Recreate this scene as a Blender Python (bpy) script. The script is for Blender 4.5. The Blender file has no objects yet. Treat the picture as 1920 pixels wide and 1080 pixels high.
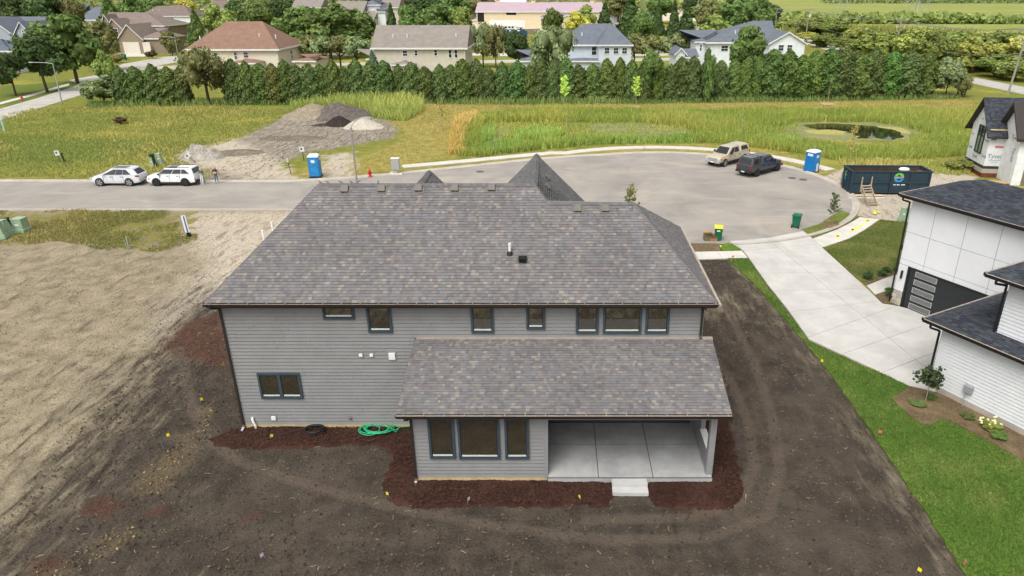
import bpy, bmesh, math, random
import numpy as np
from mathutils import Vector, Matrix
R = math.radians
SC = bpy.context.scene
COL = SC.collection
# ---------------------------------------------------------------- camera
CX, CY, F, TH, H = 1040.0, 540.0, 1310.0, R(23.3), 18.0
cam = bpy.data.cameras.new('camera'); camo = bpy.data.objects.new('camera', cam); COL.objects.link(camo)
cam.sensor_width = 36.0; cam.lens = F / 1920 * 36; cam.shift_x = -(CX - 960) / 1920
camo.location = (0, 0, H); camo.rotation_euler = (R(90) - TH, 0, 0)
cam.clip_start = 0.1; cam.clip_end = 8000
SC.camera = camo
# ---------------------------------------------------------------- overcast sky, soft sun
SUN_EL, SUN_AZ = R(58), R(205)
world = bpy.data.worlds.new('World'); SC.world = world; world.use_nodes = True
wn, wl = world.node_tree.nodes, world.node_tree.links
bg = wn['Background']; bg.inputs['Strength'].default_value = 0.15
sky = wn.new('ShaderNodeTexSky'); sky.sky_type = 'NISHITA'; sky.sun_disc = False
sky.sun_elevation = SUN_EL; sky.sun_rotation = SUN_AZ; sky.air_density = 1.0; sky.dust_density = 5.0; sky.ozone_density = 1.0
hs = wn.new('ShaderNodeHueSaturation'); hs.inputs['Saturation'].default_value = 0.10
wl.new(sky.outputs[0], hs.inputs['Color']); wl.new(hs.outputs[0], bg.inputs['Color'])
sun = bpy.data.lights.new('sun', 'SUN'); suno = bpy.data.objects.new('sun', sun); COL.objects.link(suno)
sun.energy = 1.1; sun.angle = R(35); sun.color = (1.0, 0.965, 0.91)
suno.rotation_euler = (R(90) - SUN_EL, 0, R(180) - SUN_AZ); suno.location = (0, -20, 60)
SC.view_settings.view_transform = 'Standard'; SC.view_settings.look = 'None'
SC.view_settings.gamma = 1.0; SC.view_settings.use_curve_mapping = False
SC.view_settings.exposure = 0.42
SC.cycles.max_bounces = 5; SC.cycles.diffuse_bounces = 3; SC.cycles.glossy_bounces = 3
SC.cycles.transparent_max_bounces = 8; SC.cycles.caustics_reflective = False; SC.cycles.caustics_refractive = False

# ---------------------------------------------------------------- pixel -> place
sT, cT = math.sin(TH), math.cos(TH)
def ray(x, y):
    u = (x - CX) / F; v = (CY - y) / F
    return u, cT + sT * v, -sT + cT * v
def G(x, y, z=0.0):
    r = ray(x, y); t = (z - H) / r[2]
    return Vector((r[0] * t, r[1] * t, z))
def WY(x, y, Y):
    r = ray(x, y); t = Y / r[1]
    return Vector((r[0] * t, Y, H + r[2] * t))
def hgt(x, y, yt): return WY(x, yt, G(x, y).y).z
def GP(pts, z=0.0): return [G(x, y, z) for x, y in pts]

# ---------------------------------------------------------------- object helpers
def tag(o, label=None, cat=None, group=None, kind=None):
    if label: o['label'] = label
    if cat: o['category'] = cat
    if group: o['group'] = group
    if kind: o['kind'] = kind
    return o
def empty(name, loc=(0, 0, 0), rz=0.0, label=None, cat=None, group=None):
    o = bpy.data.objects.new(name, None); COL.objects.link(o)
    o.location = loc; o.rotation_euler = (0, 0, rz); o.empty_display_size = 0.2
    return tag(o, label, cat, group)
def inst(name, me, parent=None, loc=(0, 0, 0), rot=(0, 0, 0), scale=(1, 1, 1)):
    o = bpy.data.objects.new(name, me); COL.objects.link(o)
    o.parent = parent; o.location = loc; o.rotation_euler = rot; o.scale = scale
    return o
def copy_tree(o, parent=None):
    c = o.copy(); COL.objects.link(c); c.parent = parent
    for ch in list(o.children): copy_tree(ch, c)
    return c

class MB:
    def __init__(s): s.v = []; s.f = []; s.m = []; s.c = []; s.M = None; s.col = None; s.mi = 0
    def P(s, p):
        p = Vector(p)
        s.v.append(tuple(s.M @ p if s.M else p)); return len(s.v) - 1
    def F(s, idx):
        s.f.append(tuple(idx)); s.m.append(s.mi); s.c.append(s.col or (1, 1, 1))
    def poly(s, pts): s.F([s.P(p) for p in pts])
    def box(s, x0, x1, y0, y1, z0, z1):
        i = [s.P(p) for p in ((x0, y0, z0), (x1, y0, z0), (x1, y1, z0), (x0, y1, z0), (x0, y0, z1), (x1, y0, z1), (x1, y1, z1), (x0, y1, z1))]
        for q in ((3, 2, 1, 0), (4, 5, 6, 7), (0, 1, 5, 4), (1, 2, 6, 5), (2, 3, 7, 6), (3, 0, 4, 7)): s.F([i[k] for k in q])
    def hexa(s, p):
        i = [s.P(q) for q in p]
        for q in ((3, 2, 1, 0), (4, 5, 6, 7), (0, 1, 5, 4), (1, 2, 6, 5), (2, 3, 7, 6), (3, 0, 4, 7)): s.F([i[k] for k in q])
    def prism(s, pts, z0, z1):
        pts = [(p[0], p[1]) for p in pts]
        if sum(pts[k-1][0] * pts[k][1] - pts[k][0] * pts[k-1][1] for k in range(len(pts))) < 0: pts = pts[::-1]
        n = len(pts)
        a = [s.P((x, y, z0)) for x, y in pts]; b = [s.P((x, y, z1)) for x, y in pts]
        s.F(a[::-1]); s.F(b)
        for k in range(n): s.F((a[k], a[(k+1) % n], b[(k+1) % n], b[k]))
    def extrude(s, prof, axis, t0, t1):
        """profile of (a,b) pairs in the plane across `axis` ('x': (y,z), 'y': (x,z))"""
        n = len(prof)
        mk = (lambda a, b, t: (t, a, b)) if axis == 'x' else (lambda a, b, t: (a, t, b))
        A = [s.P(mk(a, b, t0)) for a, b in prof]; B = [s.P(mk(a, b, t1)) for a, b in prof]
        s.F(A[::-1]); s.F(B)
        for k in range(n): s.F((A[k], A[(k+1) % n], B[(k+1) % n], B[k]))
    def ring(s, c, d, r, n, ph=0):
        d = Vector(d).normalized(); u = d.orthogonal().normalized(); w = d.cross(u)
        return [s.P(Vector(c) + (u * math.cos(2*math.pi*k/n+ph) + w * math.sin(2*math.pi*k/n+ph)) * r) for k in range(n)]
    def cyl(s, p0, p1, r0, r1=None, n=10, caps=True):
        r1 = r0 if r1 is None else r1; d = Vector(p1) - Vector(p0)
        a = s.ring(p0, d, r0, n); b = s.ring(p1, d, r1, n)
        for k in range(n): s.F((a[k], a[(k+1) % n], b[(k+1) % n], b[k]))
        if caps: s.F(a[::-1]); s.F(b)
    def tube(s, pts, r, n=6, caps=True):
        pts = [Vector(p) for p in pts]; N = len(pts); prev = None; u = None
        rr = r if isinstance(r, (list, tuple)) else [r] * N
        for k in range(N):
            d = (pts[min(k+1, N-1)] - pts[max(k-1, 0)]).normalized()
            if u is None: u = d.orthogonal().normalized()
            u = (u - d * u.dot(d)).normalized(); w = d.cross(u)
            cur = [s.P(pts[k] + (u * math.cos(2*math.pi*j/n) + w * math.sin(2*math.pi*j/n)) * rr[k]) for j in range(n)]
            if prev:
                for j in range(n): s.F((prev[j], prev[(j+1) % n], cur[(j+1) % n], cur[j]))
            elif caps: s.F(cur[::-1])
            prev = cur
        if caps: s.F(prev)
    def lathe(s, prof, n=16, c=(0, 0, 0)):
        prev = None
        for r, z in prof:
            cur = [s.P((c[0] + r * math.cos(2*math.pi*j/n), c[1] + r * math.sin(2*math.pi*j/n), c[2] + z)) for j in range(n)]
            if prev:
                for j in range(n): s.F((prev[j], prev[(j+1) % n], cur[(j+1) % n], cur[j]))
            else: s.F(cur[::-1])
            prev = cur
        s.F(prev)
    def loft(s, rings, close=True, caps=True):
        prev = None
        for rg in rings:
            cur = [s.P(p) for p in rg]; n = len(cur)
            if prev:
                for j in range(n if close else n - 1): s.F((prev[j], prev[(j+1) % n], cur[(j+1) % n], cur[j]))
            elif caps: s.F(cur[::-1])
            prev = cur
        if caps: s.F(prev)
    def mesh(s, name, mats, smooth=False, bevel=0):
        me = bpy.data.meshes.new(name); me.from_pydata(s.v, [], s.f)
        if not isinstance(mats, (list, tuple)): mats = [mats]
        for m in mats: me.materials.append(m)
        if len(mats) > 1: me.polygons.foreach_set('material_index', s.m)
        if any(c != (1, 1, 1) for c in s.c):
            at = me.color_attributes.new('tint', 'FLOAT_COLOR', 'CORNER')
            arr = [];
            for f, c in zip(s.f, s.c): arr += [c[0], c[1], c[2], 1.0] * len(f)
            at.data.foreach_set('color', arr)
        if smooth: me.polygons.foreach_set('use_smooth', [True] * len(me.polygons))
        if bevel:
            bm = bmesh.new(); bm.from_mesh(me)
            bmesh.ops.remove_doubles(bm, verts=bm.verts, dist=1e-5)
            es = [e for e in bm.edges if len(e.link_faces) == 2 and e.calc_face_angle(0) > 0.6]
            bmesh.ops.bevel(bm, geom=es, offset=bevel, segments=2, profile=0.6, affect='EDGES', clamp_overlap=True)
            bm.to_mesh(me); bm.free()
        me.update(); return me
    def build(s, name, mats, parent=None, smooth=False, bevel=0):
        return inst(name, s.mesh(name, mats, smooth, bevel), parent)
def boxpart(name, mat, parent, x0, x1, y0, y1, z0, z1, bevel=0):
    m = MB(); m.box(x0, x1, y0, y1, z0, z1); return m.build(name, mat, parent, False, bevel)

# ---------------------------------------------------------------- material helpers
def lin(r, g, b):
    f = lambda v: (v/255/12.92) if v/255 <= 0.04045 else ((v/255 + 0.055) / 1.055) ** 2.4
    return (f(r), f(g), f(b))
class NT:
    def __init__(s, name):
        s.mat = bpy.data.materials.new(name); s.mat.use_nodes = True
        s.n = s.mat.node_tree.nodes; s.l = s.mat.node_tree.links; s.b = s.n['Principled BSDF']
        s.tc = s.n.new('ShaderNodeTexCoord'); s.co = s.tc.outputs['Object']
    def link(s, a, b): s.l.new(a, b)
    def _in(s, node, key, v):
        if hasattr(v, 'is_linked') or hasattr(v, 'links'): s.l.new(v, node.inputs[key])
        else: node.inputs[key].default_value = v
    def noise(s, scale, detail=4, rough=0.55, dist=0.0, co=None, out=0):
        n = s.n.new('ShaderNodeTexNoise'); s._in(n, 'Scale', scale); n.inputs['Detail'].default_value = detail
        n.inputs['Roughness'].default_value = rough; n.inputs['Distortion'].default_value = dist
        s.l.new(co or s.co, n.inputs['Vector']); return n.outputs[out]
    def vor(s, scale, out='Distance', feature='F1', co=None):
        n = s.n.new('ShaderNodeTexVoronoi'); n.feature = feature; n.inputs['Scale'].default_value = scale
        s.l.new(co or s.co, n.inputs['Vector']); return n.outputs[out]
    def mapping(s, scale=(1, 1, 1), rot=(0, 0, 0), loc=(0, 0, 0), co=None):
        n = s.n.new('ShaderNodeMapping'); n.inputs['Scale'].default_value = scale; n.inputs['Rotation'].default_value = rot
        n.inputs['Location'].default_value = loc
        s.l.new(co or s.co, n.inputs['Vector']); return n.outputs[0]
    def math(s, op, a, b=0.0, clamp=False):
        n = s.n.new('ShaderNodeMath'); n.operation = op; n.use_clamp = clamp
        s._in(n, 0, a); s._in(n, 1, b); return n.outputs[0]
    def step(s, v, lo, hi):
        n = s.n.new('ShaderNodeMapRange'); n.interpolation_type = 'SMOOTHSTEP'
        s._in(n, 'Value', v); n.inputs['From Min'].default_value = lo; n.inputs['From Max'].default_value = hi
        return n.outputs[0]
    def mix(s, f, a, b, mode='MIX'):
        n = s.n.new('ShaderNodeMix'); n.data_type = 'RGBA'; n.blend_type = mode
        s._in(n, 0, f)
        for k, v in ((6, a), (7, b)):
            if isinstance(v, (tuple, list)): n.inputs[k].default_value = (v[0], v[1], v[2], 1)
            else: s.l.new(v, n.inputs[k])
        return n.outputs[2]
    def ramp(s, v, stops):
        n = s.n.new('ShaderNodeValToRGB'); e = n.color_ramp.elements
        while len(e) < len(stops): e.new(0.5)
        for k, (p, c) in enumerate(stops): e[k].position = p; e[k].color = (c[0], c[1], c[2], 1)
        s.l.new(v, n.inputs[0]); return n.outputs[0]
    def attr(s, name, out='Color'):
        n = s.n.new('ShaderNodeAttribute'); n.attribute_name = name; return n.outputs[out]
    def sep(s, v):
        n = s.n.new('ShaderNodeSeparateColor'); s.l.new(v, n.inputs[0]); return n.outputs
    def bump(s, h, strength=0.4, dist=0.02):
        n = s.n.new('ShaderNodeBump'); n.inputs['Strength'].default_value = strength; n.inputs['Distance'].default_value = dist
        s.l.new(h, n.inputs['Height']); s.l.new(n.outputs[0], s.b.inputs['Normal'])
    def fin(s, col, rough=0.7, spec=0.3, metal=0.0):
        if isinstance(col, (tuple, list)): s.b.inputs['Base Color'].default_value = (col[0], col[1], col[2], 1)
        else: s.l.new(col, s.b.inputs['Base Color'])
        s._in(s.b, 'Roughness', rough); s.b.inputs['Specular IOR Level'].default_value = spec; s.b.inputs['Metallic'].default_value = metal
        return s.mat
def sc3(c, k): return tuple(min(1, max(0, x * k)) for x in c)
def mat(name, c, rough=0.6, var=0.12, scale=3.0, spec=0.3, metal=0.0, bump=0.0, bscale=40.0, detail=5):
    t = NT(name)
    n = t.noise(scale, detail, 0.65)
    col = t.mix(t.step(n, 0.3, 0.7), sc3(c, 1 - var), sc3(c, 1 + var))
    if bump: t.bump(t.noise(bscale, 4, 0.6), bump, 0.01)
    return t.fin(col, rough, spec, metal)
def tintmat(name, rough=0.85, fine=60.0, amt=0.25, spec=0.15, bump=0.3):
    t = NT(name); a = t.attr('tint'); n = t.noise(fine, 3, 0.7)
    col = t.mix(1.0, a, t.ramp(n, [(0.3, (1-amt,)*3), (0.7, (1+amt*0.6,)*3)]), 'MULTIPLY')
    big = t.noise(0.35, 3, 0.6)
    col = t.mix(1.0, col, t.ramp(big, [(0.3, (0.88,)*3), (0.7, (1.06,)*3)]), 'MULTIPLY')
    if bump: t.bump(n, bump, 0.004)
    return t.fin(col, rough, spec)
def glassmat(name, c=(0.018, 0.018, 0.016), rough=0.04, spec=0.6):
    t = NT(name); t.b.inputs['IOR'].default_value = 2.1; n = t.noise(.7, 2, .5); t.bump(n, 0.015, 0.05); return t.fin(c, rough, spec)
rng = np.random.default_rng(7); random.seed(7)
# value noise for relief
def vnoise(x, y, seed=0):
    xi = np.floor(x).astype(np.int64); yi = np.floor(y).astype(np.int64); fx = x - xi; fy = y - yi
    fx = fx*fx*(3-2*fx); fy = fy*fy*(3-2*fy)
    def h(a, b):
        n = (a * 374761393 + b * 668265263 + seed * 1442695041) & 0x7fffffff
        n = ((n ^ (n >> 13)) * 1274126177) & 0x7fffffff
        return ((n ^ (n >> 16)) & 0xffff) / 65535.0
    return (h(xi, yi)*(1-fx) + h(xi+1, yi)*fx)*(1-fy) + (h(xi, yi+1)*(1-fx) + h(xi+1, yi+1)*fx)*fy
def fbm(x, y, o=4, seed=0):
    s = 0; a = 0.5
    for k in range(o): s = s + a * vnoise(x * 2**k, y * 2**k, seed + k); a *= 0.5
    return s
def sdist(px, py, poly):
    """signed distance to polygon, positive inside"""
    n = len(poly); d = np.full(px.shape, 1e9); ins = np.zeros(px.shape, bool)
    for k in range(n):
        ax, ay = poly[k][0], poly[k][1]; bx, by = poly[(k+1) % n][0], poly[(k+1) % n][1]
        ex, ey = bx-ax, by-ay; L = ex*ex + ey*ey + 1e-12
        t = np.clip(((px-ax)*ex + (py-ay)*ey)/L, 0, 1)
        d = np.minimum(d, np.hypot(px-ax-t*ex, py-ay-t*ey))
        c = ((ay > py) != (by > py)) & (px < (bx-ax)*(py-ay)/((by-ay) if abs(by-ay) > 1e-9 else 1e-9) + ax)
        ins ^= c
    return np.where(ins, d, -d)
def pdist(px, py, line):
    d = np.full(px.shape, 1e9)
    for k in range(len(line)-1):
        ax, ay = line[k][0], line[k][1]; bx, by = line[k+1][0], line[k+1][1]
        ex, ey = bx-ax, by-ay; L = ex*ex + ey*ey + 1e-12
        t = np.clip(((px-ax)*ex + (py-ay)*ey)/L, 0, 1)
        d = np.minimum(d, np.hypot(px-ax-t*ex, py-ay-t*ey))
    return d
def inpoly(x, y, poly): return sdist(np.asarray(x, float), np.asarray(y, float), poly) > 0
# ================================================================ SETTING
# ---- the ground sheet, one mesh out to the horizon, zones traced from the photograph
soil_px = [(-60,1030),(30,950),(70,880),(150,800),(205,735),(255,690),(300,640),(330,590),(400,545),(440,560),(1310,560),(1310,470),(1410,486),(1540,604),(1680,760),(1800,908),(1960,1100),(1960,1300),(-400,1300),(-400,1100)]
tan2_px = [[(250,905),(300,850),(355,835),(365,860),(310,915),(260,930)],[(175,1020),(240,985),(255,1000),(200,1040)],[(330,815),(365,805),(370,850),(340,845)],[(60,1060),(110,1050),(150,1080),(90,1100)],[(360,770),(390,755),(400,770),(375,790)]]
red_px = [[(300,650),(345,605),(410,585),(425,640),(430,690),(345,670)],[(145,955),(195,925),(230,945),(200,970)],[(275,960),(310,945),(315,958),(285,968)],[(55,1050),(110,1035),(120,1060),(70,1080)],[(455,975),(480,955),(485,968)],[(1290,960),(1330,950),(1340,965),(1300,970)]]
gravel_px = [[(385,395),(640,395),(640,470),(480,500),(420,560),(330,600),(265,640),(330,545),(390,490),(345,455),(330,415)],[(475,337),(330,300),(345,280),(440,260),(520,300),(560,337)],[(600,332),(610,290),(660,285),(665,330)]]
lot_px = [[(330,300),(430,268),(500,235),(560,205),(600,195),(690,200),(745,240),(735,258),(660,272),(580,285),(510,310),(475,338),(390,338)]]
gpad_px = [[(1548,330),(1580,315),(1720,310),(1830,330),(1830,400),(1700,420),(1640,408),(1585,400),(1580,370),(1560,345)]]
soil2_px = [[(1283,455),(1380,455),(1372,472),(1290,474)],[(1300,484),(1366,483),(1390,520),(1330,560)],[(1470,232),(1480,228),(1500,236)]]
dryverge_px = [[(-60,391),(395,391),(385,425),(360,460),(300,475),(200,475),(110,455),(0,470),(-60,480)]]
yellow_px = [[(560,205),(640,195),(770,195),(860,190),(880,210),(850,260),(850,292),(745,318),(700,331),(640,333),(600,332),(560,335),(500,335),(520,320),(600,312),(680,290),(760,262),(745,240)],[(440,270),(470,275),(430,290),(340,300),(370,285)],[(840,186),(1000,194),(1500,190),(1830,180),(1830,205),(1500,205),(1100,206),(880,212)],[(760,318),(1000,299),(1250,285),(1440,296),(1550,330),(1560,318),(1440,275),(1250,268),(1000,285),(760,310)],[(1570,290),(1830,296),(1830,330),(1580,318)]]
lush_px = [[(170,202),(500,198),(760,195),(1000,196),(1830,186),(1830,178),(170,185)],[(-60,250),(120,255),(300,262),(420,265),(330,290),(150,305),(-60,300)],[(0,162),(150,150),(170,155),(100,185),(0,205)],[(0,185),(60,175),(180,155),(180,165),(60,195),(0,212)]]
nobase_px = [(-800,391),(640,391),(640,480),(1310,480),(1365,480),(1500,600),(1840,1080),(1840,1400),(-800,1400)]   # bare building lots: no grass base
Tl = [[(1355,560),(1415,680),(1448,780),(1463,880),(1440,965),(1330,1008),(1130,1008),(930,985),(740,950),(590,912),(450,865),(385,820),(355,750),(345,690),(335,650)],
      [(1320,640),(1375,720),(1405,800),(1415,870),(1390,940),(1290,968),(1100,975)],[(-60,525),(100,510),(250,500),(330,488)],[(-60,560),(120,548),(260,530),(360,505)],
      [(0,1000),(200,1010),(500,1000),(800,1015),(1000,1040),(1300,1050)],[(480,1080),(700,1040),(900,1030),(1100,1060)]]
rows = list(np.arange(-40, 9, 3.0)) + list(np.arange(9, 58, 0.22)) + list(np.arange(58, 135, 0.5))
y = 135.0; dy = 0.7
while y < 5200: rows.append(y); y += dy; dy *= 1.05
rows = np.array(rows); NC = 380
tt = np.linspace(-1, 1, NC)
Wl = np.maximum(32, 0.86 * rows + 18); Wr = np.maximum(28, 0.74 * rows + 16)
GX = np.where(tt[None] < 0, tt[None] * Wl[:, None], tt[None] * Wr[:, None]); GY = np.repeat(rows[:, None], NC, 1)
def zone(polys, width, fill=0.0):
    m = np.full(GX.shape, fill)
    for p in polys:
        P = [tuple(v[:2]) for v in GP(p)]
        m = np.maximum(m, np.clip(0.5 + sdist(GX, GY, P) / (2 * width), 0, 1))
    return m
near = GY < 135
z_soil = np.maximum(zone([soil_px], 7.0), zone(soil2_px, 0.5))
z_tan2 = zone(tan2_px, 0.9); z_red = zone(red_px, 0.8)
z_grav = np.maximum(zone(gravel_px, 4.5), zone(gpad_px, 1.2)); z_lot = zone(lot_px, 3.0)
z_base = 1 - np.clip(0.5 + sdist(GX, GY, [tuple(v[:2]) for v in GP(nobase_px)]) / 0.6, 0, 1)
z_base = np.where(GY < 20, 0, z_base)
z_yel = zone(yellow_px, 3.0); z_lush = zone(lush_px, 3.0); z_dryv = zone(dryverge_px, 2.5)
z_trk = np.zeros(GX.shape)
for k, l in enumerate(Tl):
    L = [tuple(v[:2]) for v in GP(l)]
    d = pdist(GX, GY, L); w = 0.30 if k < 2 else 0.22
    z_trk = np.maximum(z_trk, np.exp(-(d / w) ** 2) * (1.0 if k < 2 else 0.5))
crop_poly = [(60, 330), (160, 260), (900, 300), (4000, 1200), (4000, 5200), (300, 5200), (170, 700)]
z_crop = np.clip(0.5 + sdist(GX, GY, crop_poly) / 30, 0, 1)
rel = (fbm(GX * 0.9, GY * 0.9, 4, 3) - 0.47) * 0.16 + (fbm(GX * 0.15, GY * 0.15, 2, 9) - 0.4) * 0.12
bare = np.clip(z_soil * 1.2 + (1 - z_base), 0, 1) * near
house_keep = np.clip(-sdist(GX, GY, [(-14.5, 21), (7.5, 21), (7.5, 37), (-14.5, 37)]) / 2.0, 0, 1)
right_keep = np.clip((13.2 - GX) / 1.2, 0, 1) * np.clip((57.5 - GY) / 2, 0, 1)
GZ = -0.03 + (rel - 0.02) * bare * house_keep * right_keep - z_trk * 0.05 * house_keep * right_keep
GZ = np.minimum(GZ, 0.06)
verts = np.stack([GX, GY, GZ], -1).reshape(-1, 3)
NR = len(rows); idx = np.arange(NR * NC).reshape(NR, NC)
faces = np.stack([idx[:-1, :-1], idx[:-1, 1:], idx[1:, 1:], idx[1:, :-1]], -1).reshape(-1, 4)
def np_mesh(name, verts, faces, mats=None, smooth=False):
    """faces: (n,k) int array"""
    me = bpy.data.meshes.new(name); n, k = faces.shape
    me.vertices.add(len(verts)); me.vertices.foreach_set('co', np.ascontiguousarray(verts, np.float32).ravel())
    me.loops.add(n * k); me.loops.foreach_set('vertex_index', np.ascontiguousarray(faces, np.int32).ravel())
    me.polygons.add(n); me.polygons.foreach_set('loop_start', np.arange(0, n * k, k, dtype=np.int32))
    me.polygons.foreach_set('loop_total', np.full(n, k, np.int32))
    if smooth: me.polygons.foreach_set('use_smooth', np.ones(n, bool))
    for m in (mats or []): me.materials.append(m)
    me.update(calc_edges=True); return me
gme = np_mesh('ground', verts, faces, smooth=True)
def pattr(me, name, chans):
    at = me.color_attributes.new(name, 'FLOAT_COLOR', 'POINT')
    a = np.stack([np.asarray(c, np.float32).ravel() for c in chans], -1); at.data.foreach_set('color', a.ravel())
pattr(gme, 'zoneA', [z_soil, z_grav, z_red, z_trk]); pattr(gme, 'zoneB', [z_base, z_yel, z_lush, z_dryv]); pattr(gme, 'zoneC', [z_tan2, z_lot, z_crop, z_crop])
def ground_material():
    t = NT('ground_soil_and_grass')
    A = t.sep(t.attr('zoneA')); Aa = t.attr('zoneA', 'Alpha'); B = t.sep(t.attr('zoneB')); Ba = t.attr('zoneB', 'Alpha'); C = t.sep(t.attr('zoneC'))
    n_big = t.noise(0.16, 5, 0.6); n_mid = t.noise(0.9, 6, 0.62); n_fin = t.noise(6.0, 5, 0.7); n_vf = t.noise(26.0, 3, 0.7)
    st = t.mapping((1.6, 0.35, 1), (0, 0, R(-38))); n_st = t.noise(1.3, 6, 0.68, 0.4, co=st)
    vor = t.vor(9.0); vor2 = t.vor(3.2)
    def edge(m, nz, amp, w): return t.step(t.math('ADD', m, t.math('MULTIPLY', t.math('SUBTRACT', nz, 0.5), amp)), 0.5 - w, 0.5 + w)
    # bare tan dirt
    tan = t.ramp(n_mid, [(0.25, lin(112, 102, 84)), (0.5, lin(148, 136, 113)), (0.75, lin(168, 156, 131))])
    tan = t.mix(t.step(n_st, 0.52, 0.72), tan, lin(104, 93, 77))
    tan = t.mix(t.math('MULTIPLY', t.step(n_fin, 0.58, 0.72), 0.6), tan, lin(168, 155, 130))
    # dark topsoil
    soil = t.ramp(n_mid, [(0.25, lin(51, 46, 41)), (0.5, lin(72, 65, 57)), (0.8, lin(92, 84, 74))])
    soil = t.mix(t.step(n_st, 0.5, 0.75), soil, lin(56, 50, 44))
    soil = t.mix(t.math('MULTIPLY', t.step(n_big, 0.45, 0.7), 0.45), soil, lin(96, 86, 77))
    soil = t.mix(t.math('MULTIPLY', t.step(n_vf, 0.58, 0.75), 0.55), soil, lin(116, 105, 92))
    soil = t.mix(t.step(vor, 0.0, 0.10), lin(38, 34, 30), soil)
    grav = t.ramp(n_fin, [(0.3, lin(142, 130, 112)), (0.5, lin(184, 172, 152)), (0.72, lin(208, 198, 182))])
    grav = t.mix(t.step(n_st, 0.5, 0.66), grav, lin(140, 126, 108))
    grav = t.mix(t.step(n_vf, 0.6, 0.7), grav, lin(220, 215, 206))
    lot = t.ramp(n_st, [(0.3, lin(100, 92, 83)), (0.5, lin(138, 129, 116)), (0.7, lin(178, 168, 152))])
    lot = t.mix(t.step(n_mid, 0.55, 0.7), lot, lin(108, 99, 88))
    red = t.ramp(n_fin, [(0.3, lin(66, 44, 36)), (0.7, lin(98, 68, 56))])
    # grasses
    gr = t.ramp(n_mid, [(0.28, lin(98, 106, 46)), (0.5, lin(124, 126, 58)), (0.75, lin(146, 140, 74))])
    gr = t.mix(t.math('MULTIPLY', t.step(n_fin, 0.45, 0.7), 0.5), gr, lin(88, 104, 42))
    gr = t.mix(t.step(t.noise(0.07, 4, 0.6), 0.5, 0.68), gr, lin(158, 150, 74))
    yel = t.ramp(n_mid, [(0.28, lin(126, 118, 58)), (0.5, lin(156, 142, 78)), (0.75, lin(172, 156, 100))])
    yel = t.mix(t.step(n_st, 0.5, 0.68), yel, lin(128, 122, 60))
    yel = t.mix(t.step(n_big, 0.55, 0.7), yel, lin(118, 126, 54))
    lush = t.ramp(n_fin, [(0.3, lin(76, 94, 40)), (0.7, lin(108, 122, 54))])
    dryg = t.ramp(n_mid, [(0.3, lin(96, 98, 46)), (0.5, lin(126, 120, 62)), (0.75, lin(146, 134, 82))])
    dryg = t.mix(t.math('MULTIPLY', t.step(n_fin, 0.45, 0.65), 0.5), dryg, lin(92, 96, 44))
    crop = t.ramp(t.noise(0.02, 5, 0.6), [(0.3, lin(128, 136, 70)), (0.7, lin(150, 154, 88))])
    col = tan
    col = t.mix(edge(A[1], n_st, 0.9, 0.16), col, grav)
    col = t.mix(edge(A[0], t.math('ADD', t.math('MULTIPLY', n_st, 0.7), t.math('MULTIPLY', n_big, 0.3)), 1.5, 0.26), col, soil)
    col = t.mix(t.math('MULTIPLY', edge(C[0], n_fin, 1.5, 0.2), 0.35), col, lin(128, 112, 84))
    col = t.mix(t.math('MULTIPLY', edge(A[2], n_fin, 0.8, 0.2), 0.85), col, red)
    col = t.mix(t.math('MULTIPLY', t.step(t.math('ADD', Aa, t.math('MULTIPLY', t.math('SUBTRACT', n_fin, 0.5), 0.5)), 0.25, 0.85), 0.5), col, lin(104, 92, 81))
    col = t.mix(t.math('MULTIPLY', edge(t.math('SUBTRACT', Ba, 0.33), n_mid, 2.6, 0.12), 0.95), col, dryg)
    col = t.mix(edge(B[0], n_mid, 0.3, 0.12), col, gr)
    col = t.mix(t.math('MULTIPLY', edge(B[1], n_mid, 0.8, 0.2), 0.85), col, yel)
    col = t.mix(t.math('MULTIPLY', edge(B[2], n_mid, 0.7, 0.25), 0.85), col, lush)
    col = t.mix(edge(C[1], n_mid, 0.9, 0.12), col, lot)
    gg = t.math('MULTIPLY', A[1], B[0]); col = t.mix(edge(gg, n_mid, 0.6, 0.12), col, grav)
    col = t.mix(t.math('MULTIPLY', edge(A[0], n_fin, 0.2, 0.08), t.math('MULTIPLY', B[0], 1.0)), col, soil)
    col = t.mix(C[2], col, crop)
    h = t.math('ADD', t.math('MULTIPLY', n_fin, 0.7), t.math('ADD', t.math('MULTIPLY', n_vf, 0.35), t.math('MULTIPLY', vor, 0.4)))
    t.bump(h, 0.9, 0.09)
    return t.fin(col, 0.95, 0.1)
gme.materials.append(ground_material())
ground = inst('ground', gme); tag(ground, kind='structure')

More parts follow.
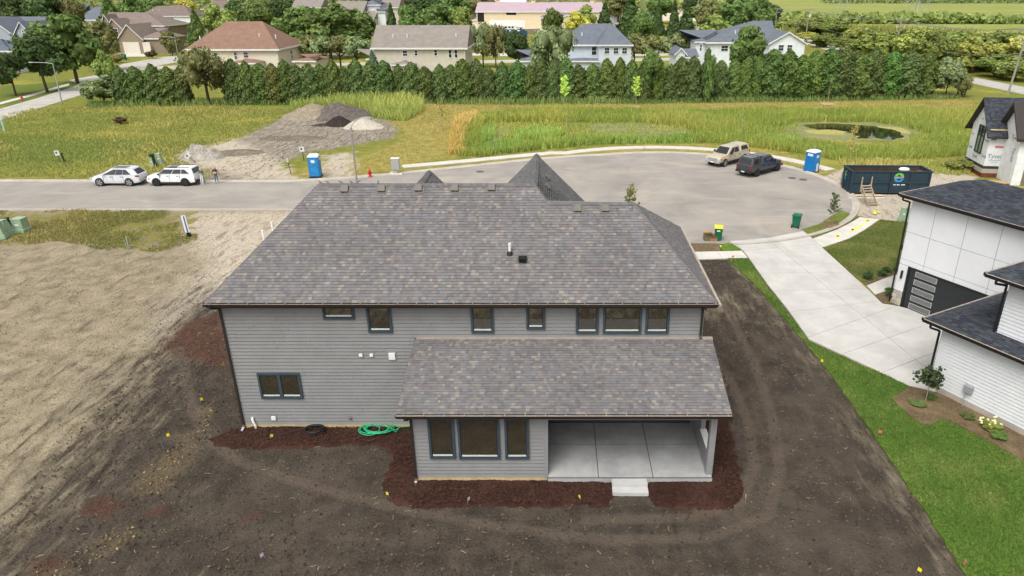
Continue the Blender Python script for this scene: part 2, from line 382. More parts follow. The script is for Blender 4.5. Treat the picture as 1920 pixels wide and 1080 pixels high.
# ---- street with cul-de-sac, kerbs, pavements
CC = Vector((12.0, 66.2)); CR = 15.9
def arc(c, r, a0, a1, n): return [(c[0] + r * math.cos(R(a0 + (a1-a0)*k/n)), c[1] + r * math.sin(R(a0 + (a1-a0)*k/n))) for k in range(n+1)]
far_edge = [(-260, 69.0), (-60, 69.0), (-27, 68.7), (-22, 69.8), (-17, 71.7), (-8.2, 75.8), (-2.4, 78.5), (3, 80.3)]
north = arc(CC, CR, 112, -88, 48)
south = [(8, 50.6), (2, 51.8), (-6, 54.2), (-13, 57.0), (-19, 58.9), (-25, 59.4), (-60, 59.4), (-260, 59.4)]
street_outline = far_edge + north + south
def sheet(name, pts, z, m, kind='structure'):
    b = MB(); b.prism(pts, z - 0.05, z); o = b.build(name, m); tag(o, kind=kind); return o
def asphalt_material():
    t = NT('street_asphalt'); n = t.noise(0.22, 6, 0.62, 0.6); f = t.noise(22, 3, 0.7); s = t.noise(0.6, 5, 0.65, co=t.mapping((0.25, 1.4, 1), (0, 0, R(4))))
    c = t.ramp(n, [(0.3, lin(136, 131, 124)), (0.5, lin(152, 146, 138)), (0.72, lin(168, 160, 149))])
    c = t.mix(t.math('MULTIPLY', t.step(s, 0.52, 0.7), 0.6), c, lin(174, 165, 152))
    c = t.mix(t.math('MULTIPLY', t.step(t.noise(0.35, 5, 0.6, 1.0), 0.6, 0.75), 0.45), c, lin(128, 125, 122))
    c = t.mix(t.math('MULTIPLY', t.step(f, 0.35, 0.7), 0.35), c, lin(132, 128, 124))
    c = t.mix(t.math('MULTIPLY', t.step(t.noise(0.09, 4, 0.55, 1.5), 0.56, 0.66), 0.35), c, lin(182, 170, 152))
    t.bump(f, 0.2, 0.01); return t.fin(c, 0.9, 0.2)
M_asph = asphalt_material()
def concrete_material(name, a, b, stain=0.3, cells=None):
    t = NT(name); n = t.noise(0.7, 6, 0.65); f = t.noise(14, 4, 0.7); w = t.noise(0.5, 5, 0.6, 0.8, co=t.mapping((1.0, 0.25, 1), (0, 0, R(-30))))
    c = t.mix(t.step(n, 0.3, 0.7), a, b)
    c = t.mix(t.math('MULTIPLY', t.step(w, 0.5, 0.72), stain), c, sc3(a, 0.78))
    c = t.mix(t.math('MULTIPLY', t.step(f, 0.55, 0.75), 0.25), c, sc3(a, 0.8))
    t.bump(f, 0.12, 0.005); return t.fin(c, 0.85, 0.2)
M_kerb = concrete_material('kerb_concrete', lin(166, 158, 147), lin(184, 176, 164))
M_walk = concrete_material('pavement_concrete', lin(192, 188, 179), lin(206, 202, 192), 0.25)
M_drive = concrete_material('driveway_concrete', lin(180, 177, 171), lin(195, 192, 186), 0.4)
sheet('street', street_outline, 0.012, M_asph)
def offset_strip(line, d0, d1):
    L = [Vector(p[:2]) for p in line]; out0 = []; out1 = []
    for k, p in enumerate(L):
        d = (L[min(k+1, len(L)-1)] - L[max(k-1, 0)]).normalized(); n = Vector((-d.y, d.x))
        out0.append(p + n * d0); out1.append(p + n * d1)
    return out0, out1
def strip(name, line, prof, m, kind='structure'):
    """prof: list of (offset, z) across the line"""
    L = [Vector(p[:2]) for p in line]; b = MB(); rings = []
    for k, p in enumerate(L):
        d = (L[min(k+1, len(L)-1)] - L[max(k-1, 0)]).normalized(); n = Vector((-d.y, d.x))
        rings.append([(p.x + n.x*o, p.y + n.y*o, z) for o, z in prof])
    b.loft(rings); o = b.build(name, m); tag(o, kind=kind); return o
kp = [(0.5, -0.05), (0.5, 0.11), (0.28, 0.115), (0.12, 0.06), (-0.12, 0.024), (-0.12, -0.05)]
strip('kerb', far_edge + north[:-1] , kp, M_kerb)
strip('kerb', south, kp, M_kerb)
# pavement slabs round the turning circle
def slab_walk(name, inner, outer, z, m, gap=0.012, th=0.1, groupn=1):
    root = MB()
    pts = list(inner) + list(outer)[::-1]
    root.prism(pts, -0.04, z - 0.02); base = root.build(name, M_kerb); tag(base, kind='structure')
    for k in range(len(inner) - 1):
        a, b_, c, d = (Vector(inner[k][:2]), Vector(inner[k+1][:2]), Vector(outer[k+1][:2]), Vector(outer[k][:2]))
        cen = (a + b_ + c + d) / 4
        q = [cen + (p - cen) * (1 - gap) for p in (a, b_, c, d)]
        s = MB(); s.prism(q, z - th, z); s.build('slab', m, base)
    return base
wline = [(-16.6, 75.2), (-14.8, 75.9), (-13.0, 76.6), (-11.2, 77.35), (-9.4, 78.1), (-7.6, 78.9), (-5.8, 79.7), (-4.0, 80.5), (-2.2, 81.25), (-0.4, 82.0)] + arc(CC, 19.0, 124, 23, 24)
wi2, wo2 = [], []
for k, p in enumerate(wline):
    d = (Vector(wline[min(k+1, len(wline)-1)]) - Vector(wline[max(k-1, 0)])).normalized(); nn = Vector((-d.y, d.x)) * 0.75
    wi2.append(Vector(p) - nn); wo2.append(Vector(p) + nn)
slab_walk('pavement', wi2, wo2, 0.06, M_walk)
# driveway of the white house: one outline cut along its joints
def cut_slabs(name, outline, lines, z, m, th=0.1, gap=0.012, base_z=None):
    me = bpy.data.meshes.new(name); bm = bmesh.new()
    pts = [Vector((p[0], p[1], 0)) for p in outline]
    if sum(pts[k-1].x*pts[k].y - pts[k].x*pts[k-1].y for k in range(len(pts))) < 0: pts = pts[::-1]
    bm.faces.new([bm.verts.new(p) for p in pts])
    for p, q in lines:
        p = Vector((p[0], p[1], 0)); q = Vector((q[0], q[1], 0)); d = (q - p).normalized()
        bmesh.ops.bisect_plane(bm, geom=bm.verts[:] + bm.edges[:] + bm.faces[:], plane_co=p, plane_no=(-d.y, d.x, 0))
    base = MB(); base.prism([(p.x, p.y) for p in pts], -0.04, z - 0.03); bo = base.build(name, M_kerb); tag(bo, kind='structure')
    for f in bm.faces:
        P = [v.co.to_2d() for v in f.verts]; n = len(P); Q = []
        for k in range(n):
            a, b_, c = P[k-1], P[k], P[(k+1) % n]
            d1 = (b_-a).normalized(); d2 = (c-b_).normalized(); n1 = Vector((-d1.y, d1.x)); n2 = Vector((-d2.y, d2.x))
            w = (n1+n2); w = w / max(0.3, w.dot(n1)) if w.length > 1e-6 else n1
            Q.append(b_ + w * gap)
        if f.calc_area() < 0.3: continue
        s = MB(); s.prism(Q, z - th, z); s.build('slab', m, bo)
    bm.free(); return bo
dz = 0.05
drive_px = [(1368,452),(1440,446),(1506,433),(1524,447),(1542,464),(1602,519),(1655,569),(1681,573),(1752,590),(1800,640),(1790,720),(1752,734),(1701,722),(1600,674),(1517,636),(1475,577),(1440,534),(1404,483),(1393,469)]
jl = lambda a, b: (G(*a, dz), G(*b, dz))
cut_slabs('driveway', GP(drive_px, dz), [jl((1393,470),(1535,457)), jl((1440,512),(1592,510)), jl((1450,545),(1625,541)), jl((1487,584),(1651,564)), jl((1521,630),(1680,574)), jl((1586,661),(1744,606)), jl((1660,696),(1765,656)), jl((1442,450),(1800,742))], dz, M_drive)
rw = [(1524,447),(1570,430),(1592,419),(1612,407)]; rwo = [(1542,464),(1592,447),(1622,430),(1649,411)]
slab_walk('pavement', GP(rw, 0.05)[::1], GP(rwo, 0.05), 0.05, M_walk)
slab_walk('pavement', GP([(1297,472),(1344,471),(1391,470)], 0.05), GP([(1306,486),(1355,484.5),(1402,483)], 0.05), 0.05, M_walk)
slab_walk('front_path', GP([(1625,535),(1660,521),(1690,512),(1730,504)], 0.05), GP([(1641,552),(1668,543),(1697,533),(1735,524)], 0.05), 0.05, M_walk)
# yellow locator paint on the pavement
M_ypaint = mat('yellow_marking_paint', lin(226, 222, 70), 0.8, 0.2, 8)
lp = empty('locator_paint', (0, 0, 0), 0, 'yellow sprayed utility locator marks on the curved pavement by the gravel', 'paint mark')
for a, b_, w in [((1595,432),(1606,427),.1),((1606,427),(1618,422),.12),((1620,418),(1628,413),.1),((1566,443),(1576,442),.14),((1569,440),(1573,445),.1),((1598,429),(1601,434),.1),((1624,412),(1631,416),.1),((1640,401),(1642,395),.12),((1642,395),(1650,399),.1)]:
    A, B_ = G(*a, .056), G(*b_, .056); d = (B_-A).normalized(); nn = Vector((-d.y, d.x, 0)) * w
    pm = MB(); pm.poly([A-nn, B_-nn, B_+nn, A+nn]); pm.build('paint_stroke', M_ypaint, lp)

# ---- lawns, beds
def lawn_material(name, a, b, dry, dryamt):
    t = NT(name); n = t.noise(0.45, 6, 0.65, 0.5); f = t.noise(9, 5, 0.75); vf = t.noise(34, 3, 0.8)
    st = t.noise(0.8, 4, 0.6, co=t.mapping((1.6, 0.3, 1), (0, 0, R(-25))))
    c = t.mix(t.step(f, 0.3, 0.7), a, b)
    c = t.mix(t.math('MULTIPLY', t.step(n, 0.5, 0.68), dryamt), c, dry)
    c = t.mix(t.math('MULTIPLY', t.step(st, 0.5, 0.65), dryamt * 0.6), c, sc3(a, 0.8))
    c = t.mix(t.math('MULTIPLY', t.step(vf, 0.45, 0.7), 0.5), c, sc3(a, 0.62))
    t.bump(t.math('ADD', f, vf), 0.9, 0.04); return t.fin(c, 0.9, 0.15)
M_lawn = lawn_material('lush_turf', lin(80, 112, 36), lin(108, 136, 50), lin(138, 148, 80), 0.7)
M_lawn2 = lawn_material('dry_turf', lin(86, 102, 40), lin(122, 130, 62), lin(154, 144, 88), 0.75)
def ragged(px, z, amp=0.07, stepl=0.35):
    P = [G(x, y, z) for x, y in px]; out = []
    for k in range(len(P)):
        a, b_ = P[k], P[(k+1) % len(P)]; L = (b_-a).length; n = max(1, min(60, int(L / stepl)))
        d = (b_-a).normalized(); nn = Vector((-d.y, d.x, 0))
        for j in range(n):
            p = a.lerp(b_, j / n) + nn * (random.uniform(-amp, amp)); out.append((p.x, p.y))
    return out
lawn_px = [(1365,484),(1420,538),(1480,606),(1545,685),(1600,760),(1655,840),(1700,908),(1760,997),(1818,1085),(1930,1260),(2300,1260),(2200,1000),(1960,890),(1900,855),(1850,826),(1800,800),(1768,786),(1752,795),(1735,798),(1705,782),(1672,748),(1690,733),(1704,722),(1600,677),(1515,638),(1472,580),(1438,536),(1404,485)]
def turf(name, px, m, z, th=0.06, amp=0.06):
    b = MB(); pts = ragged(px, z, amp); b.prism(pts, z - th - 0.05, z); o = b.build(name, m); tag(o, kind='structure'); return pts
lawn_pts = turf('lawn', lawn_px, M_lawn, 0.04)
lawn2_px = [(1543,464),(1594,448),(1624,431),(1652,412),(1715,418),(1760,440),(1735,500),(1690,508),(1650,518),(1622,531),(1602,517)]
lawn2_pts = turf('lawn', lawn2_px, M_lawn2, 0.035, amp=0.04)
turf('grass_verge', [(1503,430),(1535,420),(1560,404),(1577,394),(1612,406),(1591,418),(1568,429),(1525,446)], M_lawn2, 0.035, amp=0.03)
turf('grass_verge', [(1345,459),(1366,455),(1392,467),(1355,470)], M_lawn, 0.035, amp=0.03)
def mulch_material(name, a, b, c3):
    t = NT(name); f = t.noise(7, 6, 0.75, 0.5); vf = t.noise(24, 4, 0.8); n = t.noise(0.6, 4, 0.6)
    c = t.ramp(f, [(0.3, a), (0.55, b), (0.78, c3)]); c = t.mix(t.step(vf, 0.48, 0.64), c, sc3(a, 0.6))
    c = t.mix(t.math('MULTIPLY', t.step(n, 0.45, 0.65), 0.4), c, c3)
    t.bump(t.math('ADD', f, vf), 1.0, 0.06); return t.fin(c, 0.95, 0.1)
M_mulch = mulch_material('red_brown_mulch', lin(50, 34, 28), lin(75, 51, 43), lin(97, 70, 59))
M_mulch2 = mulch_material('weathered_mulch', lin(96, 80, 62), lin(128, 110, 84), lin(160, 142, 108))
# mulch bed round the main house, gently mounded
bed_px = [(452,800),(398,820),(404,834),(470,842),(560,838),(640,833),(720,832),(733,845),(735,865),(724,890),(720,915),(728,936),(745,944),(800,948),(900,948),(1030,949),(1140,947),(1152,930),(1215,928),(1232,945),(1260,950),(1330,953),(1368,950),(1386,938),(1392,918),(1384,880),(1372,820),(1352,740),(1310,735),(1310,780),(785,780),(770,780),(458,780)]
bp = ragged(bed_px, 0.0, 0.09, 0.25)
bx = np.array([p[0] for p in bp]); by = np.array([p[1] for p in bp])
gx, gy = np.meshgrid(np.arange(bx.min()-.2, bx.max()+.3, 0.11), np.arange(by.min()-.2, by.max()+.3, 0.11))
sd = sdist(gx, gy, bp)
gz = -0.09 + 0.16 * np.clip(sd / 0.45 + 0.5, 0, 1) + (fbm(gx*2.5, gy*2.5, 3, 5) - 0.45) * 0.09 + 0.06*np.clip(sd/1.2, 0, 1) + (rng.random(gx.shape)-0.5)*0.035
stp = (gx > 2.22) & (gx < 3.70) & (gy < 22.4); gz = np.where(stp, np.minimum(gz, 0.02), gz)
keep = sd > -0.2
idg = np.arange(gx.size).reshape(gx.shape)
k4 = keep[:-1,:-1] & keep[:-1,1:] & keep[1:,1:] & keep[1:,:-1]
fc = np.stack([idg[:-1,:-1], idg[:-1,1:], idg[1:,1:], idg[1:,:-1]], -1)[k4]
mme = np_mesh('mulch_bed', np.stack([gx, gy, gz], -1).reshape(-1,3), fc, [M_mulch]); tag(inst('mulch_bed', mme), kind='structure')
turf('planting_bed', [(1704,722),(1755,734),(1770,742),(1850,780),(1960,838),(1960,888),(1900,853),(1850,824),(1800,798),(1768,784),(1752,793),(1735,796),(1705,780),(1674,748),(1690,734)], M_mulch2, 0.02, amp=0.05)
turf('planting_bed', [(1602,518),(1650,516),(1690,505),(1696,518),(1660,520),(1625,534)], M_mulch2, 0.03, amp=0.03)
turf('planting_bed', [(1642,553),(1668,544),(1692,537),(1688,570),(1655,568)], M_mulch2, 0.03, amp=0.03)
turf('planting_bed', [(1298,456),(1344,456),(1352,470),(1297,472)], M_mulch2, 0.02, amp=0.03)
# ---- pond: duckweed mat and open water among the reeds
def algae_material():
    t = NT('pond_scum'); n = t.noise(0.4, 6, 0.65, 1.0); f = t.noise(5, 5, 0.7)
    c = t.ramp(n, [(0.3, lin(112, 116, 66)), (0.5, lin(132, 132, 86)), (0.7, lin(150, 144, 100))]); c = t.mix(t.step(f, 0.5, 0.65), c, lin(104, 112, 62))
    t.bump(f, 0.4, 0.03); return t.fin(c, 0.7, 0.3)
M_alg = algae_material()
turf('pond_mat', [(1090,234),(1160,229),(1240,232),(1290,240),(1300,248),(1250,254),(1170,254),(1110,248)], M_alg, 0.0, amp=1.1)
turf('pond_mat', [(1470,238),(1510,228),(1640,228),(1700,237),(1735,252),(1720,262),(1650,264),(1560,262),(1500,258),(1475,248)], M_alg, 0.0, amp=1.1)
t = NT('pond_water'); t.bump(t.noise(1.2, 3, 0.6), 0.02, 0.05); M_water = t.fin((0.018, 0.016, 0.008), 0.03, 0.5)
wp = ragged([(1503,234),(1540,231),(1600,233),(1660,238),(1688,246),(1692,257),(1670,262),(1640,258),(1610,260),(1600,250),(1570,244),(1530,243)], 0.02, 0.25, 0.6)
b = MB(); b.prism(wp, -0.05, 0.012); tag(b.build('pond_water', M_water), kind='structure')
t = NT('yellow_algae'); M_alg2 = t.fin(t.mix(t.step(t.noise(3, 5, 0.7), 0.4, 0.6), lin(176, 166, 92), lin(146, 142, 92)), 0.8, 0.2)
turf('pond_mat', [(895,240),(940,232),(960,240),(945,262),(905,268)], M_alg, 0.0, amp=1.1)
turf('pond_mat', [(1510,244),(1560,243),(1590,247),(1580,252),(1540,252),(1512,249)], M_alg2, 0.016, 0.03, 0.2)
turf('pond_mat', [(1640,236),(1690,240),(1712,250),(1690,251),(1680,244),(1650,239)], M_alg2, 0.018, 0.03, 0.2)
# ---- side roads beyond
M_oldroad = concrete_material('old_road', lin(168, 164, 156), lin(188, 184, 176), 0.5)
def road(name, px0, px1, z, m): sheet(name, [p.to_2d() for p in GP(px0)] + [p.to_2d() for p in GP(px1)][::-1], z, m)
road('side_road', [(-300,255),(-100,228),(0,204),(70,184),(130,165),(170,152),(190,140)], [(-300,300),(-100,248),(0,226),(70,204),(120,188),(165,174),(215,150)], 0.008, M_oldroad)
road('side_road', [(130,150),(185,140),(230,120),(300,108),(360,100)], [(150,158),(215,150),(260,130),(330,117),(390,108)], 0.011, M_oldroad)
road('side_road', [(1490,66),(1530,76),(1600,94),(1700,118),(1800,140),(1920,163),(2100,205)], [(1480,72),(1520,84),(1590,108),(1690,128),(1790,149),(1920,177),(2100,222)], 0.008, M_oldroad)
road('back_street', [(180,126),(560,119),(700,117),(960,112),(1300,108),(1500,104)], [(180,133),(560,124),(700,122),(960,117),(1300,113),(1500,109)], 0.006, M_oldroad)
road('far_street', [(400,95),(560,100),(700,99),(900,100),(1000,102),(1250,100),(1500,96)], [(400,99),(560,104),(700,103),(900,104),(1000,106),(1250,104),(1500,100)], 0.009, M_walk)
road('car_park', [(1060,62),(1110,60),(1330,50),(1400,50)], [(1060,70),(1110,66),(1330,60),(1400,58)], 0.008, M_asph)
road('car_park', [(1080,46),(1130,37),(1220,37),(1230,41)], [(1080,50),(1140,45),(1200,46),(1240,46)], 0.012, M_asph)
M_yard = concrete_material('gravel_yard', lin(190, 178, 160), lin(206, 196, 178), 0.3)
road('gravel_yard', [(860,40),(1000,20),(1150,14),(1300,14),(1350,30)], [(870,62),(960,60),(1090,52),(1200,38),(1360,40)], 0.004, M_yard)
road('far_driveway', [(225,100),(265,97),(288,102)], [(205,108),(245,106),(270,106)], 0.02, M_walk)
road('far_pavement', [(0,192),(60,176),(130,156)], [(0,196),(60,180),(130,160)], 0.016, M_walk)

# drain covers in the turning circle
M_iron = mat('cast_iron', lin(92, 84, 78), .7, .2, 6)
for (px, py, lab) in ((1485, 334, 'round iron drain cover on the turning circle, left one'), (1506, 337, 'round iron drain cover on the turning circle, right one'), (900, 322, 'round iron drain cover near the street entrance')):
    r = empty('drain_cover', G(px, py) + Vector((0, 0, .012)), 0, lab, 'drain cover', 'drain covers'); m = MB(); m.lathe([(.42, 0), (.42, .006), (.36, .008)], 20); m.build('frame', M_iron, r); m = MB(); m.lathe([(.34, .0), (.34, .012), (.3, .014)], 20); m.build('lid', M_iron, r)
# ================================================================ MAIN HOUSE
M_siding = mat('grey_lap_siding', lin(133, 133, 132), 0.6, 0.06, 1.2, 0.25, bump=0.08, bscale=90)
M_sidewall = mat('grey_wall_core', lin(72, 72, 74), 0.8, 0.05)
M_gtrim = mat('grey_painted_trim', lin(140, 140, 140), 0.55, 0.05, 2)
M_found = mat('tan_foundation', lin(186, 166, 124), 0.9, 0.15, 3)
M_bluetrim = mat('slate_blue_window_trim', lin(62, 74, 82), 0.5, 0.08, 3)
M_sash = mat('dark_window_sash', lin(44, 50, 54), 0.4, 0.08, 3)
M_sill = mat('pale_window_sill', lin(200, 208, 200), 0.5, 0.05, 3)
M_glass = glassmat('dark_window_glass', (0.034, 0.028, 0.016), 0.03, 0.7)
M_bronze = mat('dark_bronze_metal', lin(50, 45, 40), 0.4, 0.1, 4, 0.4)
M_gutin = mat('gutter_lining', lin(168, 154, 140), 0.5, 0.12, 3)
M_fascia = mat('bronze_fascia', lin(60, 54, 50), 0.5, 0.08, 3)
M_galv = mat('galvanised_metal', lin(176, 178, 180), 0.4, 0.1, 5, 0.5, 0.3)
M_white = mat('white_painted_metal', lin(226, 226, 224), 0.5, 0.05, 4)
M_pvc = mat('white_pvc', lin(228, 228, 226), 0.4, 0.04, 4)
M_vent = mat('weathered_vent_metal', lin(108, 103, 97), 0.5, 0.12, 6)
M_black = mat('black_plastic', lin(30, 30, 31), 0.5, 0.1, 6)
M_patio = concrete_material('patio_concrete', lin(150, 150, 149), lin(174, 174, 172), 0.3)
M_shing = tintmat('weathered_asphalt_shingles'); M_shing_d = tintmat('charcoal_asphalt_shingles')
M_deck = mat('roof_underlay', lin(70, 68, 68), 0.9, 0.1)
PAL = [(lin(116, 112, 112), 0.36), (lin(108, 105, 105), 0.20), (lin(121, 117, 116), 0.20), (lin(115, 117, 121), 0.08), (lin(130, 124, 119), 0.11), (lin(141, 133, 126), 0.05)]
PALD = [(lin(66, 70, 76), 0.45), (lin(56, 60, 66), 0.3), (lin(76, 80, 86), 0.25)]
PALG = [(lin(108, 106, 106), 0.6), (lin(98, 96, 98), 0.25), (lin(120, 116, 112), 0.15)]
def pick(pal):
    r = random.random()
    for c, w in pal:
        r -= w
        if r <= 0: break
    k = random.uniform(0.95, 1.05); return (c[0]*k, c[1]*k, c[2]*k)
def shingles(mb, O, e, s, lo, hi, bmax, pal, exp=0.143, wmin=0.09, wmax=0.20, th=0.017):
    O, e, s = Vector(O), Vector(e).normalized(), Vector(s).normalized(); n = e.cross(s).normalized()
    if n.z < 0: n = -n
    b = 0.0
    while b < bmax - 0.02:
        b1 = min(b + exp, bmax); l0, l1, h0, h1 = lo(b), lo(b1), hi(b), hi(b1)
        a = min(l0, l1); end = max(h0, h1); a -= random.uniform(0, wmax)
        while a < end:
            w = random.uniform(wmin, wmax); a1 = a + w
            q0, q1 = max(a, l0), min(a1, h0); r0, r1 = max(a, l1), min(a1, h1)
            a = a1
            if q1 - q0 < 0.01 and r1 - r0 < 0.01: continue
            q0, q1 = min(q0, h0), max(q1, l0); r0, r1 = min(r0, h1), max(r1, l1)
            if q1 < q0: q0 = q1 = (q0+q1)/2
            if r1 < r0: r0 = r1 = (r0+r1)/2
            t = th + random.choice((0, 0.006, 0.010)); mb.col = pick(pal)
            A, B_ = O + e*q0 + s*b, O + e*q1 + s*b; C, D = O + e*r1 + s*b1, O + e*r0 + s*b1
            i = [mb.P(A + n*t), mb.P(B_ + n*t), mb.P(C + n*0.004), mb.P(D + n*0.004), mb.P(A), mb.P(B_)]
            mb.F((i[0], i[1], i[2], i[3])); mb.F((i[4], i[5], i[1], i[0]))
        b = b1
    mb.col = None
def cap_mesh(name, m, pal, w=0.15, L=0.30, drop=0.09):
    mb = MB(); mb.col = pick(pal); t = 0.018
    for sg in (-1, 1):
        mb.poly([(0, 0, t), (0, sg*w, t-drop), (L, sg*w, 0.004-drop), (L, 0, 0.004)][::sg])
    mb.poly([(0, 0, t), (0, w, t-drop), (0, w, -drop-.01), (0, 0, -.01)]); mb.poly([(0, 0, t), (0, -w, t-drop), (0, -w, -drop-.01), (0, 0, -.01)][::-1])
    return mb.mesh(name, m)
def caps(A, B_, parent, meshes, step=0.14, name='ridge_cap'):
    A, B_ = Vector(A), Vector(B_); d = (B_-A); L = d.length; d.normalize(); n = max(1, int(L/step))
    q = d.to_track_quat('X', 'Z').to_euler()
    for k in range(n):
        p = A + d * (k*step); inst(name, random.choice(meshes), parent, p + Vector((0, 0, 0.01)), q)
YW, XL, XR = 26.0, -13.74, 6.13
house = empty('main_house', (0, 0, 0), 0, 'grey lap-sided two-storey new house with brownish shingle roof and covered patio', 'house')
# core walls
w = MB(); w.box(XL, XR, YW, 35.0, 0.0, 6.14); house_wall = w.build('wall', M_sidewall, house)
for (x0, x1) in ((XL, -5.45),):
    boxpart('foundation', M_found, house, x0 + 0.01, x1, YW - 0.03, YW + 0.3, -0.05, 0.27)
def boards(parent, Y, x0, x1, z0, z1, course=0.165, th=0.042):
    z = z0
    while z < z1 - 0.03:
        zt = min(z + course, z1); x = x0; first = True
        while x < x1 - 0.01:
            L = random.uniform(1.2, 3.6) if first else 3.66
            xe = x1 if x1 - x - L < 0.6 else x + L; first = False
            b = MB(); b.hexa([(x, Y - th, z + 0.018), (xe - 0.004, Y - th, z + 0.018), (xe - 0.004, Y, z + 0.018), (x, Y, z + 0.018), (x, Y - 0.010, zt), (xe - 0.004, Y - 0.010, zt), (xe - 0.004, Y, zt), (x, Y, zt)])
            b.build('siding_board', M_siding, parent); x = xe
        z = zt
boards(house_wall, YW, XL + 0.02, -5.45, 0.26, 4.38)
boards(house_wall, YW, XL + 0.02, XR - 0.1, 4.385, 6.12)
boxpart('corner_board', M_gtrim, house, XL - 0.02, XL + 0.10, YW - 0.035, YW + 0.1, 0.26, 6.13)
boxpart('corner_board', M_gtrim, house, XR - 0.10, XR + 0.02, YW - 0.035, YW + 0.1, 4.4, 6.13)
def window(parent, Y, x0, x1, z0, z1, lights=1, fw=0.085, hbar=None):
    wn_ = MB(); d = 0.06
    for (a, b_, c, e) in ((x0, x1, z1 - fw, z1), (x0, x1, z0, z0 + fw), (x0, x0 + fw, z0 + fw, z1 - fw), (x1 - fw, x1, z0 + fw, z1 - fw)): wn_.box(a, b_, Y - d, Y, c, e)
    win = wn_.build('window', M_bluetrim, parent)
    L = (x1 - x0 - 2*fw); ww = L / lights
    for k in range(lights):
        a = x0 + fw + k*ww; b_ = a + ww
        if k: boxpart('mullion', M_bluetrim, win, a - 0.06, a + 0.06, Y - d, Y, z0 + fw, z1 - fw)
        a2, b2 = a + (0.06 if k else 0), b_ - (0.06 if k < lights-1 else 0)
        s = MB(); t_ = 0.035
        for q in ((a2, b2, z1-fw-t_, z1-fw), (a2, b2, z0+fw, z0+fw+t_), (a2, a2+t_, z0+fw+t_, z1-fw-t_), (b2-t_, b2, z0+fw+t_, z1-fw-t_)): s.box(q[0], q[1], Y-0.035, Y, q[2], q[3])
        s.build('sash', M_sash, win)
        boxpart('pane', M_glass, win, a2 + t_, b2 - t_, Y - 0.022, Y, z0 + fw + t_, z1 - fw - t_)
        boxpart('sill', M_sill, win, a2 + t_, b2 - t_, Y - 0.033, Y - 0.022, z0 + fw + t_, z0 + fw + t_ + 0.07)
        if hbar: boxpart('check_rail', M_sash, win, a2 + t_, b2 - t_, Y - 0.03, Y - 0.022, hbar - 0.02, hbar + 0.02)
    return win
YB = YW - 0.045
for q, l in (((605,572,664,597),1), ((687,572,733,622),1), ((882,572,925,623),1), ((986.5,572,1022,616),1), ((1080,572,1123,624),1), ((1131,572,1204,624),1), ((1211,572,1256,624),1), ((482,698,571,745.5),2)):
    yr = (q[1]+q[3])/2
    a, b_ = WY(q[0], q[1] + 8, YW), WY(q[2], q[1] + 8, YW); zt = min(WY(q[0], q[1], YW).z, 6.06); zb = WY(q[0], q[3], YW).z
    if l == 2: a, b_ = WY(487, 722, YW), WY(566, 722, YW)
    window(house, YB, a.x, b_.x, zb, zt, l)
# ---- main roof
EY, EZ = 25.5, 6.36; pm_ = 0.735
EL, ER = Vector((-14.07, EY, EZ)), Vector((6.54, EY, EZ))
R1l, R1r = Vector((-10.5, 30.4, EZ + pm_*4.9)), Vector((-0.9, 30.4, EZ + pm_*4.9))
R2l, R2r = Vector((-0.3, 29.56, EZ + pm_*4.06)), Vector((3.455, 29.56, EZ + pm_*4.06))
FR = Vector((6.62, 35.2, EZ)); FL = Vector((-14.07, 35.3, EZ))
roof = MB()
roof.poly([EL, ER, R2r, R2l, R1r, R1l]); roof.poly([ER, FR, R2r]); roof.poly([EL, R1l, FL]); 
roof.poly([R1l, R1r, (-0.9, 35.3, EZ), FL]); roof.poly([R2l, R2r, FR, (-0.3, 35.2, EZ)]); roof.poly([R1r, R2l, (-0.3, 35.2, EZ), (-0.9, 35.3, EZ)])
for v in range(len(roof.v)): roof.v[v] = (roof.v[v][0], roof.v[v][1], roof.v[v][2] - 0.02)
GZp = R1r.z
g1, g2 = Vector((-0.95, 36.4, GZp)), 3.5
roof.poly([(-0.9, 30.4, GZp - .02), (g1.x, 36.4, GZp - .02), (g1.x + g2, 36.4, GZp - g2), (g1.x + g2, 29.4, GZp - g2)]); roof.poly([(-0.9, 30.4, GZp-.02), (g1.x, 36.4, GZp-.02), (g1.x - g2, 36.4, GZp - g2), (g1.x - g2, 30.4, GZp - g2)])
S1 = Vector((-6.57, 36.1, 9.2))
for sg in (-1, 1): roof.poly([(S1.x, 31, S1.z-.02), (S1.x, 36.1, S1.z-.02), (S1.x + sg*2.8, 36.1, S1.z - 2.8), (S1.x + sg*2.8, 31, S1.z - 2.8)])
roofo = roof.build('roof', M_deck, house)
fe = MB(); fe.poly([(g1.x, 36.3, GZp - .1), (g1.x + g2, 36.3, GZp - g2), (g1.x - g2, 36.3, GZp - g2)]); fe.poly([(S1.x, 36.0, S1.z-.1), (S1.x+2.8, 36.0, S1.z-2.8), (S1.x-2.8, 36.0, S1.z-2.8)])
sh = MB(); up = Vector((0, 1, pm_)); kx = up.length
xl = lambda b: EL.x + (R1l.x - EL.x) * min(1, (b/kx)/4.9)
xr = lambda b: (ER.x + (R2r.x - ER.x) * ((b/kx)/4.06)) if b/kx < 4.06 else (R2l.x + (R1r.x - R2l.x) * ((b/kx - 4.06)/0.84))
shingles(sh, (0, EY, EZ), (1, 0, 0), up, xl, xr, 4.9*kx, PAL)
